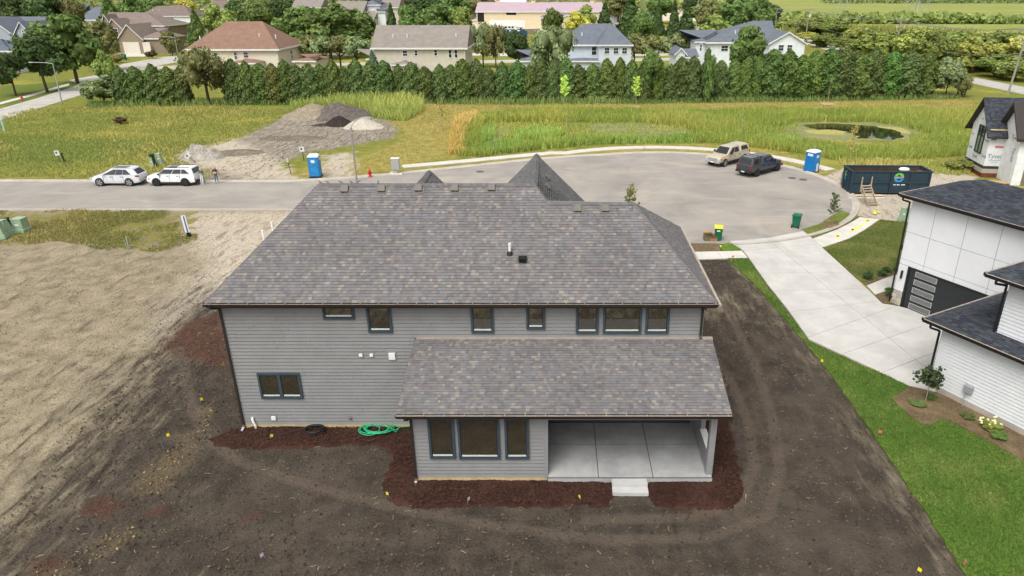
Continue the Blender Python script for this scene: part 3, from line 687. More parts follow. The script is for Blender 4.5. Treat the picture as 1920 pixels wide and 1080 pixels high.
# right hip plane
hs_ = (R2r - (ER + (FR-ER) * ((R2r.y-EY)/(FR.y-EY)))); hb = hs_.length; e_ = (FR-ER).normalized(); LH = (FR-ER).length; am = (R2r.y-EY)/(FR.y-EY)*LH
shingles(sh, ER, e_, hs_, lambda b: am*b/hb, lambda b: LH - (LH-am)*b/hb, hb, PAL)
s2 = math.sqrt(2)
def ylow(b):   # gable slope meets the rear plane along its valley or hip
    return max(0.0, (1.6 if b < 3.0 else 0.6) - 0.0)
shingles(sh, (g1.x + g2, 29.0, GZp - g2), (0, 1, 0), (-1, 0, 1), lambda b: 0.56 + 0.84*max(0, (b/s2 - (g2-0.65)) / 0.65) if b/s2 > g2-0.65 else 0.62, lambda b: 7.4, g2*s2, PALG)
shingles(sh, (g1.x - g2, 30.4, GZp - g2), (0, 1, 0), (1, 0, 1), lambda b: 0.0, lambda b: 6.0, g2*s2, PALG)
for sg in (-1, 1): shingles(sh, (S1.x + sg*2.8, 31.0, S1.z - 2.8), (0, 1, 0), (-sg, 0, 1), lambda b: 0.0, lambda b: 5.1, 2.8*s2, PALG)
so = sh.build('shingles', M_shing, roofo); tag(so, kind='stuff')
capm = [cap_mesh('ridge_cap', M_shing, [(lin(104, 102, 104), 1)]) for _ in range(3)] + [cap_mesh('ridge_cap', M_shing, [(lin(116, 113, 112), 1)])]
caps(EL, R1l, roofo, capm, 0.165, 'hip_cap'); caps(R1l, R1r, roofo, capm); caps(R1r, R2l, roofo, capm, 0.165, 'hip_cap'); caps(R2l, R2r, roofo, capm); caps(ER, R2r, roofo, capm, 0.165, 'hip_cap')
caps(R1r, g1, roofo, capm, 0.2); caps((S1.x, 31.5, S1.z), S1, roofo, capm, 0.2)
# soffit, fascia, gutters
boxpart('soffit', M_fascia, house, EL.x + 0.02, ER.x - 0.02, EY + 0.03, YW - 0.04, EZ - 0.24, EZ - 0.19)
def gutter(parent, x0, x1, Y, z, step=0.75):
    g = MB(); w_, h_ = 0.13, 0.12
    g.extrude([(Y, z), (Y, z - h_), (Y - w_ + 0.03, z - h_), (Y - w_, z - 0.03), (Y - w_, z), (Y - w_ + 0.012, z), (Y - w_ + 0.012, z - 0.028), (Y - w_ + 0.04, z - h_ + 0.012), (Y - 0.012, z - h_ + 0.012), (Y - 0.012, z)], 'x', x0, x1)
    go = g.build('gutter', M_bronze, parent)
    boxpart('gutter_lining', M_gutin, go, x0 + 0.02, x1 - 0.02, Y - w_ + 0.02, Y - 0.014, z - 0.045, z - 0.028)
    hm = MB(); hm.box(-0.012, 0.012, -w_, 0, -0.006, 0.006); hme = hm.mesh('gutter_hanger', M_galv); x = x0 + 0.3
    while x < x1: inst('gutter_hanger', hme, go, (x, Y, z + 0.008)); x += step
    return go
gutter(house, EL.x - 0.02, ER.x + 0.02, EY - 0.005, EZ - 0.01)
gs = MB(); gs.hexa([(ER.x + 0.02, EY, EZ-.13), (ER.x+.14, EY-.13, EZ-.13), (FR.x+.14, FR.y, EZ-.13), (FR.x+.02, FR.y, EZ-.13), (ER.x + 0.02, EY, EZ-.02), (ER.x+.14, EY-.13, EZ-.02), (FR.x+.14, FR.y, EZ-.02), (FR.x+.02, FR.y, EZ-.02)]); gs.build('gutter', M_gutin, house)
# ---- porch wing
PY = 22.37; PX0, PXm, PX1 = -5.43, -0.27, 6.19; FZ = 0.36
pw = MB(); pw.box(PX0, PXm, PY, YW - 0.05, 0.0, 3.35); porch_wall = pw.build('wall', M_sidewall, house)
boxpart('foundation', M_found, house, PX0 + 0.01, PXm - 0.02, PY - 0.03, PY + 0.2, -0.05, 0.27)
boards(porch_wall, PY, PX0 + 0.02, PXm - 0.12, 0.26, 3.2)
boxpart('corner_board', M_gtrim, house, PXm - 0.13, PXm + 0.02, PY - 0.035, PY + 0.1, 0.2, 3.2)
boxpart('corner_board', M_gtrim, house, PX0 - 0.02, PX0 + 0.10, PY - 0.035, PY + 0.1, 0.26, 3.2)
for q in ((804,781,853,857.5), (859,781,937.5,858.5), (946.5,782,992,858.5)):
    ym = 820
    a, b_ = WY(q[0], ym, PY).x, WY(q[2], ym, PY).x; zb = WY(q[0], q[3], PY).z; zt = min(WY(q[0], q[1], PY).z, 3.06)
    window(house, PY - 0.045, a, b_, zb, zt, 1, 0.085)
PEY, PEZ, PTZ = 21.92, 3.47, 4.53; pp = (PTZ - PEZ) / (YW - PEY)
pr = MB(); x0, x1 = -5.87, 6.57
pr.hexa([(x0, PEY, PEZ-.22), (x1, PEY, PEZ-.22), (x1, YW-.03, PTZ-.22), (x0, YW-.03, PTZ-.22), (x0, PEY, PEZ-.01), (x1, PEY, PEZ-.01), (x1, YW-.03, PTZ-.01), (x0, YW-.03, PTZ-.01)])
proof = pr.build('porch_roof', M_fascia, house)
psh = MB(); ku = Vector((0, 1, pp)).length
shingles(psh, (0, PEY - 0.02, PEZ), (1, 0, 0), (0, 1, pp), lambda b: x0, lambda b: x1, (YW - PEY - 0.06)*ku, PAL)
tag(psh.build('shingles', M_shing, proof), kind='stuff')
boxpart('flashing', M_gutin, proof, x0 + 0.1, XR + 0.02, YW - 0.09, YW - 0.03, PTZ - 0.06, PTZ + 0.05)
boxpart('ridge_end_cap', M_gutin, proof, XR + 0.03, x1 + 0.02, YW - 0.12, YW + 0.05, PTZ - 0.05, PTZ + 0.04)
gutter(proof, x0 - 0.02, x1 + 0.02, PEY - 0.025, PEZ + 0.0)
boxpart('beam', M_gtrim, house, PXm + 0.02, PX1, PY - 0.02, PY + 0.22, 2.93, 3.33)
boxpart('beam', M_gtrim, house, PX1 - 0.22, PX1 - 0.002, PY + 0.24, YW - 0.04, 2.93, 3.33)
boxpart('porch_ceiling', M_gtrim, house, PXm + 0.02, PX1 - 0.24, PY + 0.24, YW - 0.04, 3.1, 3.16)
boxpart('frieze_board', M_gtrim, house, PX0, PXm, PY - 0.03, PY - 0.002, 3.205, 3.34)
# patio: six concrete slabs, side wall, column, steps
pb = MB(); pb.box(PXm + 0.01, PX1, PY - 0.12, YW - 0.03, -0.05, FZ - 0.05); patio = pb.build('patio_base', mat('dark_joint_grout', lin(70, 70, 70), .9, .1), house); boxpart('slab_edge', M_patio, patio, PXm + .012, PX1 - .002, PY - .128, PY - .1, -.05, FZ - .082)
jx = [PXm + 0.015, WY(1119, 840, PY + 0.9).x, WY(1212, 840, PY + 0.9).x, PX1 - 0.01]; jx[1] = 1.72; jx[2] = 3.86; jy = [PY - 0.125, 24.38, YW - 0.04]
for i in range(3):
    for j in range(2):
        boxpart('slab', M_patio, patio, jx[i] + 0.016, jx[i+1] - 0.016, jy[j] + 0.016, jy[j+1] - 0.016, FZ - 0.08, FZ, 0.01)
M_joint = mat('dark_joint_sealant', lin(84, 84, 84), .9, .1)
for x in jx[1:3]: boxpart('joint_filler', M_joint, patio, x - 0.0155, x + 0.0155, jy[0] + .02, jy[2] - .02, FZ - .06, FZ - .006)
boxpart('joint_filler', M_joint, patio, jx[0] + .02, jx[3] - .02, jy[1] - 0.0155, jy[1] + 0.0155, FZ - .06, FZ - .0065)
boxpart('side_wall', M_siding, house, PX1 - 0.2, PX1 - 0.02, PY + 0.26, YW - 0.04, FZ + 0.002, 1.35)
boxpart('side_wall', M_siding, house, PX1 - 0.2, PX1 - 0.02, 24.0, YW - 0.04, 1.352, 2.928)
boxpart('wall_cap', M_white, house, PX1 - 0.24, PX1 + 0.02, PY + 0.262, 23.998, 1.352, 1.39)
boxpart('column', M_gtrim, house, PX1 - 0.24, PX1, PY - 0.02, PY + 0.255, FZ + 0.002, 2.928)
boxpart('base_trim', M_gtrim, house, PX1 - 0.225, PX1 - 0.2, PY + 0.26, YW - 0.05, FZ + 0.002, FZ + 0.12)
M_patio2 = concrete_material('step_concrete', lin(176, 175, 172), lin(192, 191, 187), 0.2)
sa, sb = WY(1147, 900, PY - 0.2).x, WY(1213, 900, PY - 0.2).x
steps = boxpart('step', M_patio2, house, sa, sb, PY - 0.46, PY - 0.13, -0.05, 0.27, 0.008)
boxpart('step', M_patio2, house, sa - 0.004, sb + 0.004, PY - 0.80, PY - 0.463, -0.05, 0.13, 0.008)
# downspouts
def downspout(parent, x, Yg, zg, Yw, zb, shoe=True, sx=0.0):
    d = MB(); r = 0.045
    path = [(x, Yg, zg), (x, Yg, zg - 0.1), (x + sx, Yw - 0.06, zg - 0.32), (x + sx, Yw - 0.06, zb + 0.1), (x + sx, Yw - 0.14, zb)]
    pts = [Vector(p) for p in path]
    for a, b_ in zip(pts, pts[1:]):
        dd = (b_-a).normalized(); u = Vector((1, 0, 0)); v = dd.cross(u).normalized()
        R0 = [a - dd*0.02 + u*i*r + v*j*r*0.8 for i, j in ((-1,-1),(1,-1),(1,1),(-1,1))]; R1 = [b_ + dd*0.02 + u*i*r + v*j*r*0.8 for i, j in ((-1,-1),(1,-1),(1,1),(-1,1))]
        d.hexa(R0 + R1)
    o = d.build('downspout', M_bronze, parent)
    if shoe:
        s = MB(); s.hexa([(x+sx-.05, Yw-.34, zb-.06), (x+sx+.05, Yw-.34, zb-.06), (x+sx+.05, Yw-.1, zb-.04), (x+sx-.05, Yw-.1, zb-.04), (x+sx-.05, Yw-.34, zb-.02), (x+sx+.05, Yw-.34, zb-.02), (x+sx+.05, Yw-.1, zb+.06), (x+sx-.05, Yw-.1, zb+.06)]); s.build('downspout_shoe', M_galv, o)
    return o
downspout(house, XL - 0.1, EY - 0.06, EZ - 0.13, YW, 0.16, True, 0.12)
downspout(house, PX0 - 0.12, PEY - 0.08, PEZ - 0.12, PY, 0.14, True, 0.1)
downspout(house, XR - 0.06, EY - 0.06, EZ - 0.13, YW, PTZ + 0.05, False, 0.0)
# vents on the roof, pipes, wall fittings
def on_rear(px, py):
    r = ray(px, py); t = (EZ - pm_*EY - H) / (r[2] - pm_*r[1]); return Vector((r[0]*t, r[1]*t, H + r[2]*t))
sl = math.atan(pm_)
vm = MB(); vm.box(-.3, .3, -.3, .3, 0.015, 0.03); vfl = vm.mesh('flashing', M_vent)
vm = MB(); vm.hexa([(-.2, -.2, .03), (.2, -.2, .03), (.2, .2, .03), (-.2, .2, .03), (-.21, -.22, .15), (.21, -.22, .15), (.18, .2, .19), (-.18, .2, .19)]); vho = vm.mesh('hood', M_vent, False, 0.02)
for (px, py) in ((647, 356), (716, 355), (785, 354), (853, 354), (922, 353), (1083, 392), (1135, 392)):
    v = inst('roof_vent', vho, roofo, on_rear(px, py), (sl, 0, 0), (.82, .82, .8)); inst('flashing', vfl, v)
for yy in (31.9, 33.6): v = inst('roof_vent', vho, roofo, (g1.x + 0.55, yy, GZp - 0.55), (0, R(45), R(0)), (0.6, 1, 0.8))
p = on_rear(956, 475); m = MB(); m.cyl((0, 0, -0.05), (0, 0, 0.45), 0.055, n=10); q = m.build('vent_pipe', M_pvc, roofo); q.location = p
m = MB(); m.lathe([(0.16, -0.05), (0.1, 0.06), (0.06, 0.1)], 12); q = m.build('boot', M_black, q)
p = on_rear(980, 489); m = MB(); m.box(-.15, .15, -.15, .15, -.03, .13); m.box(-.18, .18, -.22, .16, .13, .17); q = m.build('exhaust_hood', M_black, roofo); q.location = p
def fitting(name, px, py, w_, h_, m_, Y=YW, plate=True):
    c = WY(px, py, Y); o = boxpart(name, m_, house, c.x - w_/2, c.x + w_/2, Y - 0.09, Y - 0.01, c.z - h_/2, c.z + h_/2, 0.01)
    if plate: boxpart('mounting_plate', M_siding, o, c.x - w_/2 - .06, c.x + w_/2 + .06, Y - 0.04, Y - 0.005, c.z - h_/2 - .06, c.z + h_/2 + .06)
fitting('wall_vent', 677, 665, 0.15, 0.14, M_white); fitting('wall_vent', 697, 665, 0.15, 0.14, M_white)
fitting('meter_box', 735.5, 667, 0.28, 0.32, M_white); fitting('outlet_cover', 514, 783, 0.19, 0.18, M_white); fitting('hose_bib', 657, 783, 0.1, 0.1, M_vent)
m = MB(); x = WY(476, 790, YW).x; m.tube([(x, YW - .03, .62), (x, YW - .1, .6), (x + .03, YW - .12, .45), (x + .1, YW - .14, .3), (x + .12, YW - .16, 0.02)], 0.05, 8); m.build('drain_pipe', M_pvc, house, True)
# ================================================================ WHITE MODERN HOUSE (right) in its own frame: u towards the camera, w to the right
M_wpanel = mat('white_fibre_panel', lin(222, 223, 224), 0.55, 0.03, 0.8)
M_wside = mat('white_lap_siding', lin(218, 220, 221), 0.55, 0.04, 1.0)
M_wcore = mat('white_wall_core', lin(110, 112, 112), 0.7, 0.04)
M_blk = mat('black_gutter_metal', lin(34, 33, 33), 0.4, 0.1, 4, 0.4)
M_door = mat('black_garage_door', lin(40, 43, 46), 0.45, 0.08, 3, 0.4, bump=0.05, bscale=120)
M_stone = mat('pale_stone', lin(190, 180, 164), 0.9, 0.15, 3)
M_stone2 = mat('grey_stone', lin(168, 162, 152), 0.9, 0.15, 3)
M_dglass = glassmat('garage_glass', (0.05, 0.055, 0.058), 0.06, 0.8)
ua = math.atan2(-0.878, 0.478)
# local x = u, local y = w  (w = u rotated +90 degrees)
nh = empty('white_house', (18.4, 29.17, 0), ua, 'white modern house with charcoal roofs, black garage door and panel cladding', 'house')
def nbox(name, m, u0, u1, w0, w1, z0, z1, parent=nh, bevel=0): return boxpart(name, m, parent, u0, u1, w0, w1, z0, z1, bevel)
gw = nbox('garage_wall', M_wcore, -7.9, 6.0, 7.2, 12.2, 0, 6.72)
# cladding panels 1.55 x 1.6 with recessed joints, around the door opening
us = [-7.9, -6.35, -4.45, -2.55, -0.65, 1.25]; zs = [0.9, 2.95, 4.65, 6.70]
for i in range(len(us)-1):
    for j in range(len(zs)-1):
        z0, z1 = zs[j], zs[j+1]; 
        if j == 0:
            z0 = 2.62
            if i == 0: nbox('cladding_panel', M_wpanel, -7.89, -7.25, 7.17, 7.199, 0.92, 2.60, gw)
        nbox('cladding_panel', M_wpanel, us[i] + 0.012, us[i+1] - 0.012, 7.17, 7.199, z0 + 0.012, z1 - 0.012, gw, 0.004)
for k in range(4):
    for j in range(2):
        nbox('stone', random.choice((M_stone, M_stone2)), -7.95 + 0.34*j + (0.06 if k % 2 else 0), -7.95 + 0.34*(j+1) - 0.015 + (0.06 if k % 2 and j == 0 else 0), 7.12, 7.199, 0.22*k + 0.01, 0.22*(k+1) - 0.005, gw, 0.015)
gd = nbox('garage_door', M_door, -7.2, -2.4, 7.185, 7.4, 0.02, 2.58)
for z in (0.55, 1.06, 1.57, 2.08): nbox('seam', M_blk, -7.18, -2.42, 7.18, 7.186, z - 0.008, z + 0.008, gd)
nbox('door_jamb', M_blk, -7.27, -7.14, 7.13, 7.19, 0.02, 2.62, gd); nbox('door_head', M_blk, -7.2, -2.4, 7.13, 7.19, 2.56, 2.62, gd)
for z in (0.12, 0.62, 1.13, 1.64, 2.14): 
    p_ = nbox('door_light', M_galv, -6.75, -5.35, 7.168, 7.184, z, z + 0.34, gd); nbox('pane', M_dglass, -6.70, -5.40, 7.16, 7.167, z + 0.04, z + 0.30, p_)
nbox('wall_lamp', M_blk, -7.62, -7.52, 7.05, 7.168, 1.75, 2.25, nh, 0.01)
nbox('side_lamp', M_blk, -8.3, -7.91, 7.6, 7.9, 3.3, 3.6, nh)
def hiproof(name, u0, u1, w0, w1, ze, pitch, capend=True, full=True):
    """hip roof with eave rectangle, ridge along u"""
    hw = (w1 - w0) / 2; rz = ze + hw*pitch; m = MB()
    A, B_, C, D = (u0, w0, ze), (u1, w0, ze), (u1, w1, ze), (u0, w1, ze); P_, Q = (u0 + hw, (w0+w1)/2, rz), (u1 - (hw if full else 0), (w0+w1)/2, rz)
    m.poly([A, B_, Q, P_]); m.poly([C, D, P_, Q]); m.poly([D, A, P_]); m.poly([B_, C, Q])
    m.v = [(x, y, z - 0.02) for x, y, z in m.v]; m.poly([A, D, C, B_][::1]); m.v[-4:] = [(x, y, z - 0.15) for x, y, z in m.v[-4:]]
    r = m.build(name, M_deck, nh); s = MB(); up = Vector((0, 1, pitch)); k = up.length
    shingles(s, (0, w0, ze), (1, 0, 0), up, lambda b: u0 + b/k, lambda b: u1 - (b/k if full else 0), hw*k, PALD, 0.143, 0.14, 0.34, 0.014)
    shingles(s, (u0, 0, ze), (0, 1, 0), (1, 0, pitch), lambda b: w0 + b/k, lambda b: w1 - b/k, hw*k, PALD, 0.143, 0.14, 0.34, 0.014)
    tag(s.build('shingles', M_shing_d, r), kind='stuff')
    caps(Vector(A), Vector(P_), r, capd, 0.15, 'hip_cap'); caps(Vector(P_), Vector(Q), r, capd, 0.15)
    return r
capd = [cap_mesh('ridge_cap', M_shing_d, [(lin(66, 70, 76), 1)]), cap_mesh('ridge_cap', M_shing_d, [(lin(76, 80, 86), 1)])]
def ngut(parent, u0, u1, w0, ze, side='w'):
    g = MB()
    if side == 'w': g.box(u0, u1, w0 - 0.13, w0, ze - 0.15, ze - 0.005); o = g.build('gutter', M_blk, parent); boxpart('gutter_lining', M_gutin, o, u0 + .02, u1 - .02, w0 - 0.11, w0 - 0.03, ze - 0.004, ze + 0.001)
    else: g.box(w0 - 0.13, w0, u0, u1, ze - 0.15, ze - 0.005); o = g.build('gutter', M_blk, parent); boxpart('gutter_lining', M_gutin, o, w0 - 0.11, w0 - 0.03, u0 + .02, u1 - .02, ze - 0.004, ze + 0.001)
    h = MB(); h.box(-.02, .02, -.02, .02, 0, .02); hm = h.mesh('gutter_hanger', M_galv); x = u0 + .3
    while x < u1: inst('gutter_hanger', hm, o, (x, w0 - 0.06, ze + .002) if side == 'w' else (w0 - .06, x, ze + .002)); x += 0.7
def nspout(u, w_, ze, zb, eu, ew, wall_w=None):
    m = MB(); 
    for a, b_ in zip([(eu, ew, ze), (eu, ew, ze - .18), (u, w_, ze - .32)], [(eu, ew, ze - .18), (u, w_, ze - .32), (u, w_, zb)]): m.tube([a, b_], 0.055, 6)
    m.build('downspout', M_blk, nh)
r = hiproof('garage_roof', -8.5, 6.5, 6.75, 12.65, 6.9, 0.373); ngut(r, -8.5, 6.5, 6.75, 6.9); ngut(r, 6.75, 12.65, -8.5, 6.9, 'u')
nbox('soffit', M_blk, -8.45, 6.4, 6.78, 7.19, 6.66, 6.74, r)
nspout(-7.98, 7.08, 6.75, 0.15, -8.2, 6.70)
# rear wing: single storey skirt roof round a two-storey block
ww_ = nbox('wing_wall', M_wcore, -0.35, 8.0, 0.1, 7.0, 0, 3.4)
z = 0.28; c_ = 0.17
def nboards(parent, w_, u0, u1, z0, z1):
    z = z0
    while z < z1 - 0.02:
        zt = min(z + c_, z1); b = MB(); b.hexa([(u0, w_ - .04, z + .012), (u1, w_ - .04, z + .012), (u1, w_, z + .012), (u0, w_, z + .012), (u0, w_ - .01, zt), (u1, w_ - .01, zt), (u1, w_, zt), (u0, w_, zt)])
        b.build('siding_board', M_wside, parent); z = zt
nboards(ww_, 0.1, -0.33, 8.0, 0.28, 3.36)
nbox('foundation', M_kerb, -0.34, 8.0, 0.06, 0.099, -0.05, 0.27)
uw = nbox('upper_wall', M_wcore, 1.75, 8.0, 0.6, 7.0, 3.4, 6.4)
nboards(uw, 0.6, 1.77, 8.0, 3.75, 6.36)
sk = MB(); pz = 0.35; A, B_ = Vector((-1.1, -0.3, 3.52)), Vector((8.4, -0.3, 3.52)); tp = 2.85
Dk = Vector((-1.1, 7.3, 3.52)); T = Vector((-1.1 + tp, -0.3 + tp, 3.52 + pz*tp))
sk.poly([A, B_, (8.4, -0.3 + tp, T.z), T]); sk.poly([Dk, A, T, (T.x, 7.3, T.z)]); sk.v = [(x, y, z - .02) for x, y, z in sk.v]
sk.box(-1.08, 8.3, -0.28, 7.2, 3.36, 3.40)
sko = sk.build('wing_roof', M_deck, nh); s = MB(); k = Vector((0, 1, pz)).length
shingles(s, (0, -0.3, 3.52), (1, 0, 0), (0, 1, pz), lambda b: -1.1 + b/k, lambda b: 8.4, 1.0*k, PALD, 0.143, 0.14, 0.34, 0.014)
shingles(s, (0, -0.3 + 1.0, 3.52 + pz), (1, 0, 0), (0, 1, pz), lambda b: -0.1 + b/k, lambda b: 1.76, 1.85*k, PALD, 0.143, 0.14, 0.34, 0.014)
shingles(s, (-1.1, 0, 3.52), (0, 1, 0), (1, 0, pz), lambda b: -0.3 + b/k, lambda b: 7.3, tp*k, PALD, 0.143, 0.14, 0.34, 0.014)
tag(s.build('shingles', M_shing_d, sko), kind='stuff'); caps(A, T, sko, capd, 0.15, 'hip_cap')
ngut(sko, -1.1, 8.4, -0.3, 3.52); ngut(sko, -0.3, 7.3, -1.1, 3.52, 'u')
nspout(-0.42, 0.02, 3.38, 0.1, -0.7, -0.33)
r = hiproof('upper_roof', 1.0, 9.0, 0.0, 8.0, 6.53, 0.373); ngut(r, 1.0, 9.0, 0.0, 6.53); ngut(r, 0.0, 8.0, 1.0, 6.53, 'u')
nbox('soffit', M_blk, 1.05, 8.9, 0.02, 0.55, 6.36, 6.4, r)
nspout(1.68, 0.52, 6.4, 3.86, 1.5, -0.05)
ub = nbox('utility_box', mat('grey_utility_box', lin(150, 152, 156), 0.5, 0.06), 1.35, 1.75, -0.12, 0.066, 0.75, 1.12, nh, 0.03)
m = MB(); m.tube([(1.5, -0.03, 0.75), (1.45, -0.05, 0.4), (1.5, -0.06, 0.0)], 0.02, 5); m.build('conduit', M_galv, ub)

# ================================================================ HOUSE UNDER CONSTRUCTION IN WHITE WRAP
def wrap_material():
    t = NT('white_house_wrap'); n = t.noise(1.2, 4, 0.6); c = t.mix(t.step(n, 0.4, 0.6), lin(216, 219, 222), lin(230, 232, 233)); t.bump(t.noise(2.5, 3), 0.15, 0.03); return t.fin(c, 0.5, 0.35)
M_wrap = wrap_material()
M_osb = mat('raw_timber', lin(186, 160, 122), 0.85, 0.15, 4); M_darkfas = mat('dark_fascia', lin(58, 52, 50), 0.6, 0.1)
M_blueprint = mat('slate_blue_print', lin(92, 112, 134), 0.6, 0.1); M_redprint = mat('pale_red_print', lin(206, 120, 128), 0.6, 0.1); M_greyprint = mat('grey_print', lin(172, 178, 186), 0.6, 0.1)
M_rust = mat('rusty_brick_ledge', lin(112, 62, 44), 0.9, 0.25, 5); M_cblock = concrete_material('grey_footing', lin(158, 150, 138), lin(178, 170, 158))
zf = 1.15
Lc, Cc = G(1811, 293, zf), G(1844, 311, zf)
dirg = (Cc - Lc).to_2d(); lg = dirg.length; dirg.normalize()      # along the gable end, towards the camera
ta = math.atan2(dirg.y, dirg.x)
th_ = empty('wrapped_house', (Cc.x, Cc.y, 0), ta, 'unfinished house in white printed wrap with charcoal gable roof', 'house')
# local frame: x = along gable end towards camera (negative = back), y = along the long wall to the right
LW = 12.0; zt = WY(1857, 247, Cc.y).z; ez = zt
def tb(name, m, *a, parent=th_): return boxpart(name, m, parent, *a)
wrapw = MB(); ridge_z = 7.7
gx0 = -lg
prof = [(gx0, zf), (0, zf), (0, ez + .1), (gx0/2, ridge_z - 0.25), (gx0, ez + .1)]
wrapw.extrude([(a, z) for a, z in prof], 'y', 0, LW) ; ww2 = wrapw.build('wrapped_wall', M_wrap, th_)
tb('sill_band', M_darkfas, gx0 - .03, 0.05, -.05, LW, zf - 0.28, zf - 0.002); tb('footing', M_cblock, gx0 - .08, 0.12, -.10, LW, zf - 0.72, zf - 0.285); tb('brick_ledge', M_rust, gx0 + .05, 0.10, 0.0, LW, -0.05, zf - 0.725)
rf = MB(); ov = 0.55; pitch = (ridge_z - ez) / (-gx0/2)
ezo = ez - ov*pitch*0.6
for sg in (1, -1):
    xe = 0 + ov if sg > 0 else gx0 - ov
    rf.hexa([(xe, -ov, ezo - .14), (gx0/2, -ov, ridge_z - .14), (gx0/2, LW, ridge_z - .14), (xe, LW, ezo - .14), (xe, -ov, ezo), (gx0/2, -ov, ridge_z), (gx0/2, LW, ridge_z), (xe, LW, ezo)])
tr = rf.build('gable_roof', M_darkfas, th_); s = MB(); vv = Vector((gx0/2 - ov, 0, ridge_z - ezo))
shingles(s, (ov, -ov, ezo), (0, 1, 0), vv, lambda b: 0.0, lambda b: LW + ov, vv.length, PALD, 0.16, 0.16, 0.34, 0.016)
tag(s.build('shingles', M_shing_d, tr), kind='stuff')
vd = vv.normalized(); q0 = Vector((ov, 0, ezo)) + vd*0.75
m = MB(); nrm = Vector((-vd.z, 0, vd.x)) * -1; nrm = nrm if nrm.z > 0 else -nrm
m.hexa([q0 + Vector((0, -.2, 0)), q0 + vd*.12 + Vector((0, -.2, 0)), q0 + vd*.12 + Vector((0, 5, 0)), q0 + Vector((0, 5, 0))] + [q0 + nrm*.06 + Vector((0, -.2, 0)), q0 + vd*.12 + nrm*.06 + Vector((0, -.2, 0)), q0 + vd*.12 + nrm*.06 + Vector((0, 5, 0)), q0 + nrm*.06 + Vector((0, 5, 0))]); m.build('roof_batten', M_osb, tr)
# window in the gable end
wi_ = MB(); wy = -0.05
a0, a1, z0, z1 = gx0*0.62, gx0*0.27, 2.1, 4.9
for q in ((a0, a1, z0, z0+.09), (a0, a1, z1-.09, z1), (a0, a0+.09, z0+.09, z1-.09), (a1-.09, a1, z0+.09, z1-.09), ((a0+a1)/2-.05, (a0+a1)/2+.05, z0+.09, z1-.09), (a0+.09, (a0+a1)/2-.05, z0+1.75, z0+1.83), ((a0+a1)/2+.05, a1-.09, z0+1.75, z0+1.83)): wi_.box(q[0], q[1], wy - .05, 0.01, q[2], q[3])
wo_ = wi_.build('window', M_sash, th_)
for (p0, p1) in ((a0+.09, (a0+a1)/2-.05), ((a0+a1)/2+.05, a1-.09)):
    tb('pane', mat('clear_window', lin(120, 134, 126), 0.08, 0.2, 2, 0.6), p0, p1, -.03, 0.0, z0+.09, z0+1.75, parent=wo_); tb('pane', M_dglass, p0, p1, -.03, 0.0, z0+1.83, z1-.09, parent=wo_)
def text(parent, s_, size, m_, loc, rot, name='lettering'):
    cu = bpy.data.curves.new(name, 'FONT'); cu.body = s_; cu.size = size; cu.align_x = 'CENTER'; cu.align_y = 'CENTER'; cu.extrude = 0.002
    tmp = bpy.data.objects.new('tmp', cu); COL.objects.link(tmp)
    bpy.context.view_layer.update(); me = bpy.data.meshes.new_from_object(tmp.evaluated_get(bpy.context.evaluated_depsgraph_get()))
    bpy.data.objects.remove(tmp); me.materials.clear(); me.materials.append(m_)
    return inst(name, me, parent, loc, rot)
# print on the long wall (x = 0 face, facing +x); right-hand direction is +y
ro = (R(90), 0, R(90))
for (yy, zz) in ((0.9, zf + 1.0), (3.0, zf + 1.0), (5.1, zf + 1.0), (2.2, zf + 2.75), (4.6, zf + 2.75)):
    text(ww2, 'Tyvek', 0.62, M_blueprint, (0.012, yy, zz), ro); tb('print_bar', M_greyprint, 0.005, 0.012, yy - .55, yy + .55, zz - .45, zz - .36, parent=ww2); tb('print_bar', M_greyprint, 0.005, 0.012, yy - .4, yy + .4, zz - .62, zz - .57, parent=ww2)
for yy in (1.1, 3.3, 5.4): tb('print_bar', M_redprint, 0.005, 0.012, yy - .45, yy + .45, zf + 1.85, zf + 2.08, parent=ww2)
tb('print_word', M_blueprint, 0.005, 0.012, 0.15, 0.62, zf + 2.65, zf + 2.78, parent=ww2)
ro2 = (R(90), 0, 0)
for (xx, zz) in ((gx0*.1, zf + .9), (gx0*.9, zf + 1.2), (gx0*.15, zf + 2.5), (gx0*.55, zf + .5), (gx0*.5, ez + 1.6)): text(ww2, 'Tyvek', 0.5, M_blueprint, (xx, -0.012, zz), ro2)
for (xx, zz) in ((gx0*.88, zf + 2.5), (gx0*.6, ez + .8)): tb('print_bar', M_greyprint, xx - .35, xx + .35, -.012, -.005, zz, zz + .1, parent=ww2)
# nearer garage block of the same house
gb = G(1893, 347, 0); loc = Matrix.Rotation(-ta, 3, 'Z') @ (gb - Vector((Cc.x, Cc.y, 0)))
gx, gy_ = loc.x, loc.y
m = MB(); m.extrude([(gx - 2.0, 0), (gx, 0), (gx, 5.0), (gx - 2.0, 7.6), (gx - 4, 5.0), (gx - 4, 0)], 'y', gy_, gy_ + 8); gwl = m.build('garage_wall', M_wrap, th_)
tb('garage_opening', mat('unlit_opening', lin(120, 112, 98), 0.9, 0.1), gx - 0.02, gx + 0.012, gy_ + 0.9, gy_ + 7, 0.0, 2.9, parent=gwl)
tb('opening_jamb', M_wrap, gx - 0.0, gx + 0.09, gy_ + 0.0, gy_ + 0.88, 0.0, 2.95, parent=gwl)
m = MB(); 
for sg in (1, -1): 
    xe = gx + .5 if sg > 0 else gx - 4.5; ze_ = 5.0 - .5*1.3*.6
    m.hexa([(xe, gy_ - .6, ze_ - .25), (gx - 2, gy_ - .6, 7.5), (gx - 2, gy_ + 8, 7.5), (xe, gy_ + 8, ze_ - .25), (xe, gy_ - .6, ze_), (gx - 2, gy_ - .6, 7.75), (gx - 2, gy_ + 8, 7.75), (xe, gy_ + 8, ze_)])
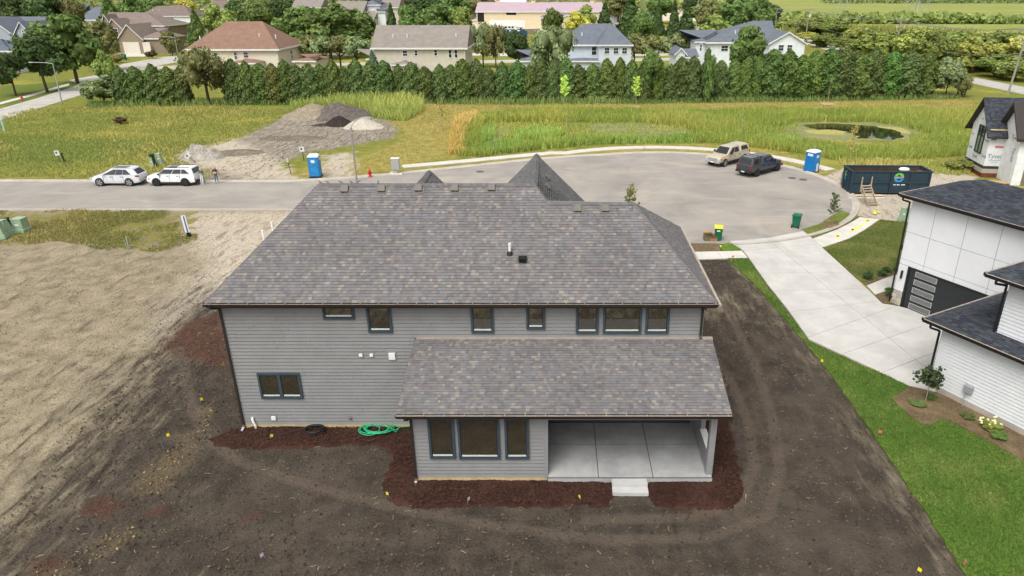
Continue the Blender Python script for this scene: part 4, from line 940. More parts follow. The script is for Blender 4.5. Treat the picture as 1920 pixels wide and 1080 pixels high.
m.build('garage_roof', M_darkfas, th_)
text(gwl, 'Tyvek', 0.6, M_blueprint, (gx - 1.2, gy_ - 0.012, 4.4), ro2); text(gwl, 'Tyvek', 0.6, M_blueprint, (gx - .9, gy_ - 0.012, 2.8), (R(90), R(90), 0))
# pallet of timber beside the wrapped house
plt = empty('timber_pallet', G(1878, 344), R(-8), 'weathered timber pallet lying beside the wrapped house footing', 'pallet')
for k in range(7): boxpart('plank', M_osb, plt, -1.1, 1.1, -0.55 + 0.16*k, -0.55 + 0.16*k + 0.11, 0.13, 0.16)
for x in (-1.0, 0, 1.0): boxpart('bearer', M_osb, plt, x - .05, x + .05, -.55, .55, 0.0, 0.128)
# ================================================================ VEHICLES
M_tyre = mat('tyre_rubber', lin(34, 34, 35), 0.85, 0.15, 8); M_rim = mat('alloy_rim', lin(150, 152, 156), 0.35, 0.1, 6, 0.5, 0.1); M_rimb = mat('black_rim', lin(44, 45, 47), 0.4, 0.1, 6)
M_cglass = glassmat('car_glass', (0.016, 0.019, 0.021), 0.04, 0.6); M_cglass.node_tree.nodes['Principled BSDF'].inputs['IOR'].default_value = 1.55; M_trim = mat('black_trim', lin(42, 42, 43), 0.6, 0.1, 5)
M_red = mat('red_lamp_lens', lin(150, 22, 26), 0.25, 0.1, 5, 0.5); M_lamp = mat('headlamp_lens', lin(196, 202, 206), 0.15, 0.08, 5, 0.6); M_amber = mat('amber_lens', lin(214, 110, 40), 0.3, 0.1); M_plate = mat('number_plate', lin(206, 208, 208), 0.5, 0.1, 12)
M_chrome = mat('bright_chrome', lin(200, 202, 206), 0.2, 0.08, 4, 0.5, 0.8)
def carpaint(name, c, rough=0.28, metal=0.0):
    t = NT(name); n = t.noise(2.0, 4, 0.6); m = t.fin(t.mix(t.step(n, .3, .7), sc3(c, .94), sc3(c, 1.04)), rough, 0.5, metal)
    t.b.inputs['Coat Weight'].default_value = 0.6; t.b.inputs['Coat Roughness'].default_value = 0.08; return m
def wheel_meshes(r, w, dark):
    t = MB(); t.M = Matrix.Rotation(R(90), 4, 'X')
    t.lathe([(r*.68, -w/2), (r*.93, -w/2), (r, -w/2+.05), (r, w/2-.05), (r*.93, w/2), (r*.68, w/2)], 24); ty = t.mesh('tyre', M_tyre, True)
    m = MB(); m.M = Matrix.Rotation(R(90), 4, 'X'); m.lathe([(r*.74, -w/2+.02), (r*.74, w/2+.004), (r*.66, w/2+.004), (r*.64, w/2-.05), (r*.14, w/2-.04), (r*.14, w/2)], 20)
    for k in range(5):
        a = 2*math.pi*k/5; M0 = m.M; m.M = M0 @ Matrix.Rotation(a, 4, 'Z'); m.box(r*.08, r*.68, -.055, .055, w/2-.045, w/2+.002); m.M = M0
    return ty, m.mesh('rim', M_rimb if dark else M_rim)
def section(x, hw, zb, zm, zt, crown=0.03, tuck=0.9):
    h = [(0, zb), (hw*.86, zb), (hw*.97, zb+.08), (hw, zb + (zm-zb)*.55), (hw*.985, zm), (hw*tuck, zt-.02), (hw*tuck*.9, zt), (0, zt+crown)]
    return [(x, y, z) for y, z in h] + [(x, -y, z) for y, z in h[-2:0:-1]]
def quadpatch(mb, Q, poly, off=0.008):
    """Q: four corners (bottom-a, bottom-b, top-b, top-a); poly in (s,t)"""
    a, b, c, d = [Vector(q) for q in Q]; n = (b-a).cross(d-a).normalized()
    P_ = [(a*(1-s)*(1-t) + b*s*(1-t) + c*s*t + d*(1-s)*t) for s, t in poly]
    i0 = [mb.P(p + n*off) for p in P_]; i1 = [mb.P(p - n*0.02) for p in P_]; k = len(poly)
    mb.F(i0); 
    for j in range(k): mb.F((i0[j], i1[j], i1[(j+1) % k], i0[(j+1) % k]))
def cabin(root, name, paint, base, top, zb, zt, windows, crown=0.04, roofmat=None):
    """base/top: (x_rear, x_front, half width); windows: dict side->list of polys in (s,t)"""
    (xr0, xf0, w0), (xr1, xf1, w1) = base, top; m = MB(); e = 0.12
    def rg(xr, xf, w, z, r_): return [(xr, -w + r_, z), (xr, w - r_, z), (xr + r_, w, z), (xf - r_*1.5, w, z), (xf, w - r_*2, z), (xf, -w + r_*2, z), (xf - r_*1.5, -w, z), (xr + r_, -w, z)]
    m.loft([rg(xr0, xf0, w0, zb, .06), rg(xr1, xf1, w1, zt, .08), rg(xr1 + .12, xf1 - .14, w1 - .12, zt + crown, .1)]); o = m.build(name, paint, root, True)
    o.data.polygons.foreach_set('use_smooth', [False]*len(o.data.polygons))
    sides = {'left': [(xf0, w0, zb), (xr0, w0, zb), (xr1, w1, zt), (xf1, w1, zt)], 'right': [(xr0, -w0, zb), (xf0, -w0, zb), (xf1, -w1, zt), (xr1, -w1, zt)],
             'front': [(xf0, -w0, zb), (xf0, w0, zb), (xf1, w1, zt), (xf1, -w1, zt)], 'rear': [(xr0, w0, zb), (xr0, -w0, zb), (xr1, -w1, zt), (xr1, w1, zt)]}
    for sd, polys in windows.items():
        for pl in polys:
            q = MB(); quadpatch(q, sides[sd], [(1 - s_, t_) for s_, t_ in pl][::-1] if sd == 'left' else pl, 0.012)
            q.build('windscreen' if sd == 'front' else 'rear_window' if sd == 'rear' else 'side_window', M_cglass, o)
    return o
def vehicle(name, loc, rz, label, cat, paint, L, W, wb, stations, wr, ww, darkrim, xoff=0.0, arch=M_trim, group=None):
    root = empty(name, loc, rz, label, cat, group); m = MB()
    m.loft([section(*s_) for s_ in stations]); body = m.build('body', paint, root, True)
    try:
        md = body.modifiers.new('es', 'EDGE_SPLIT'); md.split_angle = R(38)
    except Exception: pass
    ty, ri = wheel_meshes(wr, ww, darkrim)
    for x in (wb/2 + xoff, -wb/2 + xoff):
        for sg in (1, -1):
            a = MB(); yy = sg*W/2; P0, P1 = (x, yy*0.6, wr*1.02), (x, yy*1.004, wr*1.02); a.cyl(P0, P1, wr*1.13, n=22); a.build('wheel_arch', arch, body)
            wo = inst('wheel', ty, root, (x, yy*1.012 - sg*ww*.42, wr), (0, 0, 0 if sg < 0 else math.pi)); inst('rim', ri, wo)
    return root, body
SILVER = carpaint('silver_white_paint', lin(206, 208, 212)); WHITE = carpaint('white_paint', lin(226, 228, 230)); TAN = carpaint('pale_gold_paint', lin(186, 174, 152), .3, 0.0); SLATE = carpaint('slate_grey_paint', lin(54, 57, 62), .3, 0.0)
def side_bits(root, body, W, doors, z0, z1, hx, L):
    for sg in (1, -1):
        for x in doors: boxpart('door_seam', M_trim, body, x - .008, x + .008, sg*(W/2*.985) - .01, sg*(W/2*.985) + .016*sg*.0 + .012, z0, z1)
        for x in hx: boxpart('door_handle', M_trim, body, x - .09, x + .09, sg*W/2*.985 - .02, sg*W/2*.985 + .02, z1 - .12, z1 - .08)
# --- silver crossover (rounded) parked at the kerb, nose to the left
c1 = (G(188, 350) + G(247, 348)) / 2
r1, b1 = vehicle('parked_suv', (c1.x, 68.0, 0.012), math.pi, 'silver crossover SUV parked at the kerb, leftmost of the cars', 'car', SILVER, 4.98, 1.95, 2.9,
    [(-2.5, .80, .42, .70, .95, .01), (-2.42, .90, .34, .78, 1.10), (-2.0, .96, .27, .75, 1.18), (-.5, .975, .24, .72, 1.12), (.8, .975, .24, .70, 1.10), (1.15, .965, .24, .68, 1.08, .05), (1.7, .95, .25, .66, 1.00, .05, .82), (2.2, .90, .27, .60, .86, .05, .78), (2.42, .76, .34, .56, .72, .02, .8), (2.5, .6, .42, .54, .62, .01)], .385, .25, False)
cb = cabin(r1, 'cabin', SILVER, (-2.38, 1.35, .90), (-1.85, .35, .68), 1.09, 1.66, {'left': [[(.16, .10), (.385, .06), (.405, .90), (.28, .90)], [(.395, .06), (.60, .06), (.625, .92), (.415, .90)], [(.61, .06), (.93, .06), (.80, .92), (.635, .92)]], 'right': [[(.16, .10), (.385, .06), (.405, .90), (.28, .90)], [(.395, .06), (.60, .06), (.625, .92), (.415, .90)], [(.61, .06), (.93, .06), (.80, .92), (.635, .92)]], 'front': [[(.07, .06), (.93, .06), (.93, .94), (.07, .94)]], 'rear': [[(.1, .1), (.9, .1), (.88, .85), (.12, .85)]]})
boxpart('sunroof', M_cglass, cb, -1.2, .15, -.42, .42, 1.66, 1.706, .02)
for sg in (1, -1):
    boxpart('roof_rail', M_galv, cb, -1.7, .2, sg*.6 - .02, sg*.6 + .02, 1.66, 1.73); boxpart('tail_lamp', M_red, b1, -2.46, -2.12, sg*.84 - .09, sg*.84 + .09, .94, 1.06, .02); boxpart('headlamp', M_lamp, b1, 2.12, 2.42, sg*.72 - .12, sg*.72 + .12, .70, .80, .02); boxpart('door_mirror', SILVER, r1, .85, 1.0, sg*1.0 - .1, sg*1.0 + .1, 1.08, 1.22, .03)
boxpart('number_plate', M_plate, b1, -2.52, -2.49, -.26, .26, .74, .88); boxpart('rear_bumper', M_trim, b1, -2.5, -2.3, -.7, .7, .3, .46, .03); boxpart('grille', M_trim, b1, 2.46, 2.515, -.4, .4, .46, .60, .02)
side_bits(r1, b1, 1.95, (1.0, .05, -.95), .42, 1.04, (.25, -.75), 4.98)
# --- white boxy SUV behind it
c2 = (G(297.5, 348) + G(352, 348)) / 2
r2, b2 = vehicle('parked_suv', (c2.x, 68.0, 0.012), math.pi, 'boxy white SUV with black wheels and cladding that two people stand behind', 'car', WHITE, 4.83, 1.9, 2.82,
    [(-2.40, .82, .40, .80, 1.05, .01), (-2.36, .92, .34, .82, 1.16), (-2.0, .945, .30, .80, 1.18), (-.5, .95, .26, .78, 1.16), (.9, .95, .26, .78, 1.14), (1.2, .945, .27, .76, 1.12, .05), (1.9, .93, .28, .74, 1.04, .04, .86), (2.25, .90, .32, .70, .97, .03, .84), (2.38, .84, .36, .66, .90, .02), (2.42, .74, .42, .6, .80, .01)], .39, .25, True)
cb = cabin(r2, 'cabin', WHITE, (-2.34, 1.25, .89), (-2.12, .55, .72), 1.15, 1.72, {'left': [[(.1, .12), (.33, .12), (.35, .84), (.24, .84)], [(.345, .12), (.60, .12), (.61, .84), (.365, .84)], [(.615, .12), (.965, .12), (.955, .84), (.625, .84)]], 'right': [[(.1, .12), (.33, .12), (.35, .84), (.24, .84)], [(.345, .12), (.60, .12), (.61, .84), (.365, .84)], [(.615, .12), (.965, .12), (.955, .84), (.625, .84)]], 'front': [[(.06, .06), (.94, .06), (.94, .94), (.06, .94)]], 'rear': [[(.06, .1), (.94, .1), (.94, .9), (.06, .9)]]})
boxpart('sunroof', M_cglass, cb, -.6, .35, -.45, .45, 1.72, 1.766, .02)
for sg in (1, -1):
    boxpart('roof_rail', M_trim, cb, -1.9, .35, sg*.64 - .02, sg*.64 + .02, 1.73, 1.80); boxpart('sill_cladding', M_trim, b2, -.95, .95, sg*.93 - .03, sg*.93 + .03, .26, .42); boxpart('tail_lamp', M_red, b2, -2.42, -2.3, sg*.78 - .12, sg*.78 + .12, .66, .76, .02); boxpart('headlamp', M_trim, b2, 2.32, 2.42, sg*.72 - .14, sg*.72 + .14, .82, .92, .02); boxpart('door_mirror', M_trim, r2, .95, 1.1, sg*1.0 - .1, sg*1.0 + .1, 1.12, 1.27, .03)
    boxpart('side_marker', M_amber, b2, 2.0, 2.2, sg*.925 - .02, sg*.925 + .02, .72, .80)
boxpart('rear_bumper', M_trim, b2, -2.44, -2.2, -.86, .86, .32, .60, .04); boxpart('front_bumper', M_trim, b2, 2.3, 2.46, -.8, .8, .34, .52, .04); boxpart('number_plate', M_plate, b2, -2.455, -2.44, -.26, .26, .5, .6)
side_bits(r2, b2, 1.9, (1.0, .05, -.95), .44, 1.1, (.25, -.75), 4.83)
# --- pickups with canopies on the turning circle
def pickup(loc, rz, label, paint, dark, L=5.9):
    r_, b_ = vehicle('pickup_truck', loc, rz, label, 'pickup truck', paint, L, 2.0, 3.7,
        [(-2.85, .9, .55, .95, 1.22, 0), (-2.8, .96, .5, .95, 1.28, 0), (-1.0, .985, .46, .92, 1.26, 0), (-.9, .985, .44, .9, 1.24), (1.2, .985, .44, .88, 1.22), (1.5, .975, .44, .88, 1.22, .04, .88), (2.5, .96, .46, .84, 1.14, .04, .86), (2.85, .93, .5, .78, 1.04, .02, .86), (2.95, .84, .56, .74, .92, .01)], .41, .28, dark, 0.1)
    w4 = [[(.08, .12), (.46, .12), (.46, .86), (.12, .86)], [(.50, .12), (.86, .12), (.72, .86), (.50, .86)]]
    cb = cabin(r_, 'cab', paint, (-.95, 1.55, .90), (-.80, .75, .72), 1.22, 1.92, {'left': w4, 'right': w4, 'front': [[(.06, .06), (.94, .06), (.93, .94), (.07, .94)]]})
    cp = cabin(r_, 'canopy', paint, (-2.80, -1.0, .92), (-2.55, -1.02, .76), 1.28, 1.93, {'left': [[(.16, .16), (.92, .16), (.92, .80), (.24, .80)]], 'right': [[(.16, .16), (.92, .16), (.92, .80), (.24, .80)]], 'rear': [[(.08, .08), (.92, .08), (.90, .88), (.10, .88)]]})
    for sg in (1, -1):
        boxpart('tail_lamp', M_red, b_, -2.87, -2.72, sg*.86 - .08, sg*.86 + .08, .90, 1.2, .02); boxpart('headlamp', M_lamp, b_, 2.72, 2.93, sg*.76 - .12, sg*.76 + .12, .78, .98, .02); boxpart('door_mirror', M_trim if dark else M_amber if False else M_trim, r_, .95, 1.1, sg*1.1 - .14, sg*1.1 + .1, 1.22, 1.45, .03)
        boxpart('running_board', M_trim, r_, -1.0, 1.2, sg*.97 - .08, sg*.97 + .08, .38, .45)
    boxpart('grille', M_chrome if not dark else M_trim, b_, 2.9, 2.975, -.55, .55, .72, .98, .02); boxpart('front_bumper', M_chrome if not dark else M_trim, b_, 2.8, 3.02, -.92, .92, .46, .66, .04)
    boxpart('rear_bumper', M_trim if dark else M_chrome, b_, -3.0, -2.82, -.92, .92, .48, .68, .04); boxpart('number_plate', M_plate, b_, -3.02, -3.0, -.2, .2, .5, .64); boxpart('number_plate', M_plate, b_, 3.02, 3.04, -.2, .2, .5, .62)
    for sg in (1, -1): boxpart('turn_signal', M_amber, b_, 2.5, 2.75, sg*.93 - .03, sg*.93 + .03, .82, .96, .01)
    side_bits(r_, b_, 1.98, (1.15, .15, -.85), .5, 1.15, (.35, -.65), L)
    if dark:
        for x in (-2.3, -1.6, -1.0):
            boxpart('roof_bar', M_galv, cp, x - .03, x + .03, -.72, .72, 2.02, 2.06)
            for sg in (1, -1): boxpart('bar_foot', M_trim, cp, x - .07, x + .07, sg*.66 - .07, sg*.66 + .07, 1.93, 2.03, .01)
    return r_
pickup((19.3, 77.2, 0.012), R(223), 'pale gold pickup truck with matching canopy parked nose toward the street', TAN, False)
pickup((21.6, 72.7, 0.012), R(41), 'dark slate pickup truck with canopy and roof bars showing its tailgate', SLATE, True)

# ================================================================ STREET FURNITURE AND SITE THINGS
M_pblue = mat('blue_moulded_plastic', lin(22, 112, 176), 0.45, 0.08, 2, 0.4); M_pblue2 = mat('light_blue_plastic', lin(44, 134, 196), 0.45, 0.08, 2, 0.4)
M_pwhite = mat('white_moulded_plastic', lin(222, 224, 226), 0.45, 0.05, 3)
def toilet(loc, rz, label):
    r = empty('portable_toilet', loc, rz, label, 'portable toilet', 'portable toilets by the street')
    m = MB(); m.hexa([(-.56, -.58, .1), (.56, -.58, .1), (.56, .58, .1), (-.56, .58, .1), (-.52, -.54, 2.08), (.52, -.54, 2.08), (.52, .54, 2.08), (-.52, .54, 2.08)]); b_ = m.build('cabin', M_pblue, r, False, 0.03)
    boxpart('skid', M_black, r, -.6, .6, -.6, .6, 0, .1, .02)
    m = MB(); m.loft([[(-.56, -.58, 2.08), (.56, -.58, 2.08), (.56, .58, 2.08), (-.56, .58, 2.08)], [(-.54, -.56, 2.2), (.54, -.56, 2.2), (.54, .56, 2.2), (-.54, .56, 2.2)], [(-.4, -.3, 2.33), (.4, -.3, 2.33), (.4, .3, 2.33), (-.4, .3, 2.33)]]); m.build('roof', M_pwhite, r, False, 0.03)
    m = MB(); m.hexa([(-.42, -.60, .16), (.42, -.60, .16), (.42, -.57, .16), (-.42, -.57, .16), (-.40, -.575, 1.98), (.40, -.575, 1.98), (.40, -.53, 1.98), (-.40, -.53, 1.98)]); d = m.build('door', M_pblue2, r)
    boxpart('door_sign', M_pwhite, d, -.22, .14, -.60, -.575, 1.55, 1.82); boxpart('latch', M_black, d, .3, .36, -.61, -.58, 1.0, 1.12)
    for z, t_ in ((.45, 25), (1.25, -25)):
        m = MB(); m.M = Matrix.Translation((0, -.60, z)) @ Matrix.Rotation(R(t_), 4, 'Y'); m.box(-.36, .36, -.015, .015, -.02, .02); m.build('door_rib', M_pblue, d)
    for sg in (1, -1):
        boxpart('side_vent', M_pwhite, r, sg*.53 - .012, sg*.53 + .012, -.3, .3, 1.72, 1.95)
    m = MB(); m.cyl((.42, .42, 2.2), (.42, .42, 2.45), .05); m.build('vent_stack', M_black, r)
    return r
toilet(G(590, 333) + Vector((0, .5, 0.0)), R(8), 'blue portable toilet with white roof left of the tall lamp post')
tr_ = toilet(G(1524, 324) + Vector((0, .6, 0.0)), R(38), 'blue portable toilet with notices taped on, beside the big waste container')
boxpart('notice', M_pwhite, tr_, -.1, .25, -.62, -.61, .1, .95); boxpart('notice', M_pwhite, tr_, .60, .61, -.4, -.05, .1, .9)
# roll-off container
M_dump = mat('dark_teal_steel', lin(38, 58, 68), 0.55, 0.15, 1.5, 0.35, bump=0.1, bscale=6); M_dumpin = mat('rusty_steel_inside', lin(74, 56, 46), 0.85, 0.3, 1.5)
dp = empty('waste_container', (27.9, 64.25, 0.03), R(-1), 'dark teal open roll-off waste container with round green and blue emblem', 'waste container')
DL, DW, DH = 7.35, 2.35, 2.08
m = MB(); t_ = .06
for q in ((0, DL, 0, t_), (0, DL, DW - t_, DW), (0, t_, t_, DW - t_), (DL - t_, DL, t_, DW - t_)): m.box(q[0], q[1], q[2], q[3], .22, DH)
m.build('shell', M_dump, dp)
boxpart('floor', M_dumpin, dp, t_, DL - t_, t_, DW - t_, .2, .3)
for q in ((t_ + .003, DL - t_ - .003, DW - t_ - .012, DW - t_ - .003), (DL - t_ - .012, DL - t_ - .003, t_ + .003, DW - t_ - .015), (t_ + .003, t_ + .012, t_ + .003, DW - t_ - .015)): boxpart('inner_wall', M_dumpin, dp, q[0], q[1], q[2], q[3], .3, DH - .1)
for q in ((-.06, DL + .06, -.07, .07), (-.06, DL + .06, DW - .07, DW + .07), (-.07, .07, .075, DW - .075), (DL - .07, DL + .07, .075, DW - .075)): boxpart('top_rail', M_dump, dp, q[0], q[1], q[2], q[3], DH, DH + .12, .02)
for x in (.05, 1.85, 3.65, 5.45, 7.2): boxpart('rib', M_dump, dp, x - .07, x + .09, -.11, -.002, .05, DH - .002, .01)
for x in (.6, 1.2, 1.8): boxpart('end_rib', M_dump, dp, -.1, -.002, x - .05, x + .05, .1, DH - .002, .01)
for z in (.12, 1.05): boxpart('side_rail', M_dump, dp, .1, DL - .1, -.09, -.003, z, z + .12, .01)
for x in (.3, DL - .3):
    for y_ in (.3, DW - .3):
        m = MB(); m.cyl((x, y_ - .12, .11), (x, y_ + .12, .11), .11, n=14); m.build('roller', M_black, dp)
M_lblue = mat('emblem_blue', lin(40, 150, 206), 0.5, 0.05); M_lgreen = mat('emblem_green', lin(104, 190, 76), 0.5, 0.05); M_lwhite = mat('emblem_white', lin(232, 234, 234), 0.5, 0.03)
def emblem(parent, c, rot, r):
    e = empty('emblem', c, 0); e.parent = parent; e.rotation_euler = rot
    for a0, a1, mm in ((20, 200, M_lgreen), (200, 380, M_lblue)):
        m = MB(); N = 16; o_ = [m.P((r*math.cos(R(a0+(a1-a0)*k/N)), r*math.sin(R(a0+(a1-a0)*k/N)), 0)) for k in range(N+1)]; wv = [r*(.45 + .35*abs(math.sin(math.pi*k/N))) for k in range(N+1)]; i_ = [m.P((wv[k]*.75*math.cos(R(a0+(a1-a0)*k/N)), wv[k]*.75*math.sin(R(a0+(a1-a0)*k/N)), 0)) for k in range(N+1)]
        for k in range(N): m.F((o_[k], o_[k+1], i_[k+1], i_[k]))
        m.build('swirl', mm, e)
    m = MB(); m.box(-r*1.05, r*1.05, -r*.28, r*.28, .003, .006); m.build('name_band', M_dump, e)
    text(e, 'GROOT', r*.55, M_lwhite, (0, 0, .012), (0, 0, 0))
emblem(dp, (4.35, -.012, 1.58), (R(90), 0, 0), .46); emblem(dp, (-.012, 1.5, 1.45), (R(90), 0, R(-90)), .42)
for k, (x, w_) in enumerate(((3.92, .26), (4.26, .26), (4.66, .36))): boxpart('phone_number', M_lwhite, dp, x, x + w_, -.096, -.093, 1.10, 1.16) if False else boxpart('phone_number', M_lwhite, dp, x, x + w_, -.010, -.004, .86, .95)
M_wood = mat('weathered_timber', lin(168, 150, 128), 0.85, 0.2, 5); M_woodn = mat('fresh_timber', lin(206, 182, 142), 0.8, 0.15, 5)
# rubble and timber inside it
for k, (x, y_, L_, rz, rx) in enumerate(((5.3, .7, 2.2, 25, 16), (5.6, .9, 2.0, 40, 20), (5.0, 1.2, 2.4, 10, 12), (6.2, .6, 1.8, 60, 22), (5.8, 1.3, 2.2, 150, 10), (4.6, .8, 1.8, 75, 8))):
    m = MB(); m.box(-L_/2, L_/2, -.045, .045, -.02, .02); o = m.build('timber_offcut', M_woodn); o.location = dp.matrix_world @ Vector((0, 0, 0)) + Vector((27.9 + x, 64.25 + y_, 2.12 + .03*k)); o.rotation_euler = (0, R(-rx), R(rz))
    tag(o, ['pale timber offcut, lowest in the tangle at the right end of the waste container', 'pale timber offcut crossing the tangle steeply in the waste container', 'longest pale timber offcut lying flattest in the waste container', 'pale timber offcut nearest the near right rim of the waste container', 'pale timber offcut slanting the other way in the waste container', 'pale timber offcut farthest left in the waste container tangle'][k], 'timber', 'timber offcuts in the waste container')
m = MB(); n_ = 22
for i in range(n_):
    for j in range(9):
        pass
gx_, gy_2 = np.meshgrid(np.linspace(.1, DL - .1, 36), np.linspace(.1, DW - .1, 14)); gz_ = 1.35 + (fbm(gx_*1.5, gy_2*1.5, 3, 31) - .4) * .9 + .35*np.clip(gx_ - 4, 0, 2)/2 + rng.random(gx_.shape)*.12
ii = np.arange(gx_.size).reshape(gx_.shape); ff = np.stack([ii[:-1,:-1], ii[:-1,1:], ii[1:,1:], ii[1:,:-1]], -1).reshape(-1, 4)
t = NT('mixed_rubble'); M_rub = t.fin(t.ramp(t.noise(2.5, 5, .7), [(.3, lin(62, 50, 44)), (.5, lin(108, 92, 78)), (.62, lin(90, 66, 54)), (.75, lin(190, 182, 172))]), .9, .1)
o = inst('rubble', np_mesh('rubble', np.stack([gx_, gy_2, np.minimum(gz_, 1.98)], -1).reshape(-1, 3), ff, [M_rub])); o.location = (27.9, 64.25, 0.03); o.rotation_euler = (0, 0, R(-1)); tag(o, 'mixed building rubble filling the waste container', 'rubble', kind='stuff')
m = MB(); m.lathe([(.05, 0), (.42, .05), (.5, .25), (.36, .45), (.1, .5)], 12); o = m.build('debris_sack', M_pwhite, None, True); o.location = (33.6, 66.2, 1.75); o.scale = (1.1, .7, .7); tag(o, 'bulging white sack on top of the waste container', 'sack')
# timber steps up to the container
st = empty('timber_steps', G(1637, 386), R(8), 'rough timber steps with two handrail posts leaning on the waste container', 'steps')
runL, rise = 1.55, 1.5
for sx_ in (-.42, .42): 
    m = MB(); m.hexa([(sx_-.03, -.05, 0), (sx_+.03, -.05, 0), (sx_+.03, .2, 0), (sx_-.03, .2, 0), (sx_-.03, runL, rise), (sx_+.03, runL, rise), (sx_+.03, runL+.2, rise), (sx_-.03, runL+.2, rise)]); m.build('stringer', M_wood, st)
for k in range(8): boxpart('tread', M_wood, st, -.46, .46, runL*(k+.3)/8 - .02, runL*(k+.3)/8 + .2, rise*(k+.6)/8, rise*(k+.6)/8 + .04)
for sx_ in (-.47, .47): boxpart('handrail_post', M_wood, st, sx_ - .04, sx_ + .04, runL + .0, runL + .09, rise - .6, rise + .75)
m = MB(); m.tube([(-.5, runL - .9, .0), (-.5, runL + .05, rise*.9)], .04, 4); m.build('brace', M_wood, st)
o = boxpart('plywood_sheet', M_woodn, None, 0, 2.9, 0, .62, 0, .02); o.location = G(1600, 369) + Vector((0, 0, .06)); o.rotation_euler = (0, 0, R(-1)); tag(o, 'tan plywood sheet lying under the timber steps', 'plywood')
o = boxpart('kerb_plank', M_pwhite, None, 0, 3.3, 0, .14, 0, .06); o.location = G(1592, 371.5) + Vector((0, 0, -.01)); tag(o, 'white painted plank on the gravel in front of the waste container', 'plank')
pl = empty('timber_pallet', G(1577, 347), R(70), 'grey timber pallet leaning on the left end of the waste container', 'pallet')
for k in range(6): 
    b = boxpart('slat', M_wood, pl, -.6, .6, -.02, .02, .12 + .2*k, .24 + .2*k)
for x in (-.55, .55): boxpart('bearer', M_wood, pl, x - .04, x + .04, .022, .1, 0, 1.25)
# wheeled bins
M_bing = mat('green_bin_plastic', lin(22, 104, 74), 0.5, 0.08, 2, 0.35); M_biny = mat('yellow_bin_lid', lin(226, 204, 60), 0.5, 0.06, 2)
def bin_(loc, rz, label, lidm):
    r = empty('wheeled_bin', loc, rz, label, 'bin', 'wheeled bins by the street'); m = MB()
    m.hexa([(-.25, -.26, .06), (.25, -.26, .06), (.25, .26, .06), (-.25, .26, .06), (-.31, -.36, 1.02), (.31, -.36, 1.02), (.31, .36, 1.02), (-.31, .36, 1.02)]); m.build('body', M_bing, r, False, .03)
    m = MB(); m.loft([[(-.34, -.4, 1.02), (.34, -.4, 1.02), (.34, .4, 1.02), (-.34, .4, 1.02)], [(-.32, -.38, 1.08), (.32, -.38, 1.08), (.32, .4, 1.1), (-.32, .4, 1.1)], [(-.2, -.25, 1.13), (.2, -.25, 1.13), (.2, .28, 1.14), (-.2, .28, 1.14)]]); m.build('lid', lidm, r, False, .01)
    m = MB(); m.cyl((-.26, .44, 1.03), (.26, .44, 1.03), .025, n=8); m.build('handle', M_bing, r); boxpart('label_plate', M_lwhite, r, -.12, .12, -.345, -.335, .78, .9)
    for sg in (1, -1): m = MB(); m.cyl((sg*.3, .3, .14), (sg*.22, .3, .14), .14, n=16); m.build('wheel', M_black, r)
    return r
bin_(G(1347, 452) + Vector((0, .25, .012)), R(-12), 'green wheeled bin with yellow lid beside cardboard boxes', M_biny)
bin_(G(1496, 428) + Vector((-.1, .25, .012)), R(150), 'all green wheeled bin standing alone on the street edge', M_bing)
M_card = mat('brown_cardboard', lin(170, 132, 98), 0.9, 0.12, 5); M_cardp = mat('printed_box_green', lin(112, 108, 78), 0.8, 0.2, 8)
for (px, py, w_, h_, mm, lab) in ((1327.5, 451, .62, .52, M_cardp, 'open cardboard box with printed sides, larger one beside the yellow-lidded bin'), (1337, 451.5, .55, .32, M_card, 'small brown cardboard box tucked against the yellow-lidded bin')):
    r = empty('cardboard_box', G(px, py) + Vector((0, .1, .012)), R(6), lab, 'box'); m = MB()
    for q in ((-w_/2, w_/2, -.25, -.235), (-w_/2, w_/2, .235, .25), (-w_/2, -w_/2 + .015, -.235, .235), (w_/2 - .015, w_/2, -.235, .235)): m.box(q[0], q[1], q[2], q[3], .0, h_)
    m.box(-w_/2, w_/2, -.25, .25, 0, .012); m.build('box_wall', mm, r)
    for sg in (1, -1):
        m = MB(); m.hexa([(-w_/2, sg*.25, h_), (w_/2, sg*.25, h_), (w_/2, sg*.27, h_), (-w_/2, sg*.27, h_), (-w_/2, sg*.40, h_ + .12), (w_/2, sg*.40, h_ + .12), (w_/2, sg*.41, h_ + .12), (-w_/2, sg*.41, h_ + .12)]); m.build('flap', M_card, r)
# grey cluster mailbox
mb_ = empty('cluster_mailbox', G(743, 326), R(2), 'grey cluster mailbox on a pedestal at the start of the pavement', 'mailbox')
M_mgrey = mat('pale_grey_metal', lin(166, 168, 164), 0.5, 0.05, 3)
boxpart('pad', M_walk, mb_, -.7, .7, -.5, .6, 0, .1); boxpart('pedestal', M_mgrey, mb_, -.14, .14, -.12, .14, .1, .5, .01); c_b = boxpart('cabinet', M_mgrey, mb_, -.4, .4, -.23, .25, .5, 1.62, .02)
for i in range(3):
    for j in range(5): boxpart('locker_door', M_mgrey, c_b, -.37 + .25*i, -.37 + .25*i + .23, -.242, -.231, .56 + .2*j, .56 + .2*j + .185)
boxpart('cap', M_pwhite, mb_, -.43, .43, -.26, .28, 1.622, 1.68, .01)
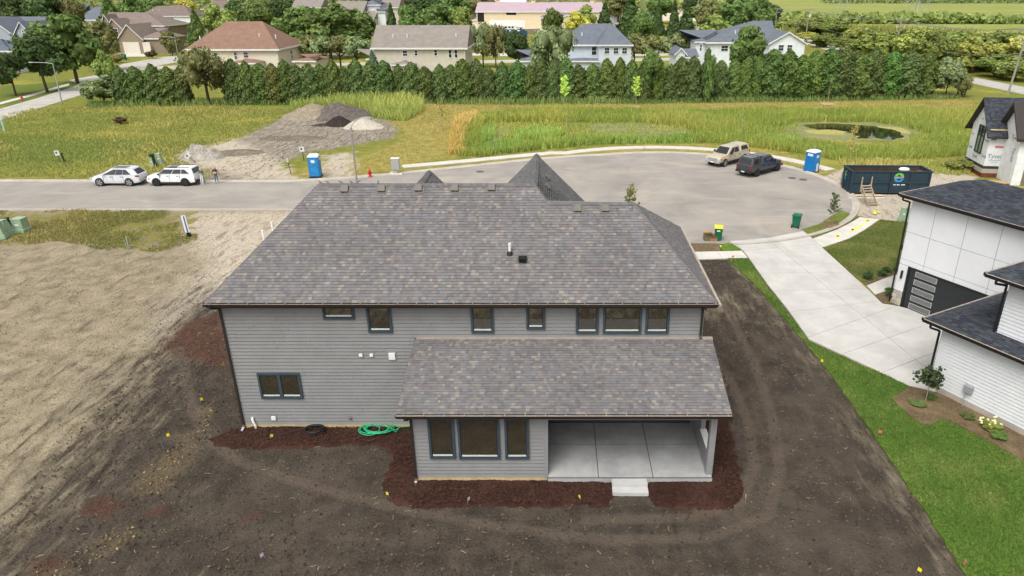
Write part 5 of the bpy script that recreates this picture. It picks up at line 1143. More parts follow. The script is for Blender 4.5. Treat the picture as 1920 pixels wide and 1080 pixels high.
# hydrants
M_hyd = mat('red_hydrant_paint', lin(196, 34, 40), 0.45, 0.1, 4, 0.4)
def hydrant(loc, label):
    r = empty('fire_hydrant', loc, R(20), label, 'hydrant', 'red fire hydrants'); m = MB(); m.lathe([(.19, 0), (.19, .05), (.13, .07), (.12, .55), (.16, .57), (.16, .63), (.13, .65), (.10, .76), (.03, .82), (.03, .88)], 14); m.build('barrel', M_hyd, r, True)
    for d in ((1, 0), (-1, 0), (0, -1)): m = MB(); m.cyl((d[0]*.1, d[1]*.1, .42), (d[0]*.24, d[1]*.24, .42), .075, n=10); m.build('outlet', M_hyd, r)
hydrant(G(694, 332), 'red fire hydrant on the grass between the lamp post and the mailbox'); hydrant(G(42, 188), 'small red fire hydrant beside the side road at the far left')
# lamp posts
M_pole = mat('grey_concrete_pole', lin(148, 142, 130), 0.8, 0.1, 3); M_alu = mat('aluminium_pole', lin(172, 174, 174), 0.45, 0.08, 3, 0.4, 0.4); M_lens = mat('lamp_lens', lin(214, 214, 208), 0.4, 0.05)
def lamp_post(loc, hh, arm, rz, label, curved, m_, lean=0):
    r = empty('lamp_post', loc, rz, label, 'lamp post', 'street lamp posts'); r.rotation_euler = (0, R(lean), rz); p = MB(); p.cyl((0, 0, 0), (0, 0, hh*(.85 if curved else 1)), .11, .075, 12); p.build('pole', m_, r); a = MB()
    if curved: pts = [(0, 0, hh*.78)] + [(arm*(1 - math.cos(R(90)*k/6))*1.0, 0, hh*.8 + hh*.2*math.sin(R(90)*k/6)) for k in range(7)]
    else: pts = [(0, 0, hh - .05), (arm*.5, 0, hh + .06), (arm, 0, hh + .05)]
    a.tube(pts, .05, 8); a.build('arm', M_alu, r); e = pts[-1]
    h_ = MB(); h_.loft([[(e[0] - .1, -.1, e[2] - .04), (e[0] - .1, .1, e[2] - .04), (e[0] - .1, .1, e[2] + .05), (e[0] - .1, -.1, e[2] + .05)], [(e[0] + .3, -.16, e[2] - .06), (e[0] + .3, .16, e[2] - .06), (e[0] + .3, .13, e[2] + .08), (e[0] + .3, -.13, e[2] + .08)], [(e[0] + .75, -.08, e[2] - .04), (e[0] + .75, .08, e[2] - .04), (e[0] + .75, .06, e[2] + .03), (e[0] + .75, -.06, e[2] + .03)]])
    hd = h_.build('lamp_head', M_alu, r); boxpart('lens', M_lens, hd, e[0] + .05, e[0] + .6, -.09, .09, e[2] - .09, e[2] - .062)
    if curved: m = MB(); m.cyl((0, 0, hh*.75), (0, 0, hh*.86), .12, n=10); m.build('collar', M_alu, r)
    return r
lamp_post(G(669, 341), 6.3, 1.35, R(12), 'tall lamp post with curved arm standing behind the grey house roof', True, M_pole)
lamp_post(G(117, 196), 6.6, 3.0, R(184), 'lamp post with straight arm where the side road meets the hedge', False, M_alu, -2)
lamp_post(G(336, 118), hgt(336, 118, 70), 2.3, R(184), 'far lamp post in front of the brick house garage', False, M_alu, -2)
lamp_post(Vector((-86, 200, 0)), 8.0, 1.6, R(180), 'farthest lamp post above the trees behind the red-brown roofed house', False, M_alu)
lamp_post(G(1488, 64), 5.5, 1.5, R(5), 'lamp post beside the white gabled house on the right', True, M_alu)
# utility pedestals
M_ped = mat('pale_green_cabinet', lin(150, 172, 146), 0.55, 0.08, 4); M_pedd = mat('dark_green_cabinet', lin(34, 60, 48), 0.5, 0.1, 4)
def pedestal(px, py, w_, h_, m_, label, tilt=0, taper=.85, d=None):
    d = d or w_; r = empty('utility_pedestal', G(px, py), R(random.uniform(-15, 15)), label, 'utility box', 'utility pedestals'); r.rotation_euler.y = R(tilt)
    boxpart('base', m_, r, -w_*.62, w_*.62, -d*.62, d*.62, -.05, h_*.22, .02); m = MB(); a, b = w_/2, d/2
    m.hexa([(-a, -b, h_*.22), (a, -b, h_*.22), (a, b, h_*.22), (-a, b, h_*.22), (-a*taper, -b*taper, h_*.93), (a*taper, -b*taper, h_*.93), (a*taper, b*taper, h_*.93), (-a*taper, b*taper, h_*.93)]); m.build('housing', m_, r, False, .02)
    boxpart('cap', m_, r, -a*taper - .02, a*taper + .02, -b*taper - .02, b*taper + .02, h_*.93 + .002, h_, .02); boxpart('warning_sticker', M_lwhite, r, -a*.4, a*.4, -b - .006, -b + .0, h_*.5, h_*.62)
    return r
pedestal(6, 446, .55, 1.3, M_ped, 'pale green utility pedestal at the photo\'s left edge, foremost', -6); pedestal(15, 440, .5, 1.25, M_ped, 'pale green utility pedestal just behind the foremost one at the left edge', -5); pedestal(20, 434, .4, 1.15, M_pedd, 'dark green utility box behind the pale pedestals at the left edge', -6)
pedestal(27, 437, .22, .9, M_ped, 'thin pale green marker post leaning against the pedestals at the left edge', -24); pedestal(42, 433, .85, 1.1, M_ped, 'wide pale green transformer cabinet on the dry verge at left', 0, .94, .8)
pedestal(290, 312, .42, 1.35, M_pedd, 'dark green utility box behind the white SUV', -6); pedestal(287, 312.5, .36, 1.0, M_ped, 'short light green utility box in front of the dark green one', -4); pedestal(303, 309, .55, 1.3, M_ped, 'pale green utility pedestal right of the dark green box by the white SUV', -5)
pedestal(1689, 415, .38, 1.2, M_ped, 'pale green utility pedestal nearer the curved pavement beside the gravel', 3); pedestal(1700, 416, .5, 1.25, M_ped, 'taller pale green utility pedestal close to the white house corner', 3); pedestal(1707, 411, .3, .9, M_ped, 'leaning green marker post behind the pedestals by the white house', 22)
# signs on posts
M_signw = mat('white_sign_face', lin(214, 214, 210), 0.5, 0.06, 6); M_signb = mat('blue_sign_print', lin(70, 92, 130), 0.5, 0.1); M_post = mat('dark_sign_post', lin(70, 64, 58), 0.7, 0.15)
def lot_sign(px, py, yt, label, lean=0, w_=.5, h_=.55):
    hh = hgt(px, py, yt); r = empty('lot_sign', G(px, py), R(random.uniform(-8, 8)), label, 'sign', 'small lot signs'); r.rotation_euler.y = R(lean)
    m = MB(); m.cyl((0, 0, 0), (0, 0, hh), .04, n=8); m.build('post', M_post, r); p = boxpart('panel', M_signw, r, -w_/2, w_/2, -.07, -.045, hh - h_, hh); boxpart('print', M_signb, p, -w_*.28, w_*.1, -.076, -.071, hh - h_*.65, hh - h_*.2)
    return r
lot_sign(114, 305, 282, 'small white lot sign in the grass far left of the parked cars', -5); lot_sign(367, 305, 283, 'tilted white lot sign beside the rubble heap', -42, .6, .5); lot_sign(570, 302, 275, 'upright white lot sign just left of the near portable toilet', -2)
lot_sign(546, 327, 296, 'thin white stake sign in the verge left of the portable toilet', -6, .14, .45); lot_sign(530, 297, 287, 'tiny white marker stake in the dirt lot', -5, .12, .3)
r = empty('junction_post', G(121, 304), 0, 'short dark post beside the far left lot sign', 'post'); m = MB(); m.cyl((0, 0, 0), (-.1, 0, .95), .12, .1, 8); m.build('stub', M_post, r); m = MB(); m.cyl((-.1, 0, .95), (-.1, 0, 1.0), .13, n=8); m.build('cap', M_black, r)
r = empty('marker_post', G(354, 444), R(10), 'white and dark utility marker post with timber stake beside the gravel entrance', 'marker post'); r.rotation_euler.y = R(-3)
boxpart('blade', M_pwhite, r, -.17, .17, -.03, .03, .35, 1.75, .02); boxpart('stripe', M_signb, r, -.02, .08, -.036, -.031, .3, 1.7); boxpart('stake', M_wood, r, -.3, -.22, .0, .08, 0, 1.3); boxpart('foot', M_black, r, -.1, .2, -.08, .08, 0, .35, .02)
r = empty('wire_guard', G(242, 466), 0, 'small wire tree guard with pale green tube in the dry verge', 'tree guard'); m = MB(); m.cyl((0, 0, .0), (0, 0, .95), .06, .05, 8); m.build('tube', M_ped, r)
for k in range(6): m = MB(); a = k*math.pi/3; m.tube([(.12*math.cos(a), .12*math.sin(a), 0), (.22*math.cos(a), .22*math.sin(a), .75)], .012, 4); m.build('wire', M_galv, r)
r = empty('marker_stake', G(9, 246), R(0), 'pale blue plastic marker stake in the grass at far left', 'stake'); m = MB(); m.cyl((0, 0, 0), (0, 0, 1.6), .12, .12, 8); m.build('tube', mat('pale_aqua_plastic', lin(160, 206, 204), .5), r); m = MB(); m.cyl((0, 0, 1.6), (0, 0, 1.66), .14, n=8); m.build('cap', M_pwhite, r)
r = empty('drain_riser', G(1801, 316), 0, 'white capped green drain riser in the weeds near the wrapped house', 'pipe'); m = MB(); m.cyl((0, 0, 0), (.05, 0, .55), .1, n=10); m.build('pipe', mat('green_pipe', lin(92, 190, 110), .5), r); m = MB(); m.cyl((.05, 0, .55), (.07, 0, .95), .12, n=10); m.build('cap', M_pvc, r)
for (px, py, lab) in ((513, 437, 'white plastic pipe stub beside the left roof hip, farther one'), (496, 453, 'white plastic pipe stub beside the left roof hip, nearer one')):
    m = MB(); m.cyl((0, 0, 0), (-.03, 0, .85), .085, n=10); m.cyl((-.03, 0, .85), (-.03, 0, .93), .1, n=10); o = m.build('pipe_stub', M_pvc); o.location = G(px, py); tag(o, lab, 'pipe', 'white pipe stubs')
# hoses lying on the mulch
M_hoseg = mat('green_hose', lin(38, 172, 122), 0.45, 0.08, 4, 0.4); M_hoseb = mat('black_hose', lin(30, 30, 30), 0.5, 0.1, 4, 0.4)
def coil(name, c, rx, ry, turns, r, m_, label, tail, z0=.2, jitter=.14):
    pts = []; N = turns*20; g = random.Random(len(label)); ko = [(g.uniform(.7, 1.15), g.uniform(.6, 1.2), g.uniform(-1, 1)*jitter*rx, g.uniform(-1, 1)*jitter*ry) for _ in range(turns + 2)]
    for k in range(N+1):
        a = 2*math.pi*k/20; i, f = divmod(k/20, 1); i = int(i); q = [ko[i][j]*(1-f) + ko[i+1][j]*f for j in range(4)]
        pts.append((c[0] + rx*q[0]*math.cos(a) + q[2], c[1] + ry*q[1]*math.sin(a) + q[3], z0 + .012*k/20 + .012*math.sin(a*2.3)))
    for p in tail: pts.append(p)
    m = MB(); m.tube(pts, r, 6); o = m.build(name, m_, None, True); tag(o, label, 'hose'); return o
gc = G(706, 806, .15); coil('garden_hose', gc, .72, .40, 7, .022, M_hoseg, 'coiled bright green garden hose on the mulch by the house corner', [(gc.x + .9, gc.y - .25, .22), (gc.x + 1.0, gc.y + .1, .22), (PX0 - .12, gc.y + .25, .25)], .2, .5)
bc = G(591, 808, .15); coil('drip_pipe', bc, .40, .36, 8, .02, M_hoseb, 'coiled black pipe on the mulch left of the green hose', [(bc.x - .6, bc.y + .1, .2), (bc.x - 1.3, bc.y - .28, .17), (bc.x - 2.0, bc.y - .25, .16), (bc.x - 2.1, bc.y + .1, .16), (bc.x - 1.6, bc.y + .32, .16), (bc.x - .9, bc.y + .3, .17), (bc.x - .2, bc.y + .15, .2)], .2, .1)
# survey flags
M_fy = mat('yellow_flag', lin(236, 214, 40), .6, .1); M_fyp = mat('pale_yellow_flag', lin(214, 204, 90), .6, .1); M_fp = mat('pink_flag', lin(236, 96, 104), .6, .1); M_fv = mat('lilac_flag', lin(206, 178, 206), .6, .1); M_fb = mat('blue_scrap', lin(70, 130, 200), .6, .1); M_fw = mat('white_scrap', lin(214, 214, 214), .6, .1)
def flag(px, py, m_, label, s_=1.0):
    r = empty('survey_flag', G(px, py), R(random.uniform(0, 360)), label, 'flag', 'little survey flags'); m = MB(); m.cyl((0, 0, 0), (.03, 0, .3*s_), .006, n=5); m.build('wire', M_galv, r)
    m = MB(); m.hexa([(.02, -.004, .16*s_), (.14*s_, -.02, .13*s_), (.14*s_, -.012, .13*s_), (.02, .004, .16*s_), (.03, -.004, .3*s_), (.15*s_, -.02, .27*s_), (.15*s_, -.012, .27*s_), (.03, .004, .3*s_)]); m.build('cloth', m_, r)
for a in ((321,822,M_fy,'yellow flag in the dark soil left of the mulch bed'),(376,757,M_fy,'yellow flag beside the house left downspout, lower one'),(422,687,M_fy,'yellow flag close against the house left corner, upper one'),(507,826,M_fyp,'pale yellow flag inside the mulch near the black pipe'),(730,935,M_fyp,'pale yellow flag at the curved mulch edge'),(1089,942,M_fy,'yellow flag in the mulch left of the patio steps'),(1398,942,M_fy,'yellow flag just outside the right end of the mulch'),(1537,682,M_fy,'yellow flag on the lawn edge beside the driveway corner'),(1371,493,M_fy,'small yellow flag on the grass by the short pavement'),(1353,467,M_fy,'small yellow flag at the kerb grass near the boxes'),(1376,486,M_fp,'orange-pink flag by the short pavement slab'),(1645,817,M_fp,'pink flag on the lawn edge, farther one'),(1809,1062,M_fp,'pink flag on the lawn edge near the photo bottom'),(1692,418,M_fp,'red-pink flag at the foot of the pedestals by the white house'),(1655,410,M_fp,'tiny orange flag at the gravel edge by the curved pavement end'),(497,1047,M_fv,'lilac flag in the soil near the photo bottom'),(1717,1075,M_fy,'yellow weed-like flag at the bottom right soil'),(306,842,M_fb,'blue scrap flag in the soil at left'),(877,946,M_fw,'white scrap flag on the mulch edge below the windows')): flag(*a)
# ---- two people
def person(loc, rz, label, top, trousers, hair, pose):
    """one skinned body; pose gives joints"""
    J = dict(pel=(0, 0, .92), wai=(0, 0, 1.05), che=(0, .0, 1.28), nec=(0, .0, 1.44), hed=(0, -.02, 1.52), crn=(0, -.03, 1.64))
    for sg, n_ in ((1, 'l'), (-1, 'r')):
        J[n_+'hip'] = (sg*.09, 0, .88); J[n_+'kne'] = (sg*.10, -.02, .49); J[n_+'ank'] = (sg*.11, .02, .09); J[n_+'toe'] = (sg*.13, -.15, .04)
        J[n_+'sho'] = (sg*.17, .0, 1.38); J[n_+'elb'] = (sg*.24, .0, 1.12); J[n_+'wri'] = (sg*.05, -.20, 1.10); J[n_+'han'] = (-sg*.03, -.24, 1.12)
    J.update(pose)
    rad = dict(pel=.135, wai=.12, che=.135, nec=.055, hed=.085, crn=.075, hip=.095, kne=.06, ank=.042, toe=.038, sho=.062, elb=.045, wri=.034, han=.038)
    names = list(J); E = [('pel', 'wai'), ('wai', 'che'), ('che', 'nec'), ('nec', 'hed'), ('hed', 'crn')]
    for n_ in 'lr': E += [('pel', n_+'hip'), (n_+'hip', n_+'kne'), (n_+'kne', n_+'ank'), (n_+'ank', n_+'toe'), ('che', n_+'sho'), (n_+'sho', n_+'elb'), (n_+'elb', n_+'wri'), (n_+'wri', n_+'han')]
    me = bpy.data.meshes.new('body'); me.from_pydata([J[k] for k in names], [(names.index(a), names.index(b)) for a, b in E], []); o = bpy.data.objects.new('tmp', me); COL.objects.link(o)
    sk = o.modifiers.new('s', 'SKIN'); sd = o.modifiers.new('d', 'SUBSURF'); sd.levels = 2
    for k, v in zip(names, me.skin_vertices[0].data): r_ = rad[k] if k in rad else rad[k[1:]]; v.radius = (r_, r_*.85); v.use_root = (k == 'pel')
    bpy.context.view_layer.update(); bme = bpy.data.meshes.new_from_object(o.evaluated_get(bpy.context.evaluated_depsgraph_get())); bpy.data.objects.remove(o)
    SKIN = M_skin; bme.materials.clear()
    for mm in (SKIN, top, trousers, M_shoe): bme.materials.append(mm)
    for p in bme.polygons:
        c = p.center; d_wrist = min((c - Vector(J[k])).length for k in ('lwri', 'rwri', 'lhan', 'rhan')); d_fore = min((c - Vector(J[k])).length for k in ('lwri', 'rwri', 'lhan', 'rhan'))
        if c.z < .10: i = 3
        elif c.z < .95 and d_wrist > .12: i = 2
        elif c.z > 1.45 or d_fore < .16: i = 0
        else: i = 1
        p.material_index = i; p.use_smooth = True
    bme.name = 'body'; root = empty('person', loc, rz, label, 'person'); inst('body', bme, root)
    h_ = MB(); cz = J['hed']; h_.lathe([(.02, -.22), (.10, -.20), (.125, -.08), (.122, .04), (.10, .12), (.05, .165), (.01, .175)], 14); ho = h_.build('hair', hair, root, True); ho.location = (cz[0], cz[1] + .035, cz[2] + .0)
    f = MB(); f.lathe([(.01, -.10), (.05, -.09), (.08, -.03), (.085, .04), (.06, .1), (.01, .12)], 12); fo = f.build('face', SKIN, root, True); fo.location = (cz[0], cz[1] - .045, cz[2] + .01)
    m = MB(); m.hexa([(-.012, -.1, -.03), (.012, -.1, -.03), (.015, -.06, -.03), (-.015, -.06, -.03), (-.006, -.09, .03), (.006, -.09, .03), (.01, -.06, .03), (-.01, -.06, .03)]); m.build('nose', SKIN, fo)
    for sg in (1, -1): boxpart('eye', M_black, fo, sg*.03 - .01, sg*.03 + .01, -.085, -.07, .03, .045)
    return root
M_skin = mat('skin', lin(206, 160, 136), .55, .06); M_shoe = mat('pale_shoes', lin(196, 176, 160), .6, .1)
M_teal = mat('teal_blouse', lin(26, 112, 112), .8, .15, 8); M_whitet = mat('white_trousers', lin(216, 218, 222), .8, .06, 6); M_blkt = mat('black_top', lin(36, 36, 38), .8, .12, 8); M_jean = mat('blue_jeans', lin(66, 96, 138), .85, .15, 8); M_blond = mat('blonde_hair', lin(198, 170, 122), .7, .2, 9); M_brown = mat('light_brown_hair', lin(164, 124, 84), .7, .2, 9)
person(G(380, 347) + Vector((0, .15, .012)), R(-8), 'person in teal blouse and white trousers leaning against the white SUV tailgate', M_teal, M_whitet, M_blond, dict(lkne=(.11, -.1, .5), rkne=(-.07, -.12, .5), lank=(.13, -.2, .09), rank=(-.06, -.22, .09), ltoe=(.15, -.36, .04), rtoe=(-.08, -.38, .04), lwri=(.07, -.18, 1.02), rwri=(-.07, -.18, 1.02), lhan=(.0, -.22, 1.0), rhan=(.0, -.23, 1.03)))
person(G(406.5, 344.5) + Vector((0, .1, .012)), R(6), 'person in black top and blue jeans standing alone with folded arms', M_blkt, M_jean, M_brown, {})
# birds on the ridge
M_bird = mat('brown_bird', lin(120, 98, 82), .8, .2, 12)
bm_ = MB(); bm_.loft([[(x, r_*math.cos(a), z + r_*math.sin(a)) for a in [2*math.pi*k/8 for k in range(8)]] for x, r_, z in ((-.19, .012, .03), (-.10, .03, .07), (-.04, .055, .10), (.03, .055, .12), (.08, .03, .16), (.10, .034, .185), (.13, .026, .19), (.155, .005, .185))]); bmesh_ = bm_.mesh('body', M_bird, True)
lg = MB(); lg.box(-.01, .0, -.02, -.012, 0, .07); lg.box(-.01, .0, .012, .02, 0, .07); lgm = lg.mesh('legs', M_bird)
for k, (px, rz) in enumerate(((600, 160), (613.5, 175), (638.5, 185), (658.5, 170), (672, 20), (709, 80))):
    x = WY(px, 343, 30.4).x; b = empty('bird', (x, 30.4, R1l.z + .02), R(rz), ('first', 'second', 'third', 'fourth', 'fifth', 'sixth')[k] + ' bird from the left perched on the main roof ridge', 'bird', 'birds on the ridge'); inst('body', bmesh_, b, scale=(.6, .6, .6)); inst('legs', lgm, b, scale=(.6, .6, .6))
# ================================================================ VEGETATION
def leaf_material():
    t = NT('foliage'); oi = t.n.new('ShaderNodeObjectInfo'); a = t.attr('tint')
    c = t.mix(1.0, oi.outputs['Color'], a, 'MULTIPLY')
    hsv = t.n.new('ShaderNodeHueSaturation'); hsv.inputs['Saturation'].default_value = 0.88
    hue = t.math('ADD', t.math('MULTIPLY', oi.outputs['Random'], 0.025), 0.478); val = t.math('ADD', t.math('MULTIPLY', oi.outputs['Random'], 0.25), 0.875)
    t.l.new(hue, hsv.inputs['Hue']); t.l.new(val, hsv.inputs['Value']); t.l.new(c, hsv.inputs['Color']); c = hsv.outputs[0]
    t.fin(c, 0.7, 0.15)
    tr = t.n.new('ShaderNodeBsdfTranslucent'); t.l.new(c, tr.inputs['Color']); mx = t.n.new('ShaderNodeMixShader'); mx.inputs[0].default_value = 0.32
    out = t.n['Material Output']; t.l.new(t.b.outputs[0], mx.inputs[1]); t.l.new(tr.outputs[0], mx.inputs[2]); t.l.new(mx.outputs[0], out.inputs[0]); return t.mat
M_leaf = leaf_material(); M_bark = mat('tree_bark', lin(92, 80, 66), 0.9, 0.2, 6, 0.1); M_barkp = mat('pale_bark', lin(150, 140, 122), 0.9, 0.15, 6, 0.1)
def unit(v): return v / np.maximum(np.linalg.norm(v, axis=-1, keepdims=True), 1e-9)
def leaf_quads(C, Nn, size, tint, aspect=1.0, up=None):
    n = len(C); Nn = unit(Nn); ref = unit(rng.normal(size=(n, 3))) if up is None else up
    a = unit(np.cross(Nn, ref)); b = np.cross(Nn, a); s = size[:, None]
    V = np.stack([C - a*s*.5 - b*s*.5*aspect, C + a*s*.5 - b*s*.3*aspect, C + a*s*.35 + b*s*.5*aspect, C - a*s*.4 + b*s*.45*aspect], 1).reshape(-1, 3)
    T = np.repeat(tint, 4, 0); return V, T
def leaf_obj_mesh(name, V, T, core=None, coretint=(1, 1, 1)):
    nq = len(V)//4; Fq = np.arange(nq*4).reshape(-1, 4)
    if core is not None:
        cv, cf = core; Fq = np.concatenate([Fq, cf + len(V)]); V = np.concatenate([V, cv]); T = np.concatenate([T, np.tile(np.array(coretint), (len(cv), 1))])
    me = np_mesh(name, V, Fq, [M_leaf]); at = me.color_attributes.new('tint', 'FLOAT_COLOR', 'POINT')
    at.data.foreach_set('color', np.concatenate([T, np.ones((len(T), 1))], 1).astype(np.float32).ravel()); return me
def sphere_core(cs, rs, k=0.72, nu=10, nv=6):
    Vs, Fs = [], []; off = 0
    for c, r in zip(cs, rs):
        th = np.linspace(0, 2*np.pi, nu, endpoint=False); ph = np.linspace(0.15, np.pi-0.15, nv)
        g = np.array([[np.sin(p)*np.cos(t), np.sin(p)*np.sin(t), np.cos(p)] for p in ph for t in th]); g = g * (1 + .12*rng.normal(size=(len(g), 1)))
        Vs.append(np.array(c) + g*np.array(r)*k); i = np.arange(nu*nv).reshape(nv, nu)
        Fs.append(np.stack([i[:-1], np.roll(i, -1, 1)[:-1], np.roll(i, -1, 1)[1:], i[1:]], -1).reshape(-1, 4) + off); off += nu*nv
    return np.concatenate(Vs), np.concatenate(Fs)
def tintvar(n, lo=.72, hi=1.3, warm=.12):
    v = rng.uniform(lo, hi, (n, 1)); w = rng.normal(0, warm, (n, 1)); return np.clip(np.concatenate([v*(1+w), v*(1+.3*w), v*(1-w)], 1), .2, 2)
def crown_deciduous(name, lobes, n, size, gap=.35, flat=0.0, core=True):
    """lobes: list of (cx,cy,cz,r) in unit space"""
    cs = np.array([l[:3] for l in lobes]); rs = np.array([l[3] for l in lobes]); w = rs**2/np.sum(rs**2)
    ix = rng.choice(len(lobes), n, p=w); d = unit(rng.normal(size=(n, 3))); rad = rng.uniform(.55, 1.04, (n, 1))**.6
    sub = 1 + .16*np.sin(d[:, :1]*7 + ix[:, None]*2.1)*np.cos(d[:, 1:2]*6.3 + ix[:, None]) + .1*np.sin(d[:, 2:]*11 + ix[:, None])
    C = cs[ix] + d*rs[ix, None]*rad*sub*np.array([1, 1, .8]); keep = vnoise(C[:, 0]*5 + 40, C[:, 2]*5 + C[:, 1]*5 + 40, 3) > gap; C, d, ix = C[keep], d[keep], ix[keep]; n = len(C)
    N_ = d + rng.normal(size=(n, 3))*.55 + np.array([0, 0, .35])
    lobe_t = rng.uniform(.85, 1.15, (len(lobes), 1))[ix]
    V, T = leaf_quads(C, N_, rng.uniform(.7, 1.35, n)*size, tintvar(n)*lobe_t)
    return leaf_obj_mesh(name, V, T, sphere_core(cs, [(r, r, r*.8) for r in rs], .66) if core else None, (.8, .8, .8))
def random_lobes(k, seed, spread=.6, zc=.62, zs=.26, r0=.32, r1=.5):
    g = np.random.default_rng(seed); L = [(0, 0, zc + .05, .62)]
    for j in range(k):
        a = g.uniform(0, 2*np.pi); z = g.uniform(-1, 1); rr = spread*np.sqrt(max(.05, 1 - z*z*.9)); L.append((rr*np.cos(a), rr*np.sin(a), zc + z*zs, g.uniform(r0, r1)*(1 if z < .4 else .8)))
    return L
def unit_lobes(L):  # scale xy to 1, z to 0.12..1
    return L
def decid(seed, k=13, n=7500, size=.10, **kw):
    L = random_lobes(k, seed, **kw); L = [(x, y, z, r) for x, y, z, r in L]
    # squash z radius so crown fits the height: crown is built with x,y in crown radii and z in tree heights
    me = crown_deciduous('crown', [(x, y, z*2.2, r) for x, y, z, r in L], n, size); v = np.empty(len(me.vertices)*3, np.float32); me.vertices.foreach_get('co', v); v = v.reshape(-1, 3)
    v[:, 2] = v[:, 2]/2.2; zt = np.quantile(v[:, 2], .997); v[:, 2] *= 1/zt; rr = np.quantile(np.hypot(v[:, 0], v[:, 1]), .985); v[:, :2] /= rr
    me.vertices.foreach_set('co', v.ravel()); me.update(); return me
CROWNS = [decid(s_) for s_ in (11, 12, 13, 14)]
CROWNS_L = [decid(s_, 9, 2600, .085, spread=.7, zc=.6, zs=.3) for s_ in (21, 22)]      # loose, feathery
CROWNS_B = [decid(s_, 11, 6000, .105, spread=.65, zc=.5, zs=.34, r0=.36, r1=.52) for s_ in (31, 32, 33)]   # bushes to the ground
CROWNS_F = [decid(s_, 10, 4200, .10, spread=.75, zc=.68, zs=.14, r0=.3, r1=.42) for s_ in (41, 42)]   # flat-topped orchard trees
def trunk_mesh(seed, hb=.45, limbs=5, r=.05):
    g = random.Random(seed); m = MB(); m.tube([(0, 0, 0), (.02, .01, hb*.5), (.0, .0, hb), (.03, 0, .8)], [r*1.25, r, r*.8, r*.25], 7)
    for k in range(limbs): a = g.uniform(0, 6.28); z = g.uniform(hb*.6, hb*1.3); L = g.uniform(.4, .7); m.tube([(0, 0, z), (L*.5*math.cos(a), L*.5*math.sin(a), z + .1), (L*math.cos(a), L*math.sin(a), z + .22)], [r*.5, r*.35, r*.12], 5)
    return m.mesh('trunk', M_bark, True)
TRUNKS = [trunk_mesh(s_) for s_ in (1, 2, 3)]; TRUNK_S = trunk_mesh(9, .3, 7, .03)
def conifer(seed, n, size, prof, core_k=.72, droop=.3, AS=4.2):
    h = rng.beta(1.1, 1.5, n); a = rng.uniform(0, 2*np.pi, n); R_ = np.interp(h, prof[0], prof[1]); clump = 1 + .14*np.sin(a*3 + h*9 + seed) + .12*np.sin(a*5 - h*23 + seed*2) + .08*rng.normal(size=n)
    rr = R_*np.clip(rng.uniform(.72, 1.03, n), 0, 1.05)*clump; C = np.stack([rr*np.cos(a), rr*np.sin(a), (h + rng.normal(0, .012, n))*AS], 1)
    N_ = np.stack([np.cos(a), np.sin(a), np.full(n, .35)], 1) + rng.normal(size=(n, 3))*.55; up = unit(np.stack([np.cos(a)*droop, np.sin(a)*droop, np.ones(n)], 1) + rng.normal(size=(n, 3))*.3)
    V, T = leaf_quads(C, N_, rng.uniform(.6, 1.4, n)*size, tintvar(n, .7, 1.3, .1), 1.9, up); V[:, 2] /= AS
    zz = np.linspace(0, 1, 10); th = np.linspace(0, 2*np.pi, 10, endpoint=False); cv = np.array([[np.interp(z, *prof)*core_k*math.cos(t), np.interp(z, *prof)*core_k*math.sin(t), z*.96] for z in zz for t in th]); i = np.arange(100).reshape(10, 10)
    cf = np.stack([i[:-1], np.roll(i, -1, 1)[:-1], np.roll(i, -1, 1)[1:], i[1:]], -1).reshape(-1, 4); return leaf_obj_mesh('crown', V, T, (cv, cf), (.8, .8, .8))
# z is squeezed so leaf size stays about right: built in a space where height 1 = 2.6 radii
ARB = []
for s_ in range(6):
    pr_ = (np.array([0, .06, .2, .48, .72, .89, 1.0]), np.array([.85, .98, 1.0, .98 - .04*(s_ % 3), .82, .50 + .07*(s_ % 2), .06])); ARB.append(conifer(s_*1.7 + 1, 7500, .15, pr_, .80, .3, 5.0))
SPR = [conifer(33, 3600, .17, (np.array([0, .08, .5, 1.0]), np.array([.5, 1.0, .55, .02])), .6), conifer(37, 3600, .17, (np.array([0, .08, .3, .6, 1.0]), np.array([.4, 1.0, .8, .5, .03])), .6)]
m_ = MB(); m_.cyl((0, 0, -.02), (0, 0, .5), .13, .07, 7); ARBT = m_.mesh('trunk', M_bark, True)
def plant(name, crown, trunk, loc, r, h_, color, label, cat='tree', group=None, lift=0.0):
    e = empty(name, loc, random.uniform(0, 6.28), label, cat, group)
    c = inst('crown', crown, e, (0, 0, lift*h_), (0, 0, 0), (r, r, h_*(1-lift))); c.color = (color[0], color[1], color[2], 1)
    if trunk: inst('trunk', trunk, e, (0, 0, -.02), (0, 0, 0), (r if trunk is not ARBT else r, r if trunk is not ARBT else r, h_))
    return e
def lc(r, g, b): return sc3(lin(r, g, b), 2.2)
ORD = ['first','second','third','fourth','fifth','sixth','seventh','eighth','ninth','tenth','eleventh','twelfth','thirteenth','fourteenth','fifteenth','sixteenth','seventeenth','eighteenth','nineteenth','twentieth']
def ordn(k):
    if k < 20: return ORD[k]
    t_ = {2: 'twenty', 3: 'thirty', 4: 'forty', 5: 'fifty', 6: 'sixty'}; a, b = divmod(k + 1, 10)
    return (t_[a][:-1] + 'ieth') if b == 0 else t_[a] + '-' + ORD[b-1]
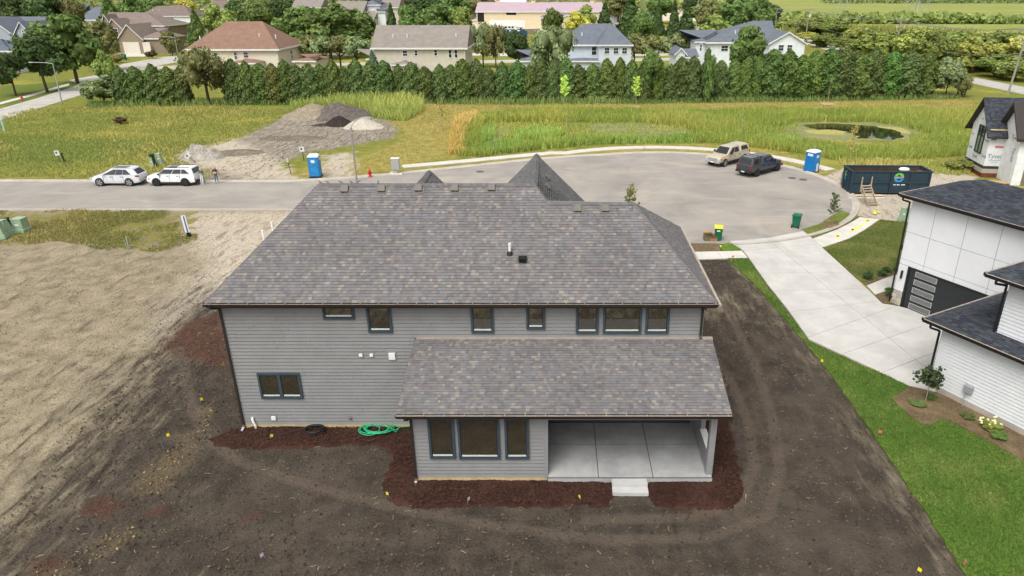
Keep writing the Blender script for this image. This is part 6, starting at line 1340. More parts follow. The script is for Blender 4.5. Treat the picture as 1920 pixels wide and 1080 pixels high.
# ---- evergreen hedge row
hx = [226, 255, 287, 316, 340, 436, 462, 488, 512, 534, 556, 580, 602, 624, 646]
x = 668
while x < 1440: hx.append(x); x += random.uniform(20, 29)
while x < 1600: hx.append(x); x += random.uniform(24, 33)
while x < 1760: hx.append(x); x += random.uniform(26, 34)
for k, x in enumerate(hx):
    Y = np.interp(x, [170, 700, 1300, 1800], [119, 123.5, 125.5, 129]) + random.uniform(-.6, .6); big = x > 1430
    top = random.uniform(111, 127) if x < 1000 else random.uniform(101, 123) if x < 1430 else random.uniform(88, 108)
    if 1600 < x: top = random.uniform(84, 102)
    h_ = WY(x, top, Y).z; X = WY(x, top + 30, Y).x; r = random.uniform(1.15, 1.8) if x < 1430 else random.uniform(1.6, 2.3)
    col = lc(random.uniform(64, 80), random.uniform(84, 98), random.uniform(34, 42)) if random.random() > .3 else lc(72, 90, 44)
    plant('arborvitae', ARB[k % 6], ARBT, (X, Y, 0), r, h_, col, f'dark arborvitae, {ordn(k)} from the left in the long evergreen hedge row', 'tree', 'evergreen hedge row', .02 if not big else .10)
# ---- single trees: kind, px centre, distance, top px, width px, colour, label
DK, MD, LT, YE, OL, GY_ = lc(56, 76, 36), lc(74, 96, 42), lc(104, 122, 52), lc(142, 140, 44), lc(94, 98, 54), lc(98, 112, 70)
trees = [
 ('d',120,147,28,112,MD,'large broad shade tree by the side road at upper left'),('d',66,134,60,92,DK,'rounded dark tree with short trunk left of the large shade tree'),('d',14,130,95,66,DK,'low dark tree cut by the left photo edge near the hydrant'),
 ('d',176,170,40,76,OL,'yellowish green tree between the large shade tree and brick house'),('d',30,250,-6,70,DK,'dark tree behind the blue-grey roof, leftmost at the top edge'),('d',84,250,-10,76,DK,'tall dark tree behind the blue-grey roof'),('d',130,255,-6,56,OL,'olive tree between the blue-grey roof and white house'),
 ('s',205,262,-8,52,MD,'pointed green tree in front of the dark-roofed white house'),('d',22,192,48,56,DK,'dark tree against the blue-grey house wall'),('b',196,129,95,40,LT,'light green upright tree at the left end of the hedge'),('b',190,119,142,70,GY_,'silvery bush closing the left end of the hedge'),
 ('l',378,121,88,100,OL,'feathery willow-like tree rising out of the hedge at left'),('s',368,215,20,44,MD,'green pyramidal tree right of the white brown-roofed house'),('d',412,240,8,66,LT,'light yellow-green tree behind the red-brown roof'),('d',345,330,-2,50,YE,'yellow tree at the top edge left of centre'),('d',292,330,-5,60,MD,'green tree behind the white house at the top edge'),
 ('d',480,240,2,80,MD,'green tree above the right end of the red-brown roof'),('d',520,250,-4,60,DK,'dark green tree next to the far lamp at top'),('d',560,205,14,92,MD,'large green tree, leftmost of three behind the orchard row'),('d',612,200,8,104,MD,'largest green tree in the middle behind the orchard row'),('d',660,205,18,84,MD,'green tree at right of three behind the orchard row'),
 ('f',578,168,66,58,OL,'small orchard tree, first from the left behind the hedge'),('f',606,166,68,58,GY_,'small orchard tree, second from the left behind the hedge'),('f',636,168,67,62,OL,'small orchard tree, third from the left behind the hedge'),('f',668,166,68,60,GY_,'small orchard tree, fourth beside the tan house'),
 ('s',628,300,-6,24,DK,'narrow dark spruce among the far grey roofs'),('s',734,240,8,28,DK,'narrow dark tree beside the far white house'),('d',772,235,12,62,MD,'green tree behind the tan house roof, left one'),('d',818,232,8,76,MD,'green tree behind the tan house roof, middle one'),('d',862,236,14,54,LT,'light green tree beside the barn end'),('d',790,300,-8,90,DK,'dark tree mass at top left of the barn'),('d',850,300,-6,70,MD,'green tree touching the top edge left of the barn'),
 ('s',700,146,96,34,lc(72,92,66),'blue-green spruce in front of the tan house'),('l',904,178,42,56,GY_,'grey-green thin tree right of the tan house'),('l',928,176,46,44,OL,'olive thin tree next to the wooden fence'),('d',972,172,58,52,DK,'rounded dark green tree between the tan and blue-grey houses'),('l',1034,138,48,92,GY_,'airy olive-green tree in front of the blue-grey house'),
 ('d',1036,262,16,42,MD,'round green tree in front of the small barn'),('d',1082,250,22,52,YE,'golden yellow tree between the small barn and blue-grey roof'),('d',1096,262,10,50,LT,'lime green tree behind the golden tree'),('s',1134,262,6,42,DK,'dark conifer right of the golden tree'),
 ('s',1182,245,-10,62,DK,'tall dark conifer by the car park'),('d',1206,215,20,58,MD,'bright green tree by the car park'),('s',1234,300,2,26,DK,'small dark conifer behind the car park'),('s',1264,225,2,36,DK,'dark conifer, left of the pair beside the car park'),('s',1286,212,16,52,DK,'dark conifer, right of the pair beside the car park'),
 ('f',1190,170,64,56,OL,'orchard tree right of the blue-grey house, left one'),('f',1222,168,66,58,OL,'orchard tree right of the blue-grey house, middle one'),('f',1268,170,63,70,GY_,'orchard tree right of the blue-grey house, right one'),
 ('d',1342,205,28,64,LT,'yellow-green tree left of the white gabled house'),('d',1380,240,-6,84,MD,'large green tree behind the white gabled house, left one'),('d',1325,270,0,56,OL,'olive tree at the top edge above the car park'),('d',1420,250,-2,70,MD,'green tree behind the white gabled house, right one'),
 ('d',1402,138,50,66,MD,'rounded green tree in front of the white gabled house'),('b',1782,131,108,64,GY_,'grey-green shrub at the right end of the hedge'),('l',1806,128,142,30,OL,'thin tree beside the fence end at the right of the hedge'),
 ('d',1222,124.5,95,46,MD,'broad-leaved tree poking above the hedge right of centre'),('b',1330,122,92,30,MD,'leafy sapling rising above the hedge beside the white shed roof'),
]
for (k_, x, Y, top, w_, col, lab) in trees:
    h_ = WY(x, top, Y).z; X = WY(x, top + 30, Y).x; dpt = cT*Y + sT*(H - h_*.6); r = w_/2*dpt/F
    if k_ == 'd': plant('shade_tree', random.choice(CROWNS), random.choice(TRUNKS), (X, Y, 0), r, h_, col, lab)
    elif k_ == 'l': plant('feathery_tree', random.choice(CROWNS_L), random.choice(TRUNKS), (X, Y, 0), r, h_, col, lab)
    elif k_ == 'b': plant('leafy_shrub', random.choice(CROWNS_B), TRUNK_S, (X, Y, 0), r, h_, col, lab, 'shrub')
    elif k_ == 'f': plant('orchard_tree', random.choice(CROWNS_F), random.choice(TRUNKS), (X, Y, 0), r, h_, col, lab)
    else: plant('conifer_tree', random.choice(SPR), ARBT, (X, Y, 0), r, h_, col, lab)
# ---- thicket beyond the right-hand road
th_px = [(1450,40,360,44),(1480,30,330,50),(1512,60,262,36),(1545,62,240,46),(1575,70,225,50),(1528,30,300,60),(1570,38,290,56),(1605,75,205,54),(1640,44,190,80),(1612,45,250,64),(1655,60,180,70),(1690,56,175,76),(1725,50,172,78),(1700,40,240,70),(1752,62,165,70),(1760,34,230,60),(1790,66,178,80),(1795,48,235,80),(1825,70,168,70),(1850,60,176,90),(1880,64,170,90),(1912,70,165,90),(1840,44,240,80),(1895,44,230,90),(1950,62,170,100),(1935,48,215,90),(1620,28,330,50),(1740,30,300,60),(1870,100,158,60),(1910,106,152,70),(1600,95,186,36),(1662,100,168,50),(1505,20,380,50),(1555,22,370,50),(1990,60,175,110),(2040,70,170,110)]
for k, (x, top, Y, w_) in enumerate(sorted(th_px)):
    top = max(top, 52 + .03*(x-1580)) if x > 1580 else max(top, 34)
    h_ = max(2.5, WY(x, top, Y).z); X = WY(x, top + 20, Y).x; r = w_/2*(cT*Y + 6)/F*1.15; col = random.choice((lc(100, 112, 46), lc(116, 124, 50), lc(88, 102, 42), lc(128, 128, 54), lc(94, 104, 46)))
    plant('thicket_tree', random.choice(CROWNS_B + CROWNS[:2]), TRUNK_S, (X, Y, 0), r, h_, col, f'bushy green tree, {ordn(k)} from the left in the thicket past the right road', 'tree', 'roadside thicket trees')
# ---- young trees near the street
def sapling_mesh(seed, n, spread, z0, z1, size, shape=lambda t: 1 - t*.6):
    g = np.random.default_rng(seed); m = MB(); tips = []
    m.tube([(0, 0, 0), (.01, 0, z1*.5), (0, .02, z1*.96)], [.03, .022, .008], 6)
    for k in range(14):
        z = z0 + (z1 - z0)*(k + .5)/14*.9; a = k*2.4; L = spread*shape((z - z0)/(z1 - z0))*g.uniform(.7, 1.15); e = (L*math.cos(a), L*math.sin(a), z + L*.75); m.tube([(0, 0, z), (e[0]*.5, e[1]*.5, z + L*.3), e], [.012, .009, .004], 4); tips.append(((0, 0, z), e))
    me_t = m.mesh('trunk', M_barkp); C = []
    for _ in range(n): a, b = tips[g.integers(len(tips))]; t_ = g.uniform(.25, 1.1); C.append(np.array(a)*(1-t_) + np.array(b)*t_ + g.normal(0, spread*.12, 3))
    C = np.array(C); V, T = leaf_quads(C, rng.normal(size=(n, 3)) + np.array([0, 0, .6]), rng.uniform(.7, 1.3, n)*size, tintvar(n)); return leaf_obj_mesh('crown', V, T), me_t
SAP = [sapling_mesh(s_, 420, .55, .9, 3.0, .13) for s_ in (1, 2)]; SAPS = sapling_mesh(5, 110, .5, .8, 3.0, .11); DEAD = sapling_mesh(7, 8, .5, .9, 3.0, .06); SMALL = sapling_mesh(8, 520, .62, .75, 1.75, .13, lambda t: 1.0 - .25*t)
def sapling(px, py, top, pair, col, label, hh=3.0, w=1.0, name='young_tree'):
    p = G(px, py); h_ = WY(px, top, p.y).z; k = h_/hh; e = empty(name, p, random.uniform(0, 6), label, 'tree', 'young street trees'); c = inst('crown', pair[0], e, scale=(k*w, k*w, k)); c.color = (*col, 1); inst('trunk', pair[1], e, scale=(k*w, k*w, k)); return e
lcs = lambda r, g, b: sc3(lin(r, g, b), 1.1)
sapling(1057, 199, 142, SAP[0], lc(150, 172, 72), 'bright yellow-green young tree in front of the hedge, left one'); sapling(1192, 198, 142, SAP[1], lc(146, 168, 70), 'bright yellow-green young tree in front of the hedge, right one')
sapling(830, 243, 183, SAPS, lcs(140, 140, 60), 'thin young tree at the edge of the dirt lot'); sapling(1552, 193, 150, DEAD, lcs(120, 110, 80), 'bare young tree in front of the hedge on a soil ring'); sapling(1067, 272, 214, SAPS, lcs(150, 160, 80), 'thin young tree standing in the pond reeds', 3.0, .7); sapling(1208, 285, 232, DEAD, lcs(120, 110, 70), 'bare young tree by the pavement behind the street end')
sapling(1387, 262, 205, DEAD, lcs(130, 130, 80), 'bare slender young tree behind the pale gold pickup'); sapling(1592, 310, 233, SAPS, lcs(176, 160, 60), 'yellow-leaved young tree in front of the open pond water'); sapling(1559, 420, 362, SAP[0], lcs(104, 124, 78), 'staked young tree on the verge beside the turning circle')
sapling(1180, 425, 345, SAP[1], lcs(150, 160, 100), 'pale young tree whose top shows above the lower roof ridge'); sapling(930, 290, 240, DEAD, lcs(120, 110, 80), 'bare young tree at the left side of the pond'); sapling(1735, 752, 690, SMALL, lcs(74, 98, 58), 'small round-headed tree at the white house corner', 1.95, 1.0)
for (px, py, rr, lab) in ((1559, 423, .9, 'soil'), (1057, 201, 1.0, ''), (1192, 200, 1.0, ''), (1552, 195, 1.3, '')):
    p = G(px, py); m = MB(); m.lathe([(rr, .0), (rr*.8, .07), (rr*.3, .1), (.02, .1)], 16); o = m.build('tree_ring', M_mulch2 if lab else mat('bare_tree_ring', lin(176, 150, 118), .9, .15)); o.location = (p.x, p.y, .03); tag(o, kind='structure')
# shrubs by the white house and other low plants
def low(px, py, r, h_, col, label, crown=None, cat='shrub', name='low_shrub'): 
    e = empty(name, G(px, py), random.uniform(0, 6), label, cat, 'low shrubs'); c = inst('crown', crown or random.choice(CROWNS_B), e, (0, 0, .02), (0, 0, 0), (r, r, h_)); c.color = (*col, 1); inst('stem', TRUNK_S, e, scale=(r*.8, r*.8, h_*.7)); return e
for a in ((1627,524,.35,.55,lcs(70,100,52),'round green shrub in the bed, nearest the driveway edge'),(1653,517,.32,.4,lcs(70,104,52),'round green shrub, second in the bed by the front path'),(1661,511,.3,.4,lcs(74,108,52),'round green shrub, third in the bed, behind the second'),(1682,510,.32,.4,lcs(78,108,52),'round green shrub, last in the bed near the white wall'),(1693,499,.4,.45,lcs(84,116,56),'leafy plant against the white house corner'),(1667,555,.36,.55,lcs(84,124,56),'bright green shrub between the front path and garage'),
          (1858,806,.42,.4,lcs(150,164,70),'flowering shrub with cream heads beside the white siding'),(1872,820,.38,.25,lcs(96,128,50),'low leafy plant right of the cream flowering shrub'),(1720,758,.4,.15,lcs(104,122,60),'flat weed patch left of the small tree'),(1745,748,.3,.2,lcs(96,116,56),'weed clump right of the small tree'),(1815,784,.35,.2,lcs(104,124,60),'weed clump under the grey utility box'),
          (226,232,.9,.9,lcs(110,84,58),'brown dead shrub in the left grass field'),(1800,318,1.6,1.1,lcs(138,146,62),'weedy clump around the white drain riser'),(286,110,1.6,2.2,lcs(92,88,62),'rounded brown bush beside the far garage doors'),(222,118,1.4,2.0,lcs(146,132,70),'tan grass bush at the far driveway'),(190,100,3.4,3.0,lcs(86,98,54),'spreading shrub in front of the brick house')): low(*a)
M_flow = mat('cream_flower', lin(222, 220, 160), .7, .1)
fl = low(1853, 801, .3, .3, lcs(110, 130, 60), 'smaller cream flowering shrub behind the larger one')
for k in range(16):
    a = random.uniform(0, 6.28); rr = random.uniform(.1, .5); m = MB(); m.lathe([(.01, -.05), (.055, -.02), (.055, .02), (.01, .05)], 8); o = m.build('flower_head', M_flow, fl); o.location = (rr*math.cos(a), rr*math.sin(a), .3 + random.uniform(0, .12))
# ---- grasses that nobody could count
def blades(name, polys_px, n, hlo, hhi, width, cols, excl=(), dens=None, z=0.0, lean=.25, kind='stuff', label=None, holes=.0):
    X, Yv = [], []
    for pl in polys_px:
        P_ = [tuple(v[:2]) for v in GP(pl)]; xs, ys = [p[0] for p in P_], [p[1] for p in P_]; area = .5*abs(sum(P_[k-1][0]*P_[k][1] - P_[k][0]*P_[k-1][1] for k in range(len(P_)))); pl_ = (P_, xs, ys, area); X.append(pl_)
    tot = sum(p[3] for p in X); px, py = [], []
    for P_, xs, ys, area in X:
        m = int(n*area/tot*2.2); a, b = rng.uniform(min(xs), max(xs), m*2), rng.uniform(min(ys), max(ys), m*2); k = inpoly(a, b, P_)
        for e in excl: k &= ~inpoly(a, b, [tuple(v[:2]) for v in GP(e)])
        if holes: k &= (fbm(a*.35, b*.35, 4, 77) + rng.normal(0, .06, len(a)) > holes)
        a, b = a[k], b[k]; w_ = int(n*area/tot); px.append(a[:w_]); py.append(b[:w_])
    px, py = np.concatenate(px), np.concatenate(py); m = len(px); pat = fbm(px*.12, py*.12, 3, 55)[:, None]
    h_ = (rng.uniform(hlo, hhi, m)*(.25 + 1.6*pat[:, 0])); a = rng.uniform(0, np.pi, m); dx, dy = np.cos(a)*width*(.6 + .8*rng.random(m)), np.sin(a)*width*.9; lx, ly = rng.normal(0, lean, m)*h_, rng.normal(0, lean, m)*h_
    V = np.stack([np.stack([px - dx, py - dy, np.full(m, z)], 1), np.stack([px + dx, py + dy, np.full(m, z)], 1), np.stack([px + dx*.3 + lx, py + dy*.3 + ly, z + h_], 1), np.stack([px - dx*.3 + lx, py - dy*.3 + ly, z + h_*.96], 1)], 1).reshape(-1, 3)
    c0, c1 = np.array(cols[0]), np.array(cols[1]); f = np.clip((pat - .3)*2.5 + rng.normal(0, .25, (m, 1)), 0, 1); T = np.repeat((c0*(1-f) + c1*f)*rng.uniform(.8, 1.2, (m, 1)), 4, 0)
    me = leaf_obj_mesh(name, V, T); o = inst(name, me); o.color = (1, 1, 1, 1); tag(o, label, None, None, kind); return o
lc2 = lambda r, g, b: sc3(lin(r, g, b), 1.15)
lg_ = lambda r, g, b: sc3(lin(r, g, b), 1.85)
pond_open = [[(900,234),(960,229),(1080,229),(1200,231),(1290,240),(1310,256),(1180,266),(1100,262),(960,278),(905,276)],[(1445,240),(1500,229),(1640,229),(1700,238),(1748,252),(1740,272),(1690,281),(1600,282),(1500,278),(1448,262)]]
reed_poly = [[(855,292),(850,262),(862,235),(890,218),(1000,208),(1100,207),(1300,210),(1500,207),(1680,210),(1830,212),(1832,290),(1700,300),(1560,300),(1530,292),(1440,280),(1340,268),(1240,266),(1120,270),(1000,282),(900,294)]]
blades('pond_reeds', reed_poly, 60000, .4, 1.2, .055, (lg_(112, 132, 44), lg_(142, 146, 58)), pond_open, label='tall yellow-green reeds filling the pond basin')
blades('pond_reeds', [[(900,292),(905,272),(950,268),(1000,276),(1090,262),(1200,263),(1290,258),(1300,268),(1120,270),(1000,282)],[(960,255),(1000,246),(1060,252),(1040,264),(970,268)],[(1440,258),(1500,270),(1480,280),(1440,275)],[(905,245),(925,240),(930,262),(905,268)]], 8000, .4, 1.1, .07, (lg_(104, 132, 46), lg_(132, 148, 58)), label='brighter green reeds at the near side of the pond')
blades('pond_reeds', pond_open, 7000, .15, .5, .05, (lg_(112, 132, 44), lg_(142, 146, 64)), [[(1495,228),(1640,228),(1705,240),(1705,272),(1600,274),(1495,256)]], label='thin reeds coming up through the pond scum', holes=.4)
blades('pond_reeds', [[(842,290),(846,255),(862,230),(890,216),(900,222),(878,240),(868,265),(872,290)]], 5000, .6, 1.2, .06, (lg_(172, 158, 66), lg_(190, 172, 84)), label='straw-yellow grass band at the left rim of the pond')
blades('field_grass', [[(-60,330),(-60,230),(60,205),(170,200),(420,198),(560,205),(500,235),(440,262),(330,298),(420,330),(300,330),(100,334)]], 26000, .12, .34, .07, (lg_(106, 112, 48), lg_(142, 132, 66)), label='rough grass of the left field', holes=.30)
blades('field_grass', [[(560,208),(640,196),(850,192),(1830,184),(1830,206),(1100,205),(880,212),(850,262),(850,290),(745,317),(640,331),(700,290),(760,262),(745,240)]], 12000, .06, .2, .06, (lg_(132, 130, 60), lg_(164, 150, 84)), label='dry mown grass around the pond', holes=.32)
blades('tall_weeds', [[(600,200),(640,190),(740,190),(800,205),(760,228),(700,222),(680,206),(610,205)],[(540,200),(600,193),(610,203),(560,208)]], 4200, .9, 2.1, .07, (lg_(116, 136, 56), lg_(150, 158, 72)), label='tall pale green weeds behind the spoil heaps')
blades('tall_weeds', [[(1570,300),(1760,305),(1830,320),(1800,330),(1580,312)]], 2200, .2, .6, .06, (lg_(126, 138, 58), lg_(160, 158, 76)), label='weeds along the back of the waste container')
blades('field_grass', [[(-60,393),(385,393),(370,450),(300,472),(200,470),(110,452),(-60,470)]], 16000, .05, .17, .05, (lg_(104, 108, 50), lg_(138, 130, 72)), label='thin dry grass on the left verge', holes=.50)
blades('hedge_undergrowth', [[(165,203),(700,194),(1000,197),(1440,192),(1800,186),(1800,182),(1440,187),(1000,191),(700,188),(165,195)]], 5000, .3, .9, .12, (lg_(76, 104, 48), lg_(104, 126, 60)), label='green undergrowth along the foot of the hedge')
def lawn_blades(name, pts, n, cols, label, h0=.03, h1=.075):
    xs = np.array([p[0] for p in pts]); ys = np.array([p[1] for p in pts]); a = rng.uniform(max(xs.min(), 5), min(xs.max(), 32), n*3); b = rng.uniform(max(ys.min(), 12), ys.max(), n*3); k = inpoly(a, b, pts); a, b = a[k][:n], b[k][:n]; m = len(a); pat = fbm(a*.6, b*.6, 3, 5)[:, None]
    C = np.stack([a, b, np.full(m, .035)], 1); an = rng.uniform(0, 6.28, m); d = np.stack([np.cos(an), np.sin(an), np.zeros(m)], 1)*.022; L = np.stack([rng.normal(0, .03, m), rng.normal(0, .03, m), rng.uniform(h0, h1, m)], 1)
    V = np.stack([C - d, C + d, C + d*.3 + L, C - d*.3 + L], 1).reshape(-1, 3); f = np.clip((pat - .35)*3 + rng.normal(0, .3, (m, 1)), 0, 1); T = np.repeat((np.array(cols[0])*(1-f) + np.array(cols[1])*f)*rng.uniform(.75, 1.25, (m, 1)), 4, 0); o = inst(name, leaf_obj_mesh(name, V, T)); tag(o, label, kind='stuff')
lawn_blades('lawn_grass', lawn_pts, 70000, (lc2(84, 116, 38), lc2(128, 140, 66)), 'lush mown grass of the lawn at right')
lawn_blades('lawn_grass', lawn2_pts, 30000, (lc2(96, 110, 48), lc2(150, 142, 84)), 'dry mown grass of the front lawn beside the driveway')

blades('roadside_brush', [[(1450,70),(1530,66),(1600,78),(1700,98),(1800,122),(1930,150),(2060,170),(2060,80),(1800,66),(1600,56),(1480,50)]], 9000, 1.0, 3.2, .35, (lg_(88, 104, 42), lg_(124, 126, 56)), label='tangled brush under the thicket trees past the right road')
# ================================================================ FAR HOUSES AND BARNS
def shingle_far(name, c, amt=.12):
    t = NT(name); n = t.noise(.9, 5, .65); f = t.noise(7, 3, .7); b = t.noise(2.2, 3, .6, co=t.mapping((.4, 3.0, 3.0)))
    col = t.mix(t.step(n, .3, .7), sc3(c, 1-amt), sc3(c, 1+amt)); col = t.mix(t.math('MULTIPLY', t.step(f, .4, .7), .35), col, sc3(c, .7)); col = t.mix(t.math('MULTIPLY', t.step(b, .5, .7), .25), col, sc3(c, 1.25)); return t.fin(col, .9, .1)
def wallm(name, c): return mat(name, c, .8, .06, .8)
def brickm(name, a, b):
    t = NT(name); br = t.n.new('ShaderNodeTexBrick'); br.inputs['Scale'].default_value = 2.2; br.inputs['Color1'].default_value = (*a, 1); br.inputs['Color2'].default_value = (*b, 1); br.inputs['Mortar'].default_value = (*sc3(a, 1.25), 1)
    t.l.new(t.mapping((1, 1, 1), (R(90), 0, 0)), br.inputs['Vector']); return t.fin(t.mix(t.math('MULTIPLY', t.step(t.noise(1.5, 4, .6), .4, .7), .3), br.outputs[0], sc3(a, .8)), .9, .1)
M_fwhite = mat('white_house_trim', lin(222, 222, 220), .6, .04); M_fglass = glassmat('far_window_glass', (.03, .036, .04), .08, .7)
def fwin(parent, Y, x0, x1, z0, z1, panes=2, trim=M_fwhite, side=None, vert=True):
    d = .08; m = MB(); f = .11
    def bx(a, b, c, e, y0, y1): m.box(a, b, y0, y1, c, e)
    for q in ((x0, x1, z0, z0+f), (x0, x1, z1-f, z1), (x0, x0+f, z0+f, z1-f), (x1-f, x1, z0+f, z1-f)): bx(*q, Y-d, Y)
    w = m.build('window', trim, parent); n = panes; L = (x1-x0-2*f)/n
    for k in range(n): boxpart('pane', M_fglass, w, x0+f+L*k+(.03 if k else 0), x0+f+L*(k+1)-(.03 if k < n-1 else 0), Y-.04, Y, z0+f, z1-f)
    boxpart('meeting_rail', trim, w, x0+f, x1-f, Y-.06, Y-.041, (z0+z1)/2-.04, (z0+z1)/2+.04); return w
def swin(parent, X, sg, y0, y1, z0, z1, trim=M_fwhite):
    f = .1; w = boxpart('window', trim, parent, min(X, X+sg*.08), max(X, X+sg*.08), y0, y1, z0, z1); boxpart('pane', M_fglass, w, X+sg*.081 if sg > 0 else X-.09, X+.09 if sg > 0 else X-.081, y0+f, y1-f, z0+f, z1-f); return w
def hip(m, x0, x1, y0, y1, ze, zr, kind, rl=None, rr=None):
    ym = (y0+y1)/2
    a = rl if rl is not None else (x0 if kind == 'gable' else x0 + (y1-y0)/2); b = rr if rr is not None else (x1 if kind == 'gable' else x1 - (y1-y0)/2)
    A, B, C, D, P_, Q = (x0, y0, ze), (x1, y0, ze), (x1, y1, ze), (x0, y1, ze), (a, ym, zr), (b, ym, zr); m.poly([A, B, Q, P_]); m.poly([C, D, P_, Q]); m.poly([D, A, P_]); m.poly([B, C, Q]); m.poly([(x, y, ze-.02) for x, y, _ in (D, C, B, A)])
def far_house(label, xl, xr, Y, ey, ry, depth, kind, wm, rm, wins=(), rl=None, rr=None, cat='house', name='far_house', swins=(), trim=M_fwhite, vents=(), ov=.5):
    X0, X1 = WY(xl, ey, Y).x, WY(xr, ey, Y).x; ze = WY(xl, ey, Y).z; Yr = Y + depth/2; zr = WY(xl, ry, Yr).z; cx = (X0+X1)/2
    r = empty(name, (cx, Y, 0), 0, label, cat); x0, x1 = X0-cx, X1-cx
    pts = MB(); pts.box(x0, x1, 0, depth, -.1, ze-.02)
    wall = pts.build('wall', wm, r)
    if kind == 'gable':
        for xx, sg in ((x0, 1), (x1, -1)):
            g = MB(); g.prism([(0, 0), (1, 0)], 0, 0) if False else None; g = MB(); g.hexa([(xx, 0, ze-.02), (xx+sg*.3, 0, ze-.02), (xx+sg*.3, depth, ze-.02), (xx, depth, ze-.02), (xx, depth/2-.05, zr-.25), (xx+sg*.3, depth/2-.05, zr-.25), (xx+sg*.3, depth/2+.05, zr-.25), (xx, depth/2+.05, zr-.25)]); g.build('gable_wall', wm, r)
    m = MB(); rlx = (WY(rl, ry, Yr).x - cx) if rl is not None else None; rrx = (WY(rr, ry, Yr).x - cx) if rr is not None else None
    hip(m, x0-ov, x1+ov, -ov, depth+ov, ze, zr, kind, rlx if kind != 'gable' else None, rrx if kind != 'gable' else None); ro = m.build('roof', rm, r)
    e = MB()
    for q in ((x0-ov-.05, x1+ov+.05, -ov-.1, -ov), (x0-ov-.1, x0-ov, -ov, depth+ov), (x1+ov, x1+ov+.1, -ov, depth+ov)): e.box(q[0], q[1], q[2], q[3], ze-.3, ze+.02)
    e.build('gutter', trim, r)
    e = MB(); e.box(x0-ov+.01, x1+ov-.01, -ov+.01, -.01, ze-.28, ze-.22); e.build('soffit', trim, r)
    for (a, b, c, d, n) in wins:
        p0, p1 = WY(a, b, Y), WY(c, d, Y); fwin(r, -.005, p0.x-cx, p1.x-cx, p1.z, p0.z, n, trim)
    for (sg, y0, y1, z0, z1) in swins: swin(r, x1 if sg > 0 else x0, sg, y0, y1, z0, z1, trim)
    for (vx, vt) in vents:
        yy = (depth/2+ov)*vt; zz = ze + (zr-ze)*vt; X = WY(vx, ey, Y+yy).x - cx; v = MB(); v.cyl((X, yy-ov, zz-.1), (X, yy-ov, zz+.65), .12, n=8); v.build('vent_pipe', M_fwhite, ro)
    for xx in (x0+.12, x1-.12): d_ = MB(); d_.cyl((xx, -.08, .1), (xx, -.08, ze-.3), .06, n=6); d_.build('downspout', trim, r)
    return r, cx, X0, X1, ze, zr
def wing(root, cx, Yh, xl, xr, Y, ey, ry, depth, kind, wm, rm, wins=(), rl=None, rr=None, ov=.35, trim=M_fwhite, name='wing'):
    X0, X1 = WY(xl, ey, Y).x, WY(xr, ey, Y).x; ze = WY(xl, ey, Y).z; zr = WY(xl, ry, Y+depth/2).z; dy = Y - Yh
    w = MB(); w.box(X0-cx, X1-cx, dy, dy+depth, -.1, ze-.02); wo = w.build(name+'_wall', wm, root); m = MB(); hip(m, X0-cx-ov, X1-cx+ov, dy-ov, dy+depth+ov, ze, zr, kind, None if rl is None else WY(rl, ry, Y+depth/2).x-cx, None if rr is None else WY(rr, ry, Y+depth/2).x-cx); m.build(name+'_roof', rm, root)
    e = MB(); e.box(X0-cx-ov-.05, X1-cx+ov+.05, dy-ov-.1, dy-ov, ze-.25, ze+.02); e.build(name+'_gutter', trim, root)
    for (a, b, c, d, n) in wins: p0, p1 = WY(a, b, Y), WY(c, d, Y); fwin(root, dy-.005, p0.x-cx, p1.x-cx, p1.z, p0.z, n, trim)
    return X0-cx, X1-cx, ze, zr
def front_gable(root, cx, Yh, xl, xr, Y, ey, py, depth, wm, rm, wins=(), trim=M_fwhite, zb=-.1, ov=.45):
    X0, X1 = WY(xl, ey, Y).x-cx, WY(xr, ey, Y).x-cx; ze = WY(xl, ey, Y).z; zp = WY((xl+xr)/2, py, Y).z; xm = (X0+X1)/2; dy = Y-Yh
    w = MB(); w.extrude([(X0, zb), (X1, zb), (X1, ze), (xm, zp-.12), (X0, ze)], 'y', dy, dy+depth); w.build('gable_wall', wm, root); sl_ = (zp-ze)/(xm-X0)
    for sg, xe in ((-1, X0-ov), (1, X1+ov)):
        m = MB(); z0 = ze - ov*sl_; m.hexa([(xe, dy-.35, z0-.12), (xm, dy-.35, zp-.12), (xm, dy+depth, zp-.12), (xe, dy+depth, z0-.12), (xe, dy-.35, z0+.05), (xm, dy-.35, zp+.05), (xm, dy+depth, zp+.05), (xe, dy+depth, z0+.05)]); m.build('gable_roof', rm, root)
        t_ = MB(); t_.hexa([(xe, dy-.42, z0-.2), (xm, dy-.42, zp-.2), (xm, dy-.36, zp-.2), (xe, dy-.36, z0-.2), (xe, dy-.42, z0+.07), (xm, dy-.42, zp+.07), (xm, dy-.36, zp+.07), (xe, dy-.36, z0+.07)]); t_.build('rake_trim', trim, root)
    for (a, b, c, d, n) in wins: p0, p1 = WY(a, b, Y), WY(c, d, Y); fwin(root, dy-.005, p0.x-cx, p1.x-cx, p1.z, p0.z, n, trim)
    return X0, X1, ze, zp
RB, RT, RG, RBG, RDK = shingle_far('red_brown_shingles', lin(136, 109, 94)), shingle_far('taupe_shingles', lin(138, 130, 122)), shingle_far('grey_brown_shingles', lin(122, 110, 104)), shingle_far('blue_grey_shingles', lin(106, 111, 120)), shingle_far('slate_shingles', lin(98, 106, 116))
WC, WT, WBL, WW, WGR = wallm('cream_siding', lin(216, 208, 190)), wallm('tan_siding', lin(198, 190, 176)), wallm('pale_blue_grey_siding', lin(198, 206, 214)), wallm('white_siding', lin(222, 226, 228)), wallm('blue_grey_siding', lin(164, 170, 180))
BR = brickm('tan_brick', lin(150, 136, 116), lin(128, 114, 98)); RTR = shingle_far('taupe_brown_shingles', lin(128, 116, 108))
